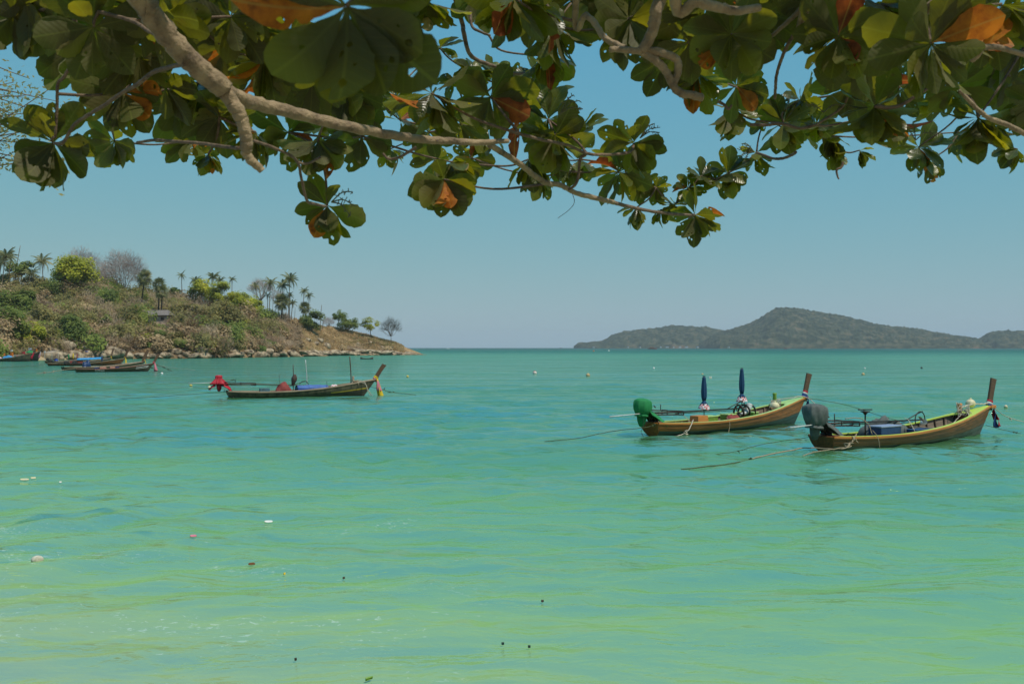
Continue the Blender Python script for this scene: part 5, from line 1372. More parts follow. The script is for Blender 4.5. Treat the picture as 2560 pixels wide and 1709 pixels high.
box_thing('bench_box', 'small green box right of the propeller guard of the parasol boat', 'box', B2, 7.25, .0, .35, (.4, .7, .36), M_LIMEG, M_PALELIME)
tarp_heap('folded_cloth', 'folded red and brown cloths left of the propeller guard of the parasol boat', B2, 5.4, -.35, .3, .45, .25, .42, M_CRED2, 5, 'cloth')
g = G(); g.tube(catmull([(0, 0, 0), (.35, 0, .02), (.62, 0, .22), (.75, .05, .42)], 5), np.linspace(.05, .17, 16), 12)
tag(g.build('white_funnel', M_PIPE, smooth=True, loc=B2.W(6.2, -.2, .72), rot=(0, 0, B2.th)), 'white funnel-shaped pipe under the propeller guard of the parasol boat', 'pipe')
for i in range(3):
    g = G(); a = np.linspace(0, 2 * PI, 16)
    g.tube([(0.03 * math.sin(q * 2), .30 * math.cos(q), .33 * math.sin(q)) for q in a], .05, 8)
    tag(g.build('tyre_fender', M_METAL, smooth=True, loc=B2.W(6.15 + .42 * i, -.12, .82), rot=(0, 0, B2.th + .3 * i)), ('leftmost', 'middle', 'rightmost')[i] + ' of three dark fender hoops under the right-hand parasol', 'fender', 'dark fender hoops on the parasol boat')
ball('fender_ball', 'orange-yellow round float lying on the orange deck near the bow of the parasol boat', B2.W(9.1, -.15, .98), .24, M_CREAM, 'float')
g = G(); g.lathe([(.10, 0), (.11, .1), (.10, .5), (.12, .58), (.10, .62)], k=10); g.build('mooring_bitt', M_LIMEG, B2.t, smooth=True, loc=(9.85, .40, B2.sz(.9) - .12))
coil('tangled pale rope round the green bitt of the parasol boat', B2.W(9.55, .1, 1.16), .28, 6, .011, M_ROPEW, 9, flat=.8, tails=5)
rope('white rope laid over the foredeck of the parasol boat', [B2.W(9.9, .35, 1.28), B2.W(10.6, -.1, 1.36), B2.W(11.5, -.12, 1.42), B2.W(12.0, -.3, 1.25), (15.95, 51.9, .9)], .03, M_ROPEW, name='deck_rope')
rope('pale double mooring rope at the near stern quarter of the parasol boat', [B2.W(1.9, -.78, .66), B2.W(1.35, -1.05, .35), B2.W(.9, -1.15, .12), B2.W(.2, -1.25, .03), B2.W(-.6, -1.3, -.03)], .028, M_ROPEW, knots=(.45, .5, .55))
rope('tan rope hanging from the middle of the near side of the parasol boat', [B2.W(4.25, -.86, .68), B2.W(4.3, -1.0, .4), B2.W(4.2, -1.05, .1), B2.W(4.0, -1.15, -.06)], .018, M_ROPE)
rope('long thin mooring rope running left from the stern of the parasol boat', [B2.W(.0, -.35, .60), B2.W(-.9, -.5, .45), (4.4, 44.2, .28), (2.9, 43.2, .08), (1.6, 42.6, .01), (1.2, 42.4, -.02)], .022, M_ROPEG, knots=(.14, .17))
rope('dark loop of line under the engine of the parasol boat', [B2.W(-.9, -.2, 1.0), B2.W(-.9, -.25, .6), B2.W(-1.1, -.3, .2), B2.W(-.85, -.3, -.05)], .012, M_METAL)
rope('slack dark rope from the parasol boat bow to the stern post of the right-hand boat', [B2.W(B2.stem[0] + .1, 0, 1.3), (17.2, 51.5, 1.05), (18.6, 50.0, .55), (20.0, 48.8, .15), (20.3, 48.2, -.03)], .018, M_ROPEG, knots=(.55, .8))
# stray gear
rope('rigging line slanting beside the orange box of the parasol boat', [B2.W(1.9, .2, 1.05), B2.W(2.25, -.2, .6), B2.W(2.35, -.3, .3)], .02, M_ROPEW)

# ---- boat 1: weathered grey-green, red engine cover
B1 = Boat('longtail_boat', 'weathered grey-green long-tail boat with a red engine cover and yellow prow cloth', (576.2, 995.4), (913.4, 988.5), mats=dict(top=M_WEATH, mid=M_WEATH, low=M_WEATHD, rail=M_TAN, cap=M_TAN, fore=M_TAN, bulk=M_DARKW, aft=M_DARKW, thwart=M_TAN, thwarts=(.12, .7, .78)), prow=(.86, 1.22, .38))
B1.ribbon([M_CPINK, M_CYEL, M_CYEL], [(M_CYEL, 1.55, .45, -.1), (M_CPINK, 1.0, .2, -.15), (M_CYEL, 1.45, .25, 0)], size=1.5)
B1.engine(M_CRED, 'loose', x=-.9, z=1.18, shaft_x=6.0, shaft_z=.92, tiller=2.3, tz=1.22, size=.92, pipe=M_RUSTPIPE)
tarp_heap('tarpaulin', 'faded red tarpaulin heap amidships in the weathered boat', B1, 4.15, 0, .2, .68, .45, .98, M_CRED2, 12, spikes=1)
t = empty('awning_tent', B1.W(6.35, 0, .35), B1.th, 'low blue tarpaulin tent with a red side in the weathered boat', 'tent')
g = G(); rows = []
for v in np.linspace(0, 1, 10):
    rows.append([(-1.15 + 2.5 * u, -.62 + 1.24 * v, .35 + .28 * math.sin(PI * v) ** .8 * (.85 + .15 * math.sin(3 * u)) + .02 * math.sin(20 * u)) for u in np.linspace(0, 1, 14)])
g.strip(rows); o = g.build('roof_sheet', cloth('faded_blue_tarpaulin', (0.10, 0.19, 0.48)), t, smooth=True); o.modifiers.new('s', 'SOLIDIFY').thickness = .01
for y_ in (-.63, .63):
    g = G(); g.strip([[(-1.15 + 1.2 * u, y_, zz) for u in np.linspace(0, 1, 5)] for zz in (-.1, .34)]); o = g.build('blue_side', M_CBLUE, t); o.modifiers.new('s', 'SOLIDIFY').thickness = .01
    g = G(); g.strip([[(.06 + 1.3 * u, y_, zz) for u in np.linspace(0, 1, 5)] for zz in (-.1, .34)]); o = g.build('red_side', cloth('dark_red_sheet', (.22, .045, .04)), t); o.modifiers.new('s', 'SOLIDIFY').thickness = .01
def pole(label, b_, x, y, z0, z1, r=.03, lean=0, mat=None, cat='pole'):
    g = G(); g.tube(catmull([(0, 0, 0), (lean * .4 + .03, 0, (z1 - z0) * .5), (lean, 0, z1 - z0)], 4), [r] * 9, 7)
    return tag(g.build('pole', mat or M_RUSTPIPE, smooth=True, loc=b_.W(x, y, z0), rot=(0, 0, b_.th)), label, cat, 'poles standing in the weathered boat')
pole('brown pole with a bundled net standing in the weathered boat', B1, 4.95, .1, .2, 2.62, .035)
tarp_o = G(); tarp_o.lathe([(.03, .55), (.09, .5), (.17, .3), (.20, .12), (.15, -.1), (.10, -.3), (.07, -.42)][::-1], k=18, fold=lambda a, v: 1 + .22 * math.sin(4 * a + 3 * v))
tag(tarp_o.build('net_bundle', cloth('dark_net', (.13, .085, .07)), smooth=True, loc=B1.W(4.97, -.05, 1.32), rot=(.1, .25, 0)), 'dark net bundle tied to the brown pole of the weathered boat', 'net')
pole('slightly leaning grey pole beside the blue tent', B1, 6.05, .0, .4, 3.0, .035, -.12, M_PIPE)
pole('tall brown pole at the bow of the weathered boat', B1, 9.75, .1, .5, 3.25, .045, -.12, M_PROW)
pole('very short pole at the front edge of the blue tent', B1, 7.55, -.5, .6, 1.25, .02)
pole('thin pole behind the red tarpaulin heap', B1, 3.9, .4, .3, 1.85, .012)
box_thing('small_crate', 'small teal box left of the red tarpaulin heap', 'box', B1, 2.65, 0, .2, (.75, .5, .55), pmat('teal_box', (.08, .20, .26), (.06, .09, .09), 4, .6))
g = G(); g.box((0, 0, 0), (.16, .16, .55)); g.build('mooring_bitt', M_TAN, B1.t, loc=(9.9, 0, 1.35), bevel=.02)
coil('tan rope wound round the bow bitt of the weathered boat', B1.W(10.1, -.1, 1.2), .25, 6, .025, M_ROPE, 14, flat=.4, tails=2)
rope('two-strand pale rope hanging over the bow of the weathered boat', [B1.W(10.2, -.1, 1.3), B1.W(10.7, -.5, 1.15), B1.W(11.0, -.6, .5), B1.W(11.4, -.6, -.05)], .035, M_ROPEW)
rope('second pale rope beside the one over the weathered bow', [B1.W(10.1, -.2, 1.22), B1.W(10.75, -.55, 1.0), B1.W(10.95, -.6, .45), B1.W(11.2, -.65, -.05)], .03, M_ROPEW)
rope('anchor rope with weed clumps right of the weathered bow', [B1.W(11.3, 0, .75), (-11.0, 83.8, .5), (-10.0, 84.2, .2), (-8.2, 85.0, -.03)], .03, M_ROPEG, knots=(.45, .6, .7), weeds=16)
rope('long mooring rope running left from the weathered stern', [B1.W(-.1, 0, .55), (-24.0, 78.2, .42), (-28.5, 77.8, .12), (-31.5, 77.6, -.02)], .025, M_ROPEG, knots=(.1,), weeds=3)
rope('dark chain from the weathered stern into the water', [B1.W(-.1, 0, .5), B1.W(.1, -.5, .2), B1.W(.2, -.7, -.05)], .02, M_METAL)
g = G(); g.strip([[B1.P(t, s, -1, .018) for t in np.linspace(.72, .985, 12)] for s in (.47, .55)]); g.build('yellow_stripe', pmat('yellow_stripe', (.55, .38, .04)), B1.t)
tarp_heap('folded_cloth', 'small white and red cloth bundle forward of the blue tent', B1, 8.3, 0, .75, .3, .25, .22, M_RWB, 15, 'cloth')

# ---- moored group at the left
def scribble(b_, t0_, t1_, s0, s1, n, seed):
    """hand-painted white lettering, illegible at this distance"""
    rr = np.random.default_rng(seed); g = G()
    for i in range(n):
        ta = t0_ + (t1_ - t0_) * (i + .15) / n; tb_ = t0_ + (t1_ - t0_) * (i + .8) / n
        k = rr.integers(0, 3)
        pts = [(ta, s0), (ta, s1), (tb_, s1), (tb_, s0)] if k == 0 else ([(ta, s0), (ta, s1), ((ta + tb_) / 2, (s0 + s1) / 2), (tb_, s1), (tb_, s0)] if k == 1 else [(tb_, s1), (ta, s1 * .9 + s0 * .1), (ta, s0), (tb_, s0 * .8 + s1 * .2)])
        g.tube([b_.P(t, s, -1, .03) for t, s in pts], .028, 4)
    g.build('lettering', M_PAINTW, b_.t)

def simple_engine(b_, mat=M_METAL, z=1.0):
    g = G(); g.lathe([(.12, -.35), (.30, -.25), (.36, 0), (.30, .28), (.12, .38)], k=12, sx=1.25, fold=lambda a, v: 1 + .12 * math.sin(3 * a + 4 * v)); g.build('engine', mat, b_.t, smooth=False, loc=(.35, 0, z))
    g = G(); g.tube([(.2, 0, z), (-1.2, 0, z - .05)], .03, 6); g.tube([(.6, 0, z), (6, 0, .85)], .035, 6); g.box((1.1, 0, z - .1), (1.4, .4, .12)); g.build('propeller_shaft', M_METAL, b_.t)

GRP = 'long-tail boats moored together at the left'
LB1 = Boat('longtail_boat', 'nearest boat of the left group, dark hull with white lettering and pink prow cloth', (192, 930.0), (371.5, 927.6), mats=dict(mid=M_DKOL, low=M_WEATHD, rail=pmat('dull_red_rail', (.25, .07, .05), (.16, .06, .05)), cap=M_TAN, inner=M_MINT, fore=M_MINT, bulk=M_MINT, floor=M_DECK, thwart=M_TAN, aft=M_DARKW), prow=(.95, 1.6, .5), detail=1, group=GRP)
LB1.ribbon([M_RRED, M_CPINK], [(M_CPINK, 1.3, .3, -.1), (M_CPINK, 1.6, .2, 0)], size=2.0)
scribble(LB1, .80, .955, .52, .80, 9, 4); scribble(LB1, .23, .36, .38, .78, 7, 5)
box_thing('gear_box', 'row of pink crates in the nearest boat of the left group', 'box', LB1, 4.0, 0, .3, (1.0, .6, .5), cloth('salmon_box', (.62, .30, .22)))
box_thing('gear_box', 'dark blue crate left of the pink ones in the nearest left boat', 'box', LB1, 3.0, 0, .3, (.7, .6, .45), M_COOL)
box_thing('gear_box', 'salmon crate right of centre in the nearest left boat', 'box', LB1, 5.5, 0, .35, (.8, .6, .5), cloth('salmon_box2', (.62, .30, .22)))
box_thing('gear_box', 'dark red-edged blue box furthest right in the nearest left boat', 'box', LB1, 6.25, 0, .4, (.6, .6, .45), M_COOL, M_CRED2)
LB2 = Boat('longtail_boat', 'dark boat close behind the nearest one of the left group', (160, 925.3), (346, 921.8), mats=dict(mid=M_DKOL, low=M_WEATHD, rail=M_TAN, cap=M_TAN, inner=M_DECK, fore=M_TAN, bulk=M_DARKW, thwart=M_TAN, aft=M_DARKW), prow=(.9, 1.7, .55), detail=1, group=GRP)
simple_engine(LB2, z=1.25)
LB3 = Boat('longtail_boat', 'boat of the left group whose thick prow leans just behind the second one', (182, 923.6), (353, 919.6), mats=dict(mid=M_WEATHD, low=M_WEATHD, rail=M_TAN, cap=M_TAN, inner=M_DECK, fore=M_DARKW, bulk=M_DARKW, thwart=M_TAN, aft=M_DARKW), prow=(.95, 2.2, .62), detail=1, group=GRP)
simple_engine(LB3, z=1.2)
LB3.ribbon([M_CYEL, M_TAN], [(M_CYEL, .5, .1, 0)], size=1.5)
LB4 = Boat('longtail_boat', 'boat of the left group with a light blue awning and green bow', (122, 914.0), (302, 913.0), mats=dict(mid=M_BROWN2, low=M_WEATHD, rail=M_TAN, cap=M_TAN, inner=M_DECK, fore=M_LIMEG, bulk=M_DARKW, thwart=M_TAN, aft=M_DARKW), prow=(1.1, 2.5, .65), detail=1, group=GRP, beam=1.15, bowz=1.6)
LB4.ribbon([M_CYEL], [(M_CYEL, 1.4, .2, 0)], size=1.8)
simple_engine(LB4)
t = empty('blue_awning', LB4.W(8.3, 0, 1.25), LB4.th, 'light blue awning stretched over the green-bowed boat of the left group', 'awning')
g = G(); g.strip([[(-2.6 + 5.2 * u, -.9 + 1.8 * v, .38 * math.sin(PI * v) + .22 * u + .02 * math.sin(9 * u)) for u in np.linspace(0, 1, 10)] for v in np.linspace(0, 1, 8)]); o = g.build('sheet', M_CLBLUE, t, smooth=True); o.modifiers.new('s', 'SOLIDIFY').thickness = .02
for sx_ in (-2.4, 2.4):
    for sy_ in (-.8, .8):
        g = G(); g.tube([(sx_, sy_, -1.0), (sx_, sy_, .1 + (.2 if sx_ > 0 else 0))], .03, 6); g.build('post', M_RUSTPIPE, t)
box_thing('gear_box', 'red box under the left end of the blue awning', 'box', LB4, 5.6, -.3, .3, (2.6, .8, .75), M_CRED2)
tarp_heap('tarpaulin', 'dark blue tarpaulin bundle behind the red box of the left group', LB2, 4.3, .2, .3, .75, .5, 1.4, M_COOL, 31)
LB5 = Boat('longtail_boat', 'boat with a thin prow and yellow cloth behind the awning boat', (135, 910.5), (272, 907.5), mats=dict(mid=M_DKOL, low=M_WEATHD, rail=M_TAN, cap=M_TAN, inner=M_DECK, fore=M_DARKW, bulk=M_DARKW, thwart=M_TAN, aft=M_DARKW), prow=(1.0, 2.4, .6), detail=1, group=GRP)
LB5.ribbon([M_CYEL, M_CYEL], [(M_CYEL, .8, .2, 0)], size=2)
LB6 = Boat('longtail_boat', 'brown boat with a blue cover furthest back in the left group', (118, 908.0), (226, 903.5), mats=dict(mid=M_BROWN2, low=M_WEATHD, rail=M_TAN, cap=M_TAN, inner=M_DECK, fore=M_BROWN, bulk=M_DARKW, thwart=M_TAN, aft=M_DARKW), prow=(.8, 1.6, .36), detail=1, group=GRP)
simple_engine(LB6)
tarp_heap('tarpaulin', 'blue cover over the stern of the furthest boat of the left group', LB6, 6.2, 0, .5, .8, .5, .6, M_CBLUE, 33)
# shade roof on posts of the furthest boat
t = empty('shade_roof', LB6.W(3.0, 0, .5), LB6.th, 'pale shade roof on thin posts over the back boats of the left group', 'awning')
g = G(); g.strip([[(-2.3 + 4.6 * u, -1.0 + 2.0 * v, 2.1 + .55 * u + .1 * math.sin(3 * u)) for u in np.linspace(0, 1, 8)] for v in np.linspace(0, 1, 5)]); o = g.build('sheet', M_TAN, t, smooth=True); o.modifiers.new('s', 'SOLIDIFY').thickness = .05
for sx_, hh in ((-2.2, 2.1), (2.1, 2.6)):
    for sy_ in (-.9, .9):
        g = G(); g.tube([(sx_, sy_, -.2), (sx_, sy_, hh)], .035, 6); g.build('post', M_PIPE, t)
def flag(label, loc, h, w, fh, mat, cat='flag', tilt=0.0, extra=None, group='flags at the little beach', th=0.0):
    t_ = empty('flag', loc, th, label, cat, group)
    g = G(); g.tube([(0, 0, 0), (tilt * h, 0, h)], .035, 6); g.build('pole', M_RUSTPIPE, t_)
    g = G(); g.strip([[(tilt * h + w * u, .08 * math.sin(6 * u + 1), h - fh * v - .12 * u * w - .05 * math.sin(5 * u)) for u in np.linspace(0, 1, 8)] for v in np.linspace(0, 1, 4)])
    o = g.build('cloth', mat, t_); o.modifiers.new('s', 'SOLIDIFY').thickness = .02
    if extra:
        for m_, quads in extra:
            g = G()
            for (u0, v0, u1, v1, wd) in quads:
                N = 6; rows = [[], []]
                for k in range(N):
                    u = u0 + (u1 - u0) * k / (N - 1); v = v0 + (v1 - v0) * k / (N - 1)
                    for s_, row in ((-1, rows[0]), (1, rows[1])):
                        uu = u + s_ * wd * (1 if abs(u1 - u0) < .01 else .3); vv = min(1, max(0, v + s_ * wd * (0 if abs(u1 - u0) < .01 else 1)))
                        row.append((tilt * h + w * uu, .08 * math.sin(6 * uu + 1) - .04, h - fh * vv - .12 * uu * w - .05 * math.sin(5 * uu)))
                g.strip(rows)
            g.build('stripes', m_, t_)
    return t_
tt_ = LB5.W(6.5, 0, .6)
flag('small red, white and blue flag flying over the boats of the left group', LB5.W(10.5, 0, .8), 2.6, .75, .6, M_CWHITE, extra=[(M_RBLUE, [(0, .5, 1, .5, .16)]), (M_RRED, [(0, .08, 1, .08, .08), (0, .92, 1, .92, .08)])], group=None)
for i, (bb_, x_, h_, m_, lab) in enumerate(((LB4, 4.0, 2.2, M_CGREEN, 'green furled cloth on a post among the left boats'), (LB4, 4.9, 2.4, M_CYEL, 'yellow furled cloth on a post among the left boats'), (LB4, 5.7, 2.3, M_CRED2, 'dark red furled cloth on a post among the left boats'), (LB2, 7.2, 2.3, M_COOL, 'dark blue post wrap beside the blue awning'))):
    t_ = empty('furled_cloth', bb_.W(x_, .1, .4), 0, lab, 'cloth', 'furled cloths among the left boats')
    g = G(); g.tube([(0, 0, 0), (0, 0, h_)], .035, 6); g.build('pole', M_RUSTPIPE, t_)
    g = G(); g.lathe([(.05, h_ * .45), (.15, h_ * .55), (.13, h_ * .8), (.05, h_ * .98)], k=10, fold=lambda a, v: 1 + .2 * math.sin(3 * a)); g.build('cloth', m_, t_, smooth=True)
# mooring ropes of the left group
def wlp(px, py, z=0): D = CAMH * FPX / (py - HZ); return ((px - 1280) / FPX * D, D, z)
rope('tan mooring rope running left from the nearest boat of the left group', [LB1.W(0, 0, .62), wlp(150, 931, .35), wlp(120, 932.5, .12), wlp(90, 933.5, -.02)], .06, M_ROPE, knots=(.5, .75), weeds=6)
rope('upper anchor rope with weed clumps right of the left group', [LB1.W(10.6, 0, 1.2), wlp(392, 925, .9), wlp(415, 926, .4), wlp(432, 928, -.02)], .06, M_ROPEG, knots=(.4, .6, .8), weeds=12)
rope('lower anchor rope with weed clumps right of the left group', [LB1.W(11.0, 0, .8), wlp(382, 927, .5), wlp(400, 929, .05), wlp(455, 931, -.02)], .05, M_ROPEG, knots=(.2, .3), weeds=6)
rope('thin anchor rope from the second boat of the left group', [LB2.W(10.9, 0, 1.2), wlp(380, 921, .8), wlp(430, 923, .3), wlp(490, 925, -.02)], .04, M_ROPEW)
rope('long low mooring line at the far left', [LB4.W(0, 0, .6), wlp(90, 916.5, .25), wlp(20, 919, .1), wlp(-30, 921, .0)], .05, M_ROPEG)

# ---- boats and things at the little beach
GB = 'boats drawn up at the little beach'
K1 = Boat('longtail_boat', 'long dark boat with a red prow cloth at the little beach', wlp(-62, 903.2)[:2] + (0,), wlp(76, 903.0)[:2] + (0,), mats=dict(mid=M_WEATH, low=M_WEATHD, rail=M_TAN, cap=M_TAN, inner=M_DECK, fore=M_DARKW, bulk=M_DARKW, thwart=M_TAN, aft=M_DARKW), prow=(.7, 1.1, .4), detail=1, group=GB, beam=1.4, zs=1.5, bowz=2.2)
K1.ribbon([M_RRED, M_RBLUE], [(M_RRED, 1.6, -.6, -.1), (M_RRED, 1.9, -.7, 0)], size=2.4)
K2 = Boat('longtail_boat', 'dark boat with a pink prow cloth behind the long one at the little beach', wlp(-20, 901.2)[:2] + (0,), wlp(96, 902.0)[:2] + (0,), mats=dict(mid=M_WEATHD, low=M_WEATHD, rail=M_DARKW, cap=M_TAN, inner=M_DECK, fore=M_DARKW, bulk=M_DARKW, thwart=M_TAN, aft=M_DARKW), prow=(.9, 1.0, .4), detail=1, group=GB, beam=1.4, zs=1.5, bowz=2.6)
K2.ribbon([M_CPINK, M_CWHITE], [(M_CPINK, 1.8, -.5, -.1), (M_CWHITE, 1.4, -.4, 0)], size=2.2)
tarp_heap('tarpaulin', 'light blue tarpaulin in the long boat at the little beach', K1, 9.0, 0, .9, 1.4, .7, .75, M_CLBLUE, 51)
tarp_heap('tarpaulin', 'white and blue tarpaulin in the left end of the long beach boat', K1, 6.4, 0, .8, .9, .7, .6, M_RWB, 52)
def at(px, py, D, z=None):
    p = P3(px, py, D); return (p[0], p[1], p[2] if z is None else z)
for (px_, pt_, pb_, w_, h_, m_, lab, tl) in ((25, 880, 893, 1.0, 1.1, M_CORANGE, 'large square orange flag left of the green parasol', 0), (54, 879, 890, .7, .5, M_CRED, 'small dark red flag left of the green parasol', .1), (60, 879, 891, .28, .9, M_RRED, 'narrow upright red flag beside the green parasol', 0),
                                       (64, 883.5, 891, .6, .6, M_CORANGE, 'small orange flag just left of the green parasol', 0), (88, 872, 892, .55, .75, M_CORANGE, 'high orange flag right of the green parasol', 0.02), (97, 881, 893, .5, .5, M_RRED, 'small red flag on the bow of the rear beach boat', .1), (107, 877, 893, .5, .55, M_CWHITE, 'white flag right of the beach boats', .15), (26, 873.5, 885, .7, .5, M_CWHITE, 'white and blue flag above the large orange one', 0)):
    D_ = 299.0; z1 = P3(0, pt_, D_)[2]; z0 = max(.3, P3(0, pb_, D_)[2])
    flag(lab, at(px_, 0, D_, z0), z1 - z0, w_, h_, m_, tilt=tl)
flag('british flag flying on a slanting pole over the green parasol', at(66, 0, 299, 1.4), P3(0, 869, 299)[2] - 1.4, 1.05, .62, M_RBLUE, tilt=.22, extra=[(M_CWHITE, [(0, .5, 1, .5, .16), (.5, 0, .5, 1, .1), (0, 0, 1, 1, .07), (0, 1, 1, 0, .07)])])
t = empty('beach_parasol', at(75, 0, 301, .8), 0, 'green open parasol at the little beach', 'parasol')
g = G(); g.tube([(0, 0, 0), (0, 0, 2.2)], .04, 6); g.build('pole', M_PIPE, t)
g = G(); g.lathe([(1.28, 1.62), (1.15, 1.82), (.7, 2.15), (.05, 2.35)], k=16); g.build('canopy', M_CGREEN, t)
t = empty('beach_stall', at(50, 0, 303, .8), 0, 'pale low wall with teal and pink goods behind the beach boats', 'stall')
g = G(); g.box((0, 0, .55), (9.5, .6, 1.1)); g.build('wall', M_TAN, t)
for i in range(9):
    g = G(); g.box((-3.2 + .62 * i, -.34, .5), (.4, .08, .55)); g.build('hanging_cloth', (cloth('teal_goods', (.12, .38, .40)), M_CPINK, M_CWHITE)[i % 3], t)
# ---- people at the little beach: tiny, seen above the boats
def person(label, loc, h=1.68, shirt=None, th=0):
    t_ = empty('person', loc, th, label, 'person')
    import bmesh
    me = bpy.data.meshes.new('body')
    J = [(0, 0, .93), (0, 0, 1.18), (0, 0, 1.42), (0, 0, 1.50), (0, 0, 1.62), (-.19, 0, 1.38), (-.27, .02, 1.10), (-.25, -.10, .88), (.19, 0, 1.38), (.27, .02, 1.10), (.22, -.12, .90), (-.10, 0, .88), (-.11, -.02, .48), (-.12, .03, .06), (.10, 0, .88), (.12, -.05, .48), (.13, .02, .06), (-.12, -.10, .03), (.13, -.11, .03)]
    E = [(0, 1), (1, 2), (2, 3), (3, 4), (2, 5), (5, 6), (6, 7), (2, 8), (8, 9), (9, 10), (0, 11), (11, 12), (12, 13), (0, 14), (14, 15), (15, 16), (13, 17), (16, 18)]
    Rr = [.15, .14, .16, .055, .105, .06, .045, .035, .06, .045, .035, .10, .065, .04, .10, .065, .04, .035, .035]
    me.from_pydata([tuple(c * h / 1.7 for c in j) for j in J], E, [])
    o = link('body', me, t_); m = o.modifiers.new('skin', 'SKIN'); sv_ = me.skin_vertices[0].data
    for i, r_ in enumerate(Rr): sv_[i].radius = (r_, r_ * .8)
    sv_[0].use_root = True
    o.modifiers.new('sub', 'SUBSURF').levels = 1
    me.materials.append(shirt or M_CORANGE)
    g = G(); g.lathe([(.02, -.02), (.10, .0), (.115, .07), (.08, .14), (.01, .17)], k=12); g.build('hair', M_METAL, t_, smooth=True, loc=(0, .02, 1.60 * h / 1.7))
person('person in an orange shirt standing at the left of the beach boats', at(11, 0, 300, .75))

# ---- buoys, floats and flotsam
GBu = 'mooring buoys out in the bay'
def wz(x, D): return float(wave_height(np.array([[x]]), np.array([[D]]))[0, 0])
def buoy(label, px, py, rpx, mat, name='mooring_buoy', group=GBu, **k):
    x, D, _ = wlp(px, py + rpx * .5); r_ = rpx / FPX * D
    return ball(name, label, (x, D, r_ * .35 + wz(x, D)), r_, mat, 'buoy', group, **k)
buoy('red and white round buoy left of the middle of the bay', 1337, 931, 5.2, pmat('red_white', (.45, .07, .05), (.7, .62, .55), .9, .5, lo=.47, hi=.5))
buoy('mossy round buoy right of the red and white one', 1470, 937, 5.2, M_BUFF)
buoy('small yellow buoy right of the weathered boat', 1019, 941, 3.2, M_YEL)
buoy('small white buoy beyond the mossy one, left of the parasols', 1634.6, 920, 2.8, M_WHITE)
buoy('small grey-white buoy beyond the left parasol', 1756, 934, 2.9, M_BUFF)
buoy('tiny white buoy beyond the gap between the two right-hand boats', 2161.8, 920, 2.4, M_WHITE)
buoy('buff buoy just nearer than the tiny white one', 2157.8, 934.5, 4.2, M_BUFF)
buoy('small dark buoy furthest right', 2303.8, 919, 2.6, M_DARKW)
buoy('pale buff float right of the right-hand prow', 2514, 1016.5, 4.6, M_CREAM)
buoy('yellow float behind the left mooring rope of the weathered boat', 477.4, 963.5, 4.0, M_YEL, squash=.6)
buoy('cream float left of the weathered boat tiller', 523.9, 968.5, 4.8, M_CREAM, squash=.7)
buoy('white buoy below the anchor ropes of the left group', 405, 933, 3.2, M_WHITE)
buoy('brown float behind the yellow prow cloth', 949, 967.6, 2.4, M_BUFF)
buoy('white round buoy alone in the shallows at the left', 94.6, 1404, 15, pmat('scuffed_float', (.62, .58, .46), (.42, .38, .28), 9, .75, c3=(.2, .2, .12), lo=.4, hi=.6), group=None, squash=.72, knob=False)
buoy('tiny orange buoy near the islands', 1484, 877, 2.0, M_CORANGE, knob=False)
buoy('tiny white buoy near the islands right of the orange one', 1522, 876.5, 2.0, M_WHITE, knob=False)
x, D, _ = wlp(1775.7, 946)
t = empty('foam_float', (x, D, 0), .2, 'white and green foam block float beyond the left parasol', 'float')
g = G(); g.box((0, 0, .12), (.34, .22, .3)); g.build('body', M_WHITE, t, bevel=.03)
g = G(); g.box((0, 0, .12), (.07, .23, .31)); g.build('band', M_GREENF, t)
x, D, _ = wlp(1777, 1007); ball('green_float', 'left of two small green floats behind the left parasol', (x, D, .03), .10, M_GREENF, 'float', 'two green floats', squash=.6, knob=False)
x, D, _ = wlp(1785, 1007.5); ball('green_float', 'right of two small green floats behind the left parasol', (x, D, .03), .10, M_GREENF, 'float', 'two green floats', squash=.6, knob=False)
def debris(label, px, py, lpx, mat, name='floating_leaf', rz=0.3, fat=.4, cat='leaf'):
    x, D, _ = wlp(px, py); L_ = lpx / FPX * D * .5
    g = G(); rows = []
    for u in np.linspace(-1, 1, 7):
        w = fat * L_ * math.sqrt(max(0, 1 - u * u)) + .002
        rows.append([(u * L_, -w, .006 * abs(u)), (u * L_, 0, -.005 + .006 * abs(u)), (u * L_, w, .035)])
    g.strip(rows); o = g.build(name, mat, smooth=True, loc=(x, D, .025 + wz(x, D)), rot=(0, 0, rz)); o.modifiers.new('s', 'SOLIDIFY').thickness = .012
    return tag(o, label, cat)
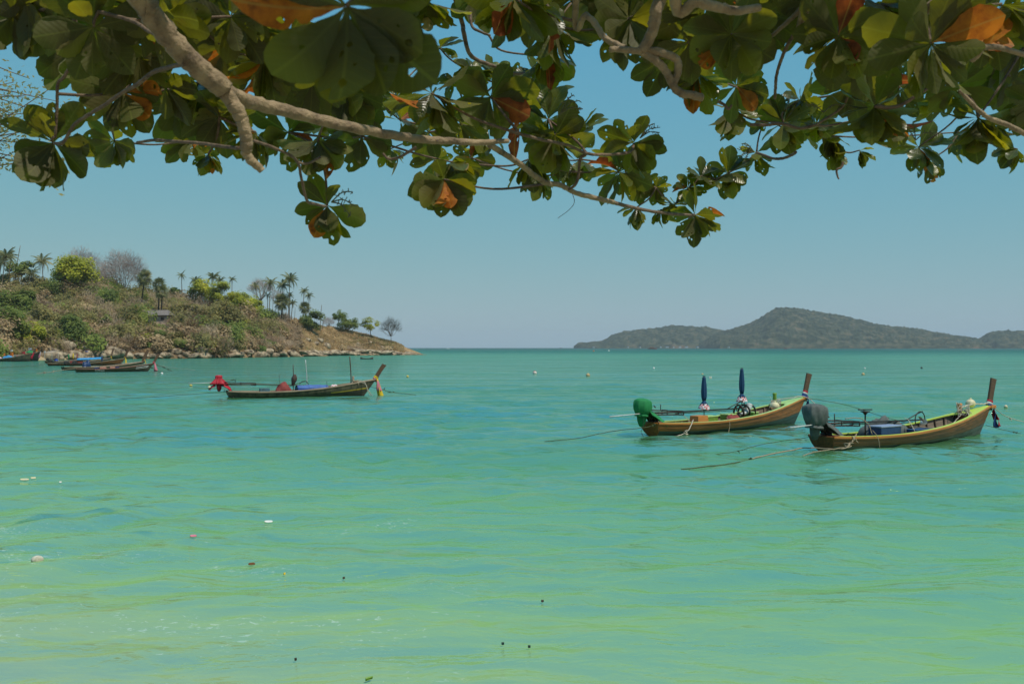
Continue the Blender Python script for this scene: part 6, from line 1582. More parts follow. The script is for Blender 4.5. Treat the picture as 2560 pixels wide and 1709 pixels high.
for (px_, py_, l_, m_, lab, rz_) in ((630, 1413, 16, M_BROWN2, 'reddish brown leaf floating right of the foam in the shallows', .3), (712, 1440, 9, M_CYEL, 'small yellowish leaf floating in the near shallows', 1.0), (860, 1446, 8, M_DARKW, 'small dark leaf floating left of the middle of the shallows', .5),
                               (1356, 1509, 9, M_DARKW, 'small dark leaf floating in the middle of the near water', .2), (1257, 1605, 9, M_TEALB, 'dark speck floating left of its twin near the bottom', 0), (1323, 1616, 9, M_TEALB, 'dark speck floating right of its twin near the bottom', .1), (923, 1699, 24, M_LIMEG, 'slim green leaf floating at the bottom edge', .9),
                               (740, 1653, 8, M_DARKW, 'dark speck left of the slim green leaf', .4), (672, 1303, 20, M_WHITE, 'white scrap floating in the left shallows', .1), (484, 1361, 16, M_CPINK, 'pink scrap floating amid the foam at the left', .2), (62, 1203, 22, M_CREAM, 'cream foam lump drifting at the left edge', 0), (84, 1200, 12, M_CREAM, 'smaller cream foam lump beside the big one', .5), (152, 1213, 9, M_WHITE, 'tiny white scrap right of the foam lumps', 0)):
    debris(lab, px_, py_, l_ * (.75 if l_ < 12 else 1), m_, rz=rz_, cat='scrap' if 'scrap' in lab or 'foam' in lab else 'leaf', name='floating_scrap' if 'scrap' in lab or 'foam' in lab else 'floating_leaf', fat=.14 if 'slim' in lab else .4)
# small dark canoe far off
x, D, _ = wlp(917, 897.5)
t = empty('canoe', (x, D, 0), .1, 'small dark canoe drifting off the point', 'canoe')
g = G(); rows = []
for u in np.linspace(-1, 1, 13):
    w = .45 * (1 - u * u) + .03; z_ = .25 + .55 * abs(u) ** 2.5
    rows.append([(u * 2.2, -w, z_), (u * 2.2, -w * .7, .02), (u * 2.2, 0, -.1), (u * 2.2, w * .7, .02), (u * 2.2, w, z_)])
g.strip(rows); o = g.build('hull', M_DARKW, t, smooth=True); o.modifiers.new('s', 'SOLIDIFY').thickness = .05
g = G(); g.box((0, 0, .22), (.2, .8, .04)); g.build('thwart', M_TAN, t)
# far craft
def farboat(name, label, px, D, L_, hull, cabin, masts=0, cat='boat'):
    x = (px - 1280) / FPX * D
    t_ = empty(name, (x, D, 0), 0, label, cat)
    g = G(); rows = []
    for u in np.linspace(-1, 1, 13):
        w = L_ * .12 * (1 - abs(u) ** 3) + .05; z_ = L_ * (.075 + .05 * abs(u) ** 3)
        rows.append([(u * L_ / 2, -w, z_), (u * L_ / 2 * .95, -w * .8, -.3), (u * L_ / 2 * .95, w * .8, -.3), (u * L_ / 2, w, z_)])
    g.strip(rows); g.add([r[0] for r in rows] + [r[3] for r in rows], [[i, i + 1, 13 + i + 1, 13 + i] for i in range(12)]); g.build('hull', hull, t_)
    g = G(); g.box((-L_ * .05, 0, L_ * .13), (L_ * .5, L_ * .14, L_ * .10)); g.build('cabin', cabin, t_)
    g = G(); g.box((-L_ * .02, 0, L_ * .20), (L_ * .6, L_ * .17, L_ * .02)); g.build('roof', hull, t_)
    for k in range(masts):
        g = G(); g.tube([(L_ * (-.25 + .3 * k), 0, L_ * .1), (L_ * (-.25 + .3 * k), 0, L_ * .42)], L_ * .008, 5); g.build('mast', M_DARKW, t_)
farboat('fishing_boat', 'dark red fishing boat with two masts off the low island', 1631, 2500, 24, M_CRED2, M_BROWN2, 2)
farboat('fishing_boat', 'small red boat off the middle of the tall island', 1964, 3000, 14, M_CRED2, M_CRED2, 0)
farboat('speedboat', 'white speedboat on the horizon right of the point', 1120, 3000, 12, M_WHITE, M_WHITE, 0)
g = G(); g.strip([[(-190 - 40 * u, 3000 + 1.5 * v, .5 + .5 * math.sin(9 * u)) for u in np.linspace(0, 1, 8)] for v in (-1, 1)]); o = g.build('wake', M_WHITE); tag(o, 'white wake behind the speedboat', kind='stuff')
farboat('fishing_boat', 'faint fishing boat with a mast on the horizon right of the speedboat', 1402, 5000, 16, M_BROWN2, M_BROWN2, 1)
for i, (px_, w_) in enumerate(((1652, 9), (1668, 14), (1684, 7), (1700, 12), (1716, 16), (1744, 8), (1600, 7), (1570, 6), (1484, 6), (1822, 6))):
    D_ = 3950 if px_ > 1740 else 4640
    t = empty('shore_house', ((px_ - 1280) / FPX * D_, D_, 2.0), .1 * i, ('first', 'second', 'third', 'fourth', 'fifth', 'sixth', 'lone', 'lone tiny', 'leftmost lone', 'rightmost lone')[i] + ' pale speck of a building on the low island beach' if i < 6 else ('lone pale speck of a building left of the beach on the low island', 'tiny pale speck of a building at the rise of the low island', 'pale speck of a building at the left foot of the low island', 'pale speck of a building left of the tall island cliffs')[i - 6], 'building', 'buildings on the island shore')
    g = G(); g.box((0, 0, 1.7), (w_ * .9, 8, 3.4)); g.build('wall', M_CREAM, t)
    g = G(); a = w_ * .55; g.add([(-a, -5, 3.4), (a, -5, 3.4), (a, 5, 3.4), (-a, 5, 3.4), (-a * .7, 0, 5.5), (a * .7, 0, 5.5)], [(0, 1, 5, 4), (2, 3, 4, 5), (0, 4, 3), (1, 2, 5)]); g.build('roof', M_COOLL, t)
# ------------------------------------------------------------------ the sea almond tree overhead
def almond_leaf_material():
    """one leaf material: glossy dark top, paler matt underside, midrib and side veins, light shining through"""
    m, nt, out = newmat('sea_almond_leaf')
    L = nt.links.new
    uv = nd(nt, 'ShaderNodeAttribute', attribute_name='lu'); vv = nd(nt, 'ShaderNodeAttribute', attribute_name='lv')
    rn = nd(nt, 'ShaderNodeAttribute', attribute_name='rnd')
    oi_ = nd(nt, 'ShaderNodeObjectInfo')
    add = nd(nt, 'ShaderNodeMath', operation='ADD'); L(rn.outputs['Fac'], add.inputs[0]); L(oi_.outputs['Random'], add.inputs[1])
    fr = nd(nt, 'ShaderNodeMath', operation='FRACT'); L(add.outputs[0], fr.inputs[0])
    geo = nd(nt, 'ShaderNodeNewGeometry')
    # veins
    av = nd(nt, 'ShaderNodeMath', operation='ABSOLUTE'); L(vv.outputs['Fac'], av.inputs[0])
    mid = nd(nt, 'ShaderNodeMapRange'); mid.inputs['From Min'].default_value = 0.022; mid.inputs['From Max'].default_value = 0.008; L(av.outputs[0], mid.inputs[0])
    s1 = nd(nt, 'ShaderNodeMath', operation='MULTIPLY_ADD'); s1.inputs[1].default_value = -0.8; L(av.outputs[0], s1.inputs[0]); L(uv.outputs['Fac'], s1.inputs[2])
    s2 = nd(nt, 'ShaderNodeMath', operation='MULTIPLY'); s2.inputs[1].default_value = 62.0; L(s1.outputs[0], s2.inputs[0])
    s3 = nd(nt, 'ShaderNodeMath', operation='SINE'); L(s2.outputs[0], s3.inputs[0])
    s4 = nd(nt, 'ShaderNodeMapRange'); s4.inputs['From Min'].default_value = 0.86; s4.inputs['From Max'].default_value = 1.0; s4.inputs['To Max'].default_value = 0.45; L(s3.outputs[0], s4.inputs[0])
    vein = nd(nt, 'ShaderNodeMath', operation='MAXIMUM'); L(mid.outputs[0], vein.inputs[0]); L(s4.outputs[0], vein.inputs[1])
    # blotches
    tc = nd(nt, 'ShaderNodeTexCoord')
    nz = nd(nt, 'ShaderNodeTexNoise'); nz.inputs['Scale'].default_value = 16; nz.inputs['Detail'].default_value = 5; L(geo.outputs['Position'], nz.inputs['Vector'])
    gr = ramp(nt, [(0.0, (0.050, 0.056, 0.012)), (0.45, (0.074, 0.080, 0.013)), (0.8, (0.108, 0.112, 0.015)), (1.0, (0.155, 0.138, 0.02))]); L(fr.outputs[0], gr.inputs[0])
    dark = nd(nt, 'ShaderNodeMapRange'); dark.inputs['From Min'].default_value = 0.62; dark.inputs['From Max'].default_value = 0.75; dark.inputs['To Max'].default_value = 0.5; L(nz.outputs['Fac'], dark.inputs[0])
    m1 = nd(nt, 'ShaderNodeMix', data_type='RGBA'); m1.inputs[7].default_value = (0.075, 0.055, 0.015, 1); L(dark.outputs[0], m1.inputs[0]); L(gr.outputs[0], m1.inputs[6])
    m2 = nd(nt, 'ShaderNodeMix', data_type='RGBA'); m2.inputs[7].default_value = (0.17, 0.18, 0.05, 1); L(vein.outputs[0], m2.inputs[0]); L(m1.outputs[2], m2.inputs[6])
    vf = nd(nt, 'ShaderNodeMath', operation='MULTIPLY'); vf.inputs[1].default_value = 0.4; L(vein.outputs[0], vf.inputs[0]); L(vf.outputs[0], m2.inputs[0])
    # underside paler and greyer
    under = nd(nt, 'ShaderNodeMix', data_type='RGBA'); under.inputs[7].default_value = (0.125, 0.11, 0.045, 1)
    bf = nd(nt, 'ShaderNodeMath', operation='MULTIPLY'); bf.inputs[1].default_value = 0.55; L(geo.outputs['Backfacing'], bf.inputs[0]); L(bf.outputs[0], under.inputs[0]); L(m2.outputs[2], under.inputs[6])
    b = nd(nt, 'ShaderNodeBsdfPrincipled')
    L(under.outputs[2], b.inputs['Base Color'])
    rg = nd(nt, 'ShaderNodeMapRange'); rg.inputs['To Min'].default_value = 0.30; rg.inputs['To Max'].default_value = 0.62; L(geo.outputs['Backfacing'], rg.inputs[0]); L(rg.outputs[0], b.inputs['Roughness'])
    b.inputs['Specular IOR Level'].default_value = 0.45
    bp = nd(nt, 'ShaderNodeBump'); bp.inputs['Strength'].default_value = 0.16; bp.inputs['Distance'].default_value = 0.002; L(s3.outputs[0], bp.inputs['Height']); L(bp.outputs[0], b.inputs['Normal'])
    t = nd(nt, 'ShaderNodeBsdfTranslucent')
    tr = nd(nt, 'ShaderNodeMix', data_type='RGBA', blend_type='MULTIPLY'); tr.inputs[0].default_value = 1.0; tr.inputs[7].default_value = (3.0, 2.9, 0.5, 1); L(m2.outputs[2], tr.inputs[6]); L(tr.outputs[2], t.inputs[0])
    mx = nd(nt, 'ShaderNodeMixShader'); mx.inputs[0].default_value = 0.45
    L(b.outputs[0], mx.inputs[1]); L(t.outputs[0], mx.inputs[2]); L(mx.outputs[0], out.inputs[0])
    return m
M_ALM = almond_leaf_material()
def dry_leaf_material(name, cols, tr=(1.3, 1.0, 0.7)):
    m, nt, out = newmat(name); L = nt.links.new
    vv = nd(nt, 'ShaderNodeAttribute', attribute_name='lv')
    geo = nd(nt, 'ShaderNodeNewGeometry')
    nz = nd(nt, 'ShaderNodeTexNoise'); nz.inputs['Scale'].default_value = 14; nz.inputs['Detail'].default_value = 7; nz.inputs['Roughness'].default_value = 0.65; L(geo.outputs['Position'], nz.inputs['Vector'])
    r = ramp(nt, [(0.3, cols[2]), (0.45, cols[1]), (0.62, cols[0])]); L(nz.outputs['Fac'], r.inputs[0])
    av = nd(nt, 'ShaderNodeMath', operation='ABSOLUTE'); L(vv.outputs['Fac'], av.inputs[0])
    mid = nd(nt, 'ShaderNodeMapRange'); mid.inputs['From Min'].default_value = 0.022; mid.inputs['From Max'].default_value = 0.006; mid.inputs['To Max'].default_value = 0.6; L(av.outputs[0], mid.inputs[0])
    mxx = nd(nt, 'ShaderNodeMix', data_type='RGBA'); mxx.inputs[7].default_value = (0.5, 0.3, 0.08, 1); L(mid.outputs[0], mxx.inputs[0]); L(r.outputs[0], mxx.inputs[6])
    b = nd(nt, 'ShaderNodeBsdfPrincipled'); b.inputs['Roughness'].default_value = 0.6; b.inputs['Specular IOR Level'].default_value = 0.3; L(mxx.outputs[2], b.inputs['Base Color'])
    t = nd(nt, 'ShaderNodeBsdfTranslucent'); tm = nd(nt, 'ShaderNodeMix', data_type='RGBA', blend_type='MULTIPLY'); tm.inputs[0].default_value = 1; tm.inputs[7].default_value = (*tr, 1); L(mxx.outputs[2], tm.inputs[6]); L(tm.outputs[2], t.inputs[0])
    mx = nd(nt, 'ShaderNodeMixShader'); mx.inputs[0].default_value = 0.5; L(b.outputs[0], mx.inputs[1]); L(t.outputs[0], mx.inputs[2]); L(mx.outputs[0], out.inputs[0])
    return m
M_DRYO = dry_leaf_material('orange_leaf', ((0.62, 0.24, 0.03), (0.46, 0.15, 0.025), (0.15, 0.05, 0.02)))
M_DRYR = dry_leaf_material('red_brown_leaf', ((0.42, 0.12, 0.03), (0.26, 0.07, 0.025), (0.10, 0.035, 0.02)))
M_DRYP = dry_leaf_material('pale_leaf', ((0.50, 0.40, 0.22), (0.40, 0.31, 0.17), (0.2, 0.15, 0.07)), tr=(1, 0.9, .6))
M_ABARK = pmat('almond_bark', (0.36, 0.27, 0.165), (0.22, 0.16, 0.10), 11, 0.85, bump=0.9, bscale=34, c3=(0.07, 0.05, 0.035), lo=0.40, hi=0.60)
M_ATWIG = pmat('almond_twig', (0.22, 0.155, 0.105), (0.12, 0.08, 0.055), 22, 0.85, bump=0.4, c3=(0.05, 0.035, 0.028), lo=0.35, hi=0.6)

def leaf_geo(seed, holes=0, W=.30, fold=.22, curl=.25, torn=0):
    """obovate leaf, length 1 along +X, top +Z; outline, bitten holes and curvature are geometry"""
    r = np.random.default_rng(seed)
    N = 15
    v = np.linspace(0, 1, N)
    w = W * np.sin(PI * np.clip(v, 0, 1) ** 1.62) ** 0.70 * (1 + .03 * r.normal(size=N)); w[0] = .012
    x = .04 + .96 * (1 - (1 - v) ** 1.0)
    up = [(x[i], w[i]) for i in range(N)]; dn = [(x[i], -w[i] * (1 + .04 * r.normal())) for i in range(N - 2, 0, -1)]
    pts = [(0, .010)] + up[:-1] + [(1.0 - .01 * r.random(), 0.0)] + dn + [(0, -.010)]
    for k in range(torn):
        i = r.integers(4, len(pts) - 4); px, py = pts[i]; pts[i] = (px * .93, py * .55)
    n = len(pts)
    verts = [Vector(p) for p in pts]; edges = [(i, (i + 1) % n) for i in range(n)]
    hs = []
    for k in range(holes):
        hx = r.uniform(.35, .85); hw = float(np.interp(hx, x, w)); hy = r.uniform(-.65, .65) * hw; rad = r.uniform(.018, .055)
        if abs(abs(hy) - hw) < rad * 1.4 or any(math.hypot(hx - a, hy - c) < rad + d + .02 for a, c, d in hs): continue
        hs.append((hx, hy, rad)); o = len(verts)
        for q in range(8):
            a = q * PI / 4; rr = rad * r.uniform(.7, 1.2); verts.append(Vector((hx + rr * math.cos(a) * 1.2, hy + rr * math.sin(a))))
        edges += [(o + q, o + (q + 1) % 8) for q in range(8)]
    for gx in np.linspace(.12, .93, 9):
        hw = float(np.interp(gx, x, w))
        for q in (-.62, 0, .62):
            p = (gx, q * hw)
            if any(math.hypot(p[0] - a, p[1] - c) < d * 1.5 for a, c, d in hs): continue
            verts.append(Vector(p))
    res = delaunay_2d_cdt(verts, edges, [], 1, 1e-5)
    V2 = [(p.x, p.y) for p in res[0]]; F = []
    for f in res[2]:
        cx = sum(V2[i][0] for i in f) / len(f); cy = sum(V2[i][1] for i in f) / len(f)
        if any(math.hypot((cx - a) / 1.15, cy - c) < d * .75 for a, c, d in hs): continue
        # keep winding counter-clockwise
        (ax, ay), (bx, by), (cx2, cy2) = (V2[i] for i in f[:3])
        F.append(list(f) if (bx - ax) * (cy2 - ay) - (by - ay) * (cx2 - ax) > 0 else list(f)[::-1])
    V2 = np.array(V2)
    X, Y = V2[:, 0], V2[:, 1]
    a1, a2, a3 = r.normal(size=3)
    Z = fold * np.abs(Y) ** 1.25 * (1.3) - curl * X ** 2 * (.8 + .3 * a1) + .018 * np.sin(16 * X + 4 * a2) * np.sign(Y) * (np.abs(Y) / .25) + .03 * a3 * Y * X * 4
    Xb = X - .10 * curl * X ** 2
    V = np.stack([Xb, Y * (1 - .12 * fold), Z], 1)
    return V, np.array([f[:3] for f in F], dtype=np.int32), X, Y
def leaf_mesh(name, geo_, mat):
    V, F, X, Y = geo_
    me = npmesh(name, V, F, mat, smooth=True, attrs={'lu': ('POINT', X), 'lv': ('POINT', Y)})
    return me
LG = [leaf_geo(i, holes=(0, 1, 0, 2, 0, 3, 0, 7, 1, 0, 4, 0)[i], W=.235 + .014 * (i % 5), fold=.15 + .05 * (i % 4), curl=(.12, .25, .38, .18, .5, .3)[i % 6], torn=1 if i in (5, 7) else 0) for i in range(12)]
LM = [leaf_mesh('leaf', g_, M_ALM) for g_ in LG]
LDG = [leaf_geo(40 + i, holes=(0, 1, 0, 2)[i], W=.27 if i % 2 == 0 else .2, fold=(.3, .9, .2, 1.1)[i], curl=(.2, .5, .1, .7)[i], torn=(0, 2, 0, 3)[i]) for i in range(4)]
LDO = [leaf_mesh('leaf', g_, M_DRYO) for g_ in LDG]; LDR = [leaf_mesh('leaf', g_, M_DRYR) for g_ in LDG]; LDP = [leaf_mesh('leaf', g_, M_DRYP) for g_ in LDG]

LEAFLEN = 0.235
tree_t = empty('sea_almond_tree', (-2.4, -2.2, 2.4), label='sea almond tree overhead with big leathery green leaves, some orange, spreading across the sky', cat='tree')
TO = np.array([-2.4, -2.2, 2.4])
twigs_pts = []           # branch points for joining stray rosettes

def br_(pts, d0, d1, r0px, r1px, mat=M_ABARK, name='branch', ext=None, k=10, wob=0.0):
    """branch through photo pixels; depth runs from d0 to d1 metres, radius in pixels at that depth"""
    n = len(pts); ds = np.linspace(d0, d1, n)
    W_ = [np.array(P3(p[0], p[1], d)) for p, d in zip(pts, ds)]
    rads = [r / FPX * d for r, d in zip(np.linspace(r0px, r1px, n), ds)]
    if ext is not None:
        W_ = [np.array(e[:3]) for e in ext] + W_; rads = [e[3] for e in ext] + rads
    P = catmull(W_, 7)
    rr = np.interp(np.linspace(0, 1, len(P)), np.linspace(0, 1, len(rads)), rads)
    q = np.random.default_rng(len(pts) * 13 + int(pts[0][0]))
    rr = rr * (1 + .035 * q.normal(size=len(rr)))
    P[1:-1] += q.normal(size=(len(P) - 2, 3)) * rr[1:-1, None] * .06
    g = G(); g.tube(P - TO, rr, k); g.build(name, mat, tree_t, smooth=True)
    twigs_pts.extend([tuple(p) for p in P[::2]])
    return P
CR = (-0.9, -0.6, 6.6)    # fork of the big limbs above and behind the camera
g = G(); g.tube(catmull([(-2.4, -2.2, 2.1), (-2.3, -2.0, 3.6), (-1.7, -1.4, 5.2), CR], 8) - TO, np.linspace(.30, .19, 25), 16); g.build('trunk', M_ABARK, tree_t, smooth=True)
M1 = br_([(322, -40), (372, 30), (430, 100), (495, 170), (560, 225)], 3.4, 3.75, 30, 27, ext=[(*CR, .13), (-1.9, 1.2, 6.3, .09), (-1.6, 2.8, 5.7, .055)])
br_([(556, 222), (610, 250), (680, 268), (760, 288), (850, 312), (940, 330), (1030, 345), (1120, 352), (1200, 356), (1270, 352)], 3.75, 4.9, 20, 6)
br_([(562, 232), (590, 270), (603, 303), (616, 345), (612, 378)], 3.76, 3.85, 19, 15)
br_([(612, 376), (625, 400), (640, 412), (655, 427)], 3.85, 3.9, 13, 9, mat=pmat('split_wood', (.42, .32, .20), (.26, .18, .10), 12, .8, stretch=(1, 1, 6)), name='broken_branch_end')
br_([(1655, -50), (1642, 20), (1632, 75), (1606, 128)], 4.0, 4.1, 17, 13, ext=[(*CR, .12), (.2, 1.4, 6.7, .08), (.52, 3.0, 5.9, .05)])
br_([(1606, 128), (1635, 147), (1662, 172), (1680, 208), (1700, 230), (1735, 238), (1756, 243)], 4.1, 4.2, 11, 10)
br_([(1612, 124), (1660, 132), (1692, 148), (1696, 178), (1686, 205)], 4.1, 4.15, 11, 9)
br_([(1606, 128), (1565, 124), (1525, 122)], 4.1, 4.05, 9, 7)
br_([(1440, 10), (1466, 36), (1490, 60), (1510, 92), (1545, 112), (1565, 120)], 4.3, 4.1, 8, 8, ext=[(.3, 2.8, 6.3, .04)])
br_([(1690, -30), (1745, 2), (1800, 18), (1842, 26), (1900, 18)], 3.3, 3.4, 15, 10, ext=[(.45, 1.2, 6.7, .06), (.5, 2.4, 5.8, .04)])
br_([(2012, 12), (1990, 35), (1955, 67), (1925, 92), (1900, 98)], 4.4, 4.6, 7, 4)
br_([(1930, 96), (1905, 134), (1875, 160), (1850, 181)], 4.6, 4.9, 5, 3)
br_([(2012, 12), (2040, 6), (2068, 22), (2088, 55), (2097, 86)], 4.3, 4.2, 7, 4, ext=[(1.2, 2.5, 6.2, .03)])
br_([(2300, -20), (2345, 4), (2392, 16), (2400, 50), (2404, 80), (2432, 108), (2456, 118)], 3.7, 3.9, 13, 9, ext=[(.3, 1.0, 6.8, .08), (1.4, 2.4, 6.0, .05)])
br_([(2456, 118), (2490, 116), (2530, 126), (2580, 142)], 3.9, 4.0, 8, 6)
br_([(2456, 118), (2446, 138), (2430, 152)], 3.9, 3.95, 8, 6)
br_([(2392, 14), (2440, 18), (2490, 22)], 3.75, 3.8, 9, 6)
br_([(2400, 225), (2435, 262), (2470, 292), (2520, 312), (2575, 340)], 4.6, 4.7, 5, 7)
br_([(1225, 362), (1262, 385), (1300, 410), (1332, 436), (1365, 456), (1402, 463), (1440, 482), (1494, 496), (1535, 506)], 5.0, 6.2, 8, 6)
br_([(1535, 506), (1580, 518), (1630, 528), (1686, 535), (1736, 537)], 6.2, 6.9, 5, 3.2, mat=M_ATWIG)
br_([(1145, 20), (1158, 76), (1172, 130), (1195, 150), (1235, 165), (1268, 181), (1333, 184)], 6.6, 7.2, 6, 4, mat=M_ATWIG, ext=[(-.6, 5.2, 6.9, .02)])
br_([(1175, 30), (1180, 65), (1200, 78), (1225, 88)], 6.4, 6.3, 4, 3, mat=M_ATWIG)
br_([(461, 159), (420, 168), (381, 180), (345, 208), (308, 229), (260, 262), (225, 284), (186, 310), (156, 356), (135, 358)], 3.6, 4.5, 6, 4, mat=M_ATWIG)
br_([(20, 35), (50, 40), (83, 30), (125, 16), (159, 4), (182, 8), (222, 24), (265, 33), (332, 53), (372, 78), (408, 94)], 4.7, 3.9, 4.5, 5, mat=M_ATWIG)
br_([(180, 8), (185, 50), (189, 93), (184, 130), (181, 149), (160, 190), (143, 209), (141, 259), (137, 340)], 4.3, 4.6, 6, 3.5, mat=M_ATWIG)
br_([(342, 356), (385, 350), (431, 353), (500, 358), (560, 366), (598, 370)], 4.6, 3.9, 3.5, 5, mat=M_ATWIG)
br_([(635, 352), (665, 362), (698, 375), (725, 388), (745, 408), (753, 446), (767, 501), (790, 510), (814, 516)], 3.9, 4.7, 4, 3.5, mat=M_ATWIG)
br_([(745, 406), (770, 408), (800, 392)], 4.2, 4.3, 3.5, 3, mat=M_ATWIG)
br_([(957, 383), (970, 396), (995, 394), (1020, 380), (1041, 368)], 4.6, 4.6, 3, 4, mat=M_ATWIG)
br_([(1300, 335), (1360, 350), (1421, 363), (1467, 383), (1520, 386), (1574, 380), (1585, 360)], 5.1, 6.0, 4, 3.5, mat=M_ATWIG)
br_([(1467, 383), (1451, 398), (1446, 440), (1438, 462), (1421, 474)], 5.6, 5.7, 4, 3.5, mat=M_ATWIG)
br_([(1795, 252), (1812, 262), (1822, 272), (1830, 262)], 5.2, 5.2, 4, 3, mat=M_ATWIG)
br_([(1876, 311), (1915, 312), (1955, 309), (2000, 320), (2040, 312)], 5.8, 5.8, 4, 4, mat=M_ATWIG)
br_([(1938, 246), (1940, 215), (1942, 189), (1950, 160), (1957, 140), (1972, 109), (1990, 80)], 5.0, 4.6, 3.5, 5, mat=M_ATWIG)
br_([(1990, 380), (1984, 385), (1960, 395), (1934, 396), (1912, 388), (1892, 381)], 6.0, 6.3, 4, 3, mat=M_ATWIG)
br_([(2109, 405), (2104, 418), (2093, 424), (2094, 438), (2098, 448)], 5.2, 5.2, 3.5, 2, mat=M_ATWIG)
br_([(2190, 265), (2220, 268), (2247, 265), (2272, 252), (2290, 240), (2330, 215)], 4.5, 4.4, 5, 4, mat=M_ATWIG)
br_([(1430, 480), (1436, 505), (1422, 525), (1395, 545)], 5.6, 5.6, .8, .6, mat=M_ATWIG, name='thread')

# ---- rosettes: photo pixel of the hub, leaf length in pixels, kind, leaf count, number of dry leaves
leaf_items = []          # (mesh index kind, matrix 4x4, size in pixels)
rl = np.random.default_rng(77)
def unit(v): v = np.asarray(v, float); return v / (np.linalg.norm(v) + 1e-9)
def leaf_matrix(pos, d, nrm, L_):
    d = unit(d); n_ = nrm - d * np.dot(nrm, d); n_ = unit(n_); y = np.cross(n_, d)
    M = np.eye(4); M[:3, 0] = d * L_; M[:3, 1] = y * L_; M[:3, 2] = n_ * L_; M[:3, 3] = pos
    return M
def rosette(px, py, lp, kind='w', n=10, dry=0, D=None, dirs=None, narrow=1.0, jitter=1.0, twig=True, dk='O', off=False):
    if D is None: D = min(8.3, LEAFLEN * FPX / lp)
    Lw = lp / FPX * D
    c = np.array(P3(px, py, D))
    if kind == 'w': ax = unit([rl.normal() * .25 * jitter, .75, .55 + rl.normal() * .15])       # seen from below and behind
    elif kind == 'd': ax = unit([rl.normal() * .35, -.1 + rl.normal() * .35, -.75])             # drooping
    elif kind == 't': ax = unit([rl.normal() * .4, -.45 + rl.normal() * .3, .65])               # tops towards us
    elif kind == 'u': ax = unit([rl.normal() * .4, rl.normal() * .3, .9])
    e1 = unit(np.cross(ax, [0.3, 0.1, 1.0]) if abs(ax[2]) < .95 else np.cross(ax, [1, 0, 0])); e2 = np.cross(ax, e1)
    a0 = rl.random() * 6.28
    n = n + 5
    if dry == 0 and not off and lp > 60 and rl.random() < .22: dry = 1; dk = 'O' if rl.random() < .6 else 'R'
    for i in range(n):
        a = a0 + i * 2.399963 + rl.normal() * .18
        f = (i + .5) / n
        if kind == 'w': th = R(58 + 38 * f + rl.normal() * 7)
        elif kind == 'd': th = R(22 + 52 * f + rl.normal() * 9)
        elif kind == 't': th = R(35 + 55 * f + rl.normal() * 8)
        else: th = R(30 + 60 * f + rl.normal() * 8)
        if dirs is not None and i < len(dirs):       # leaf seen in a definite direction in the photograph (degrees, 0 = right, 90 = up)
            q = R(dirs[i]); d = np.array([math.cos(q), rl.normal() * .25 - (.15 if kind != 't' else .1), math.sin(q)])
            nrm = ax + rl.normal(size=3) * .25
        else:
            rad = e1 * math.cos(a) + e2 * math.sin(a)
            d = ax * math.cos(th) + rad * math.sin(th)
            d[2] -= .30 if kind != 'd' else .15      # weight
            nrm = ax * .9 - rad * .2 + rl.normal(size=3) * (.22 if kind != 'd' else .5)
            if kind == 'd': nrm = -rad * (-1) + rl.normal(size=3) * .35 + np.array([0, 0, .4])
        L_ = Lw * (.80 + .32 * rl.random()) * (1.0 if i < n * .8 else .8)
        kd = 'G'
        if i < dry: kd = dk
        leaf_items.append((kd, leaf_matrix(c + unit(d) * Lw * .012, d, nrm, L_), L_ / D * FPX * (0 if off else 1), px, py))
    # twig to the nearest branch
    if twig and twigs_pts:
        T_ = np.array(twigs_pts); dist = np.linalg.norm(T_ - c, axis=1) + np.where(T_[:, 2] < c[2] - .25, .6, 0)
        j = int(np.argmin(dist)); p = T_[j]
        if dist[j] > .05 and np.linalg.norm(p - c) < 2.2:
            m_ = (p + c) / 2 + np.array([rl.normal() * .06, rl.normal() * .06, -.03]) * min(1, np.linalg.norm(p - c) * 2)
            g = G(); P_ = catmull([p, m_, c - ax * Lw * .0], 6); g.tube(P_ - TO, np.linspace(.008, .0055, len(P_)), 7); g.build('twig', M_ATWIG, tree_t, smooth=True)
    if not off: twigs_pts.append(tuple(c))
    return c
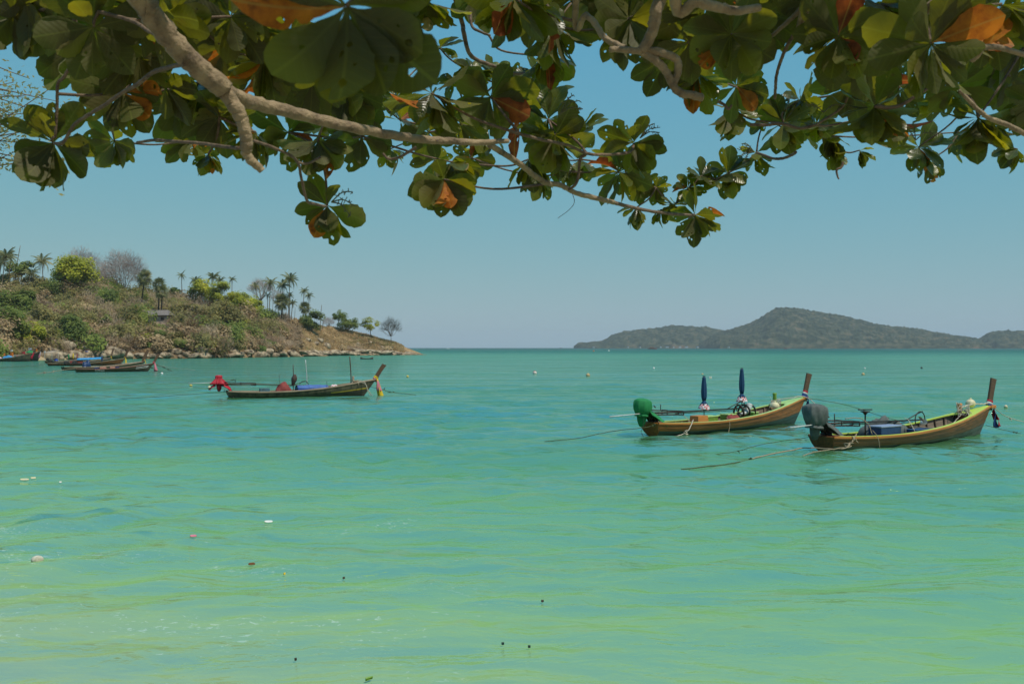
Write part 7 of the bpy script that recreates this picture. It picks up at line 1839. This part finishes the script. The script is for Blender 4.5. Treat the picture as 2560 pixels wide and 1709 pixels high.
RZ = [
 # left
 (133, 356, 125, 'w', 13, 0, dict(dirs=(150, 190, 105, 80, 55, -10, 225, 262, 290, 320, 215, 245, 275))),
 (305, 228, 122, 'w', 11, 2, dict(dirs=(5, -42, 175, 215, 250, 275, 300, 150, 120, 60, 195))),
 (182, 118, 108, 'w', 9, 0, dict(dirs=(225, 175, 205, 330, 300, 20, 60, 140, 265))),
 (30, 38, 128, 'w', 8, 0, dict(dirs=(-62, -80, 250, 215, 20, -20, 150, -45))),
 (285, 352, 82, 'w', 8, 0, dict(dirs=(-45, -60, -90, -115, 200, -20, 170, -75))),
 (478, 350, 78, 'w', 8, 1, dict(dirs=(-48, -110, 200, 175, -80, 150, -20, 90))),
 (497, 205, 112, 'd', 8, 0, dict(dirs=(-80, -115, -60, -95, -140, -40, 200, -70))),
 (232, 66, 140, 'w', 9, 0, {}), (398, 38, 140, 'w', 9, 0, {}), (471, 40, 135, 'w', 9, 1, dict(D=4.6)), (110, 20, 120, 'w', 9, 0, {}), (60, -10, 130, 'w', 9, 0, {}),
 (345, 130, 125, 'w', 10, 0, dict(D=4.7)), (410, 215, 105, 'w', 9, 0, dict(D=4.9)), (250, 160, 110, 'w', 8, 0, dict(D=5.0)), (560, 120, 120, 'w', 8, 0, dict(D=4.6)),
 (575, 40, 130, 'w', 9, 0, dict(D=4.3)), (640, 70, 120, 'w', 8, 0, dict(D=4.8)), (330, 20, 130, 'w', 8, 1, dict(D=4.4)),
 # the big near cluster
 (865, 14, 285, 'w', 9, 0, dict(D=2.15, dirs=(188, 232, 262, 275, 300, 318, 328, 170, 20), jitter=.3)),
 (660, 143, 130, 'd', 9, 2, dict(D=4.5, dirs=(-112, -125, -75, -95, -60, -45, -135, -20, 200))),
 (866, 222, 112, 'w', 12, 0, dict(dirs=(-20, -45, -70, -95, -120, 10, 170, 200, -60, -100, 30, 150))),
 (795, 350, 100, 'd', 11, 1, dict(dirs=(-65, -85, -105, -125, -50, 190, -20, -75, -95, -140, 15))),
 (720, 330, 95, 'w', 8, 0, dict(dirs=(-20, -60, -120, 200, 150, -90, 30, -150))),
 (905, 340, 92, 'w', 9, 0, {}), (975, 372, 50, 'd', 4, 1, dict(dk='P')),
 (548, 292, 104, 'w', 9, 0, dict(D=5.2)), (440, 262, 100, 'w', 8, 0, dict(D=5.3)), (640, 330, 90, 'd', 8, 0, dict(D=5.2)), (520, 385, 60, 'd', 7, 1, dict(D=5.4)),
 (700, 260, 72, 't', 10, 0, dict(D=7.5)), (755, 255, 66, 't', 10, 0, dict(D=7.8)), (930, 222, 72, 't', 11, 0, dict(D=7.5)), (990, 240, 66, 't', 10, 0, dict(D=7.9)), (830, 300, 80, 't', 9, 0, dict(D=6.8)), (1000, 300, 70, 't', 9, 0, dict(D=7.4)),
 (818, 514, 98, 'w', 7, 1, dict(dirs=(-112, 188, 140, -95, -75, -60, -100, -85, 120))),
 # middle
 (1073, 4, 108, 'd', 10, 1, dict(dk='P', dirs=(-98, -60, -120, -140, -45, -160, -20, 200, 170, -75))),
 (1099, 119, 62, 't', 9, 0, {}), (1000, -10, 110, 'w', 9, 0, {}), (1186, 185, 62, 't', 11, 0, {}), (1300, 214, 62, 't', 11, 0, {}), (1235, 190, 55, 't', 8, 0, {}), (1345, 190, 60, 't', 8, 1, dict(dk='R')), (1140, 200, 60, 't', 9, 0, {}), (1380, 240, 58, 't', 8, 0, {}),
 (1078, 232, 118, 'd', 12, 1, dict(dirs=(-128, 95, -80, -60, -100, -45, 150, 30, -20, 200, -70, -110))),
 (1226, 241, 112, 'w', 10, 0, dict(dirs=(-30, -60, -100, -130, 160, 130, 200, 20, 60, -10))),
 (1283, -10, 135, 'd', 9, 0, dict(dirs=(-110, -90, -70, -45, -130, 190, 0, -60, -100))),
 (1356, -5, 118, 'd', 9, 0, dict(D=4.8)), (1390, 66, 112, 'd', 10, 0, dict(dirs=(-95, -65, -110, -40, 190, -130, -20, 30, 150, -80))), (1360, 140, 92, 'd', 8, 1, dict(dk='R')), (1440, -10, 110, 'w', 8, 0, {}), (1480, 20, 100, 'w', 8, 0, {}), (1190, -15, 90, 'w', 7, 0, {}),
 (1371, 298, 100, 't', 9, 0, dict(dirs=(150, 165, 100, 75, 20, -10, 190, -60, -100))), (1388, 337, 102, 'd', 11, 0, dict(dirs=(-110, -95, -75, -60, -130, -40, 170, 20, 150, -20, 60))), (1450, 330, 80, 't', 8, 0, {}),
 (1300, 290, 82, 'w', 8, 0, {}), (1150, 310, 80, 'w', 8, 0, {}), (1220, 320, 78, 'd', 8, 1, dict(dk='R')), (1070, 330, 80, 'w', 7, 0, {}),
 (1130, 405, 88, 'd', 11, 1, dict(dk='P')), (1110, 448, 98, 'w', 12, 2, dict(dirs=(-88, -75, -60, -105, -120, -135, -45, -150, 200, -20, -95, -70))), (1180, 395, 64, 'w', 7, 0, {}), (1085, 400, 62, 'w', 6, 0, {}),
 (1321, 398, 88, 'd', 11, 0, {}), (1350, 440, 66, 'd', 8, 0, {}), (1451, 398, 58, 'd', 4, 0, {}), (1420, 400, 70, 'd', 7, 0, {}),
 # right of the middle
 (1572, 46, 115, 'w', 11, 0, dict(dirs=(-70, -100, -125, -45, 190, 160, 20, 60, 110, -85, -20))), (1530, -5, 110, 'w', 8, 0, {}),
 (1585, 356, 92, 'w', 9, 0, dict(dirs=(130, 68, -12, 188, -40, -75, -100, 160, -60), D=6.0)), (1549, 430, 88, 't', 13, 0, dict(dirs=(150, 100, 75, 40, 10, -25, -60, -100, -130, 180, 60, -80, 130))), (1560, 395, 70, 't', 7, 0, {}),
 (1640, 468, 48, 'w', 6, 0, {}), (1686, 513, 52, 't', 8, 0, {}), (1738, 537, 78, 't', 13, 0, dict(dirs=(25, 5, -35, -55, -75, -95, -110, -130, 160, 110, 90, -25, -65), narrow=.7)), (1753, 440, 52, 't', 10, 0, {}), (1720, 470, 48, 't', 9, 1, {}), (1790, 450, 50, 't', 8, 0, {}),
 (1820, 433, 66, 't', 11, 0, dict(dirs=(60, 35, 85, -10, -35, -60, -85, -70, 110, 150, -100))), (1892, 381, 58, 'd', 5, 0, dict(dirs=(35, -95, -110, -50, 170))), (1593, 517, 52, 'd', 7, 0, {}), (1610, 460, 52, 'w', 8, 0, {}), (1650, 525, 50, 'd', 6, 0, {}),
 (1829, 84, 135, 'w', 12, 1, dict(dk='O', dirs=(-135, -95, -120, -150, -60, 170, 130, 100, 30, -20, -45, 60))), (1745, 181, 102, 'd', 9, 1, dict(dirs=(-100, -128, -150, -75, -55, 190, -110, -90, -35))), (1841, 214, 90, 'w', 8, 1, dict(dirs=(-55, -20, 10, -100, 60, -40, 150, 30))), (1722, 105, 118, 'w', 8, 0, dict(D=5.0)), (1750, 40, 120, 'w', 8, 0, {}), (1900, 30, 125, 'w', 10, 0, {}),
 (1825, 268, 84, 'd', 9, 0, dict(dirs=(-75, -125, -95, -60, -110, -40, -85, 180, -20))), (1959, 307, 84, 't', 13, 0, dict(dirs=(60, 85, 110, 30, -75, -95, -60, -110, 150, 10, 45, -35, 130))), (1915, 290, 66, 't', 9, 0, {}), (2000, 250, 70, 't', 9, 0, dict(D=7)), (2010, 335, 72, 't', 10, 1, {}),
 (2097, 89, 140, 'w', 12, 2, dict(dk='R', dirs=(-55, 75, 200, 215, -100, -85, -65, 170, 140, 20, -35, 110))), (2090, 95, 132, 'w', 1, 1, dict(dk='P', dirs=(200,))), (2205, 10, 130, 'd', 8, 0, dict(dirs=(-85, -65, -105, -50, -120, 200, -20, -95))), (2060, -5, 130, 'w', 8, 1, dict(D=4.5)), (1985, 20, 110, 'w', 8, 0, dict(D=5)),
 (2329, 108, 158, 'w', 12, 1, dict(dirs=(20, 192, 225, 250, -90, -50, -25, -70, 160, 120, 80, 50))), (2420, 60, 118, 'd', 8, 2, dict(dirs=(-30, -50, 10, -100, 60, -70, 150, -10))), (2508, 10, 138, 'd', 9, 1, dict(dirs=(-110, -70, -50, -90, -30, 200, -130, 0, -60))), (2467, 166, 88, 'w', 9, 0, {}), (2530, 191, 104, 'w', 11, 0, {}), (2560, 120, 110, 'w', 8, 0, {}),
 (2188, 265, 128, 'd', 12, 1, dict(dirs=(-52, -110, -90, -70, -15, 160, 130, 30, -130, 190, -80, 60))), (2215, 285, 100, 'd', 3, 1, dict(dk='R', dirs=(-60, -80, -40))), (2447, 293, 112, 'd', 11, 0, dict(dirs=(-100, -75, -120, -55, -140, -90, 180, -35, 10, -65, 150))), (2400, 330, 70, 'd', 7, 1, dict(dk='P')),
 (2298, 367, 78, 't', 11, 1, dict(dirs=(-70, 30, 10, -20, -45, -100, -60, 60, 150, -120, 190))), (2325, 400, 60, 'd', 3, 1, dict(dirs=(-70, -50, -90))), (2042, 309, 76, 't', 11, 0, {}), (2080, 340, 70, 'd', 9, 0, {}), (2349, 268, 78, 't', 10, 0, dict(D=6.5)), (2130, 215, 110, 'w', 9, 0, dict(D=5.6)), (2250, 215, 100, 'w', 9, 0, dict(D=5.6)), (2400, 215, 100, 'w', 8, 0, dict(D=5.4)),
 (2545, 372, 62, 'd', 7, 0, {}), (2103, 378, 52, 'd', 6, 0, {}), (2150, 375, 50, 'd', 5, 0, {}), (2480, 60, 110, 'w', 8, 0, dict(D=5)), (2590, 260, 110, 'w', 10, 0, {}), (1620, 10, 110, 'w', 8, 0, dict(D=5.2)), (1660, 150, 92, 'w', 6, 0, dict(D=5.6)), (1620, 215, 0, '', 0, 0, {}),
 (2290, 20, 130, 'w', 9, 1, dict(D=4.8)), (2160, 130, 115, 'w', 8, 0, dict(D=5.2)), (2380, -10, 130, 'w', 9, 1, dict(D=4.3)), (1800, -20, 120, 'w', 8, 0, dict(D=4.5)), (930, 170, 80, 'w', 7, 0, dict(D=5.5)), (780, 200, 105, 'w', 8, 0, dict(D=4.8)), (700, 180, 105, 'w', 8, 0, dict(D=5.0)), (720, 90, 125, 'w', 8, 0, dict(D=4.4)), (980, 130, 76, 'w', 7, 0, dict(D=5.4)),
]
for z in RZ:
    if z[2] == 0: continue
    rosette(z[0], z[1], z[2], z[3], z[4], z[5], **z[6])
# the crown goes on above the frame and shades what hangs in view
for i in range(150):
    D_ = rl.uniform(2.2, 7.0); zz = rl.uniform(.37, .62) * D_ + rl.uniform(.1, 1.1)
    px_ = rl.uniform(-500, 3050); py_ = HZ - zz / D_ * FPX
    rosette(px_, py_, LEAFLEN * FPX / D_, 'w', 10, 0, D=D_, twig=False, off=True)
for i in range(190):
    y_ = rl.uniform(.5, 6.0); x_ = rl.uniform(-.62, .8) * (y_ + 4); z_ = 4 + .40 * y_ + rl.uniform(.45, 2.6)
    ax = unit([rl.normal() * .25, rl.normal() * .25, 1])
    for k in range(10):
        a = k * 2.4; d = np.array([math.cos(a), math.sin(a), -.15]); leaf_items.append(('G', leaf_matrix(np.array([x_, y_, z_]), d, ax + rl.normal(size=3) * .2, LEAFLEN * 1.1), 0, -999, -999))
for i in range(70):
    x_ = rl.uniform(-3.2, 3.6); y_ = rl.uniform(-2.6, 2.0); z_ = rl.uniform(6.6, 7.8)
    ax = unit([rl.normal() * .2, rl.normal() * .2, 1]);
    for k in range(10):
        a = k * 2.4; d = np.array([math.cos(a), math.sin(a), -.1]); leaf_items.append(('G', leaf_matrix(np.array([x_, y_, z_]), d, ax + rl.normal(size=3) * .2, LEAFLEN), 0, -999, -999))

# the 300 leaves that show largest are parts of their own, the rest one part
vis = [it for it in leaf_items if it[2] > 0 and -80 < it[3] < 2640 and it[4] > -90]
rest = [it for it in leaf_items if not (it[2] > 0 and -80 < it[3] < 2640 and it[4] > -90)]
vis.sort(key=lambda it: -it[2])
drys = [it for it in vis if it[0] != 'G']; greens = [it for it in vis if it[0] == 'G']
single = drys + greens[:max(0, 296 - len(drys))]; rest = greens[max(0, 296 - len(drys)):] + rest
cnt = 0
for kd, M, s, px_, py_ in single:
    me = LM[rl.integers(0, 12)] if kd == 'G' else {'O': LDO, 'R': LDR, 'P': LDP}[kd][rl.integers(0, 4)]
    o = bpy.data.objects.new('leaf', me); C.objects.link(o); o.parent = tree_t
    M = M.copy(); M[:3, 3] -= TO
    o.matrix_local = Matrix(M.tolist())
    if kd != 'G': o['label'] = {'O': 'orange withered leaf', 'R': 'red-brown withered leaf', 'P': 'pale dry leaf'}[kd]
lx = np.array([0, .35, .35, .35, .72, .72, .72, 1.0]); ly = np.array([0, .17, 0, -.17, .26, 0, -.26, 0])
LOWL = (np.stack([lx, ly, .1 * np.abs(ly) - .25 * lx ** 2], 1), np.array([(0, 2, 1), (0, 3, 2), (1, 2, 4), (2, 5, 4), (2, 3, 5), (3, 6, 5), (4, 5, 7), (5, 6, 7)], dtype=np.int32), lx, ly)
Vs, Fs, lu, lv, rd, o0 = [], [], [], [], [], 0
for kd, M, s, px_, py_ in rest:
    V, F, X, Y = LG[rl.integers(0, 12)] if s > 0 else LOWL
    W_ = V @ M[:3, :3].T + M[:3, 3] - TO
    Vs.append(W_); Fs.append(F + o0); lu.append(X); lv.append(Y); rd.append(np.full(len(V), rl.random())); o0 += len(V)
me = npmesh('foliage', np.concatenate(Vs), np.concatenate(Fs), M_ALM, smooth=True, attrs={'lu': ('POINT', np.concatenate(lu)), 'lv': ('POINT', np.concatenate(lv)), 'rnd': ('POINT', np.concatenate(rd))})
o = link('foliage', me, tree_t); o['kind'] = 'stuff'
# flower spikes
def spike(px, py, D_, dirs_, l_):
    c = np.array(P3(px, py, D_)); g = G()
    for a in dirs_:
        q = R(a); e = c + np.array([math.cos(q), -.1, math.sin(q)]) * l_
        P_ = catmull([c, (c + e) / 2 + np.array([0, 0, .02]), e], 5); g.tube(P_ - TO, np.linspace(.0035, .002, len(P_)), 4)
        for p in P_[3:]:
            for _ in range(2): g.tube([p - TO, p - TO + rl.normal(size=3) * .009], .0022, 4)
    g.build('flower_spike', pmat('spike_green', (.16, .17, .07), (.10, .09, .05), 20, .8), tree_t)
spike(828, 505, 4.6, (-35, -10, 25), .11); spike(1400, 285, 5.2, (35, 12, 55), .12); spike(1600, 345, 5.9, (30, 15, 45), .12); spike(1885, 378, 6.2, (150, 200, 225, 175), .09); spike(2290, 350, 5.4, (140, 20, 100), .10); spike(2060, 280, 5.6, (20, 160), .11)

# ---- pale feathery tree at the left edge
ft = empty('feathery_tree', (-8.6, 12.5, -.3), label='thin feathery tree with small yellowish leaves at the left edge of the picture', cat='tree')
FO = np.array([-8.6, 12.5, -.3])
g = G(); g.tube(catmull([(0, 0, -.5), (.2, .2, 3), (-.1, .4, 6), (.4, .3, 8.6)], 6), np.linspace(.16, .05, 19), 8)
rf = np.random.default_rng(5); ends = []
for i in range(46):
    z_ = 5.0 + 3.2 * rf.random(); s_ = np.array([.1, .3, z_]); tx = 8.6 + (rf.uniform(-90, 95) - 1280) / FPX * 12.5; tz = CAMH + (HZ - rf.uniform(150, 440)) / FPX * 12.5 + .3
    e = np.array([tx, rf.uniform(-.8, .9), tz]); P_ = catmull([s_, (s_ + e) / 2 + np.array([0, 0, .35]), e], 5)
    g.tube(P_, np.linspace(.022, .004, len(P_)), 5); ends.append(P_)
g.build('trunk', M_ATWIG, ft, smooth=True)
pts = []
for P_ in ends:
    for _ in range(90):
        p = P_[rf.integers(len(P_) // 3, len(P_))]; pts.append(p + rf.normal(size=3) * np.array([.13, .15, .12]) + np.array([0, 0, -.05]))
V, F, rd = leafcards(np.array(pts), .030, r=rf, aspect=.45)
link('foliage', npmesh('foliage', V, F, leafmat('feathery_leaflets', (.22, .20, .08), (.36, .32, .14), (.48, .42, .22), trans=.4), attrs={'rnd': ('FACE', rd)}), ft)['kind'] = 'stuff'
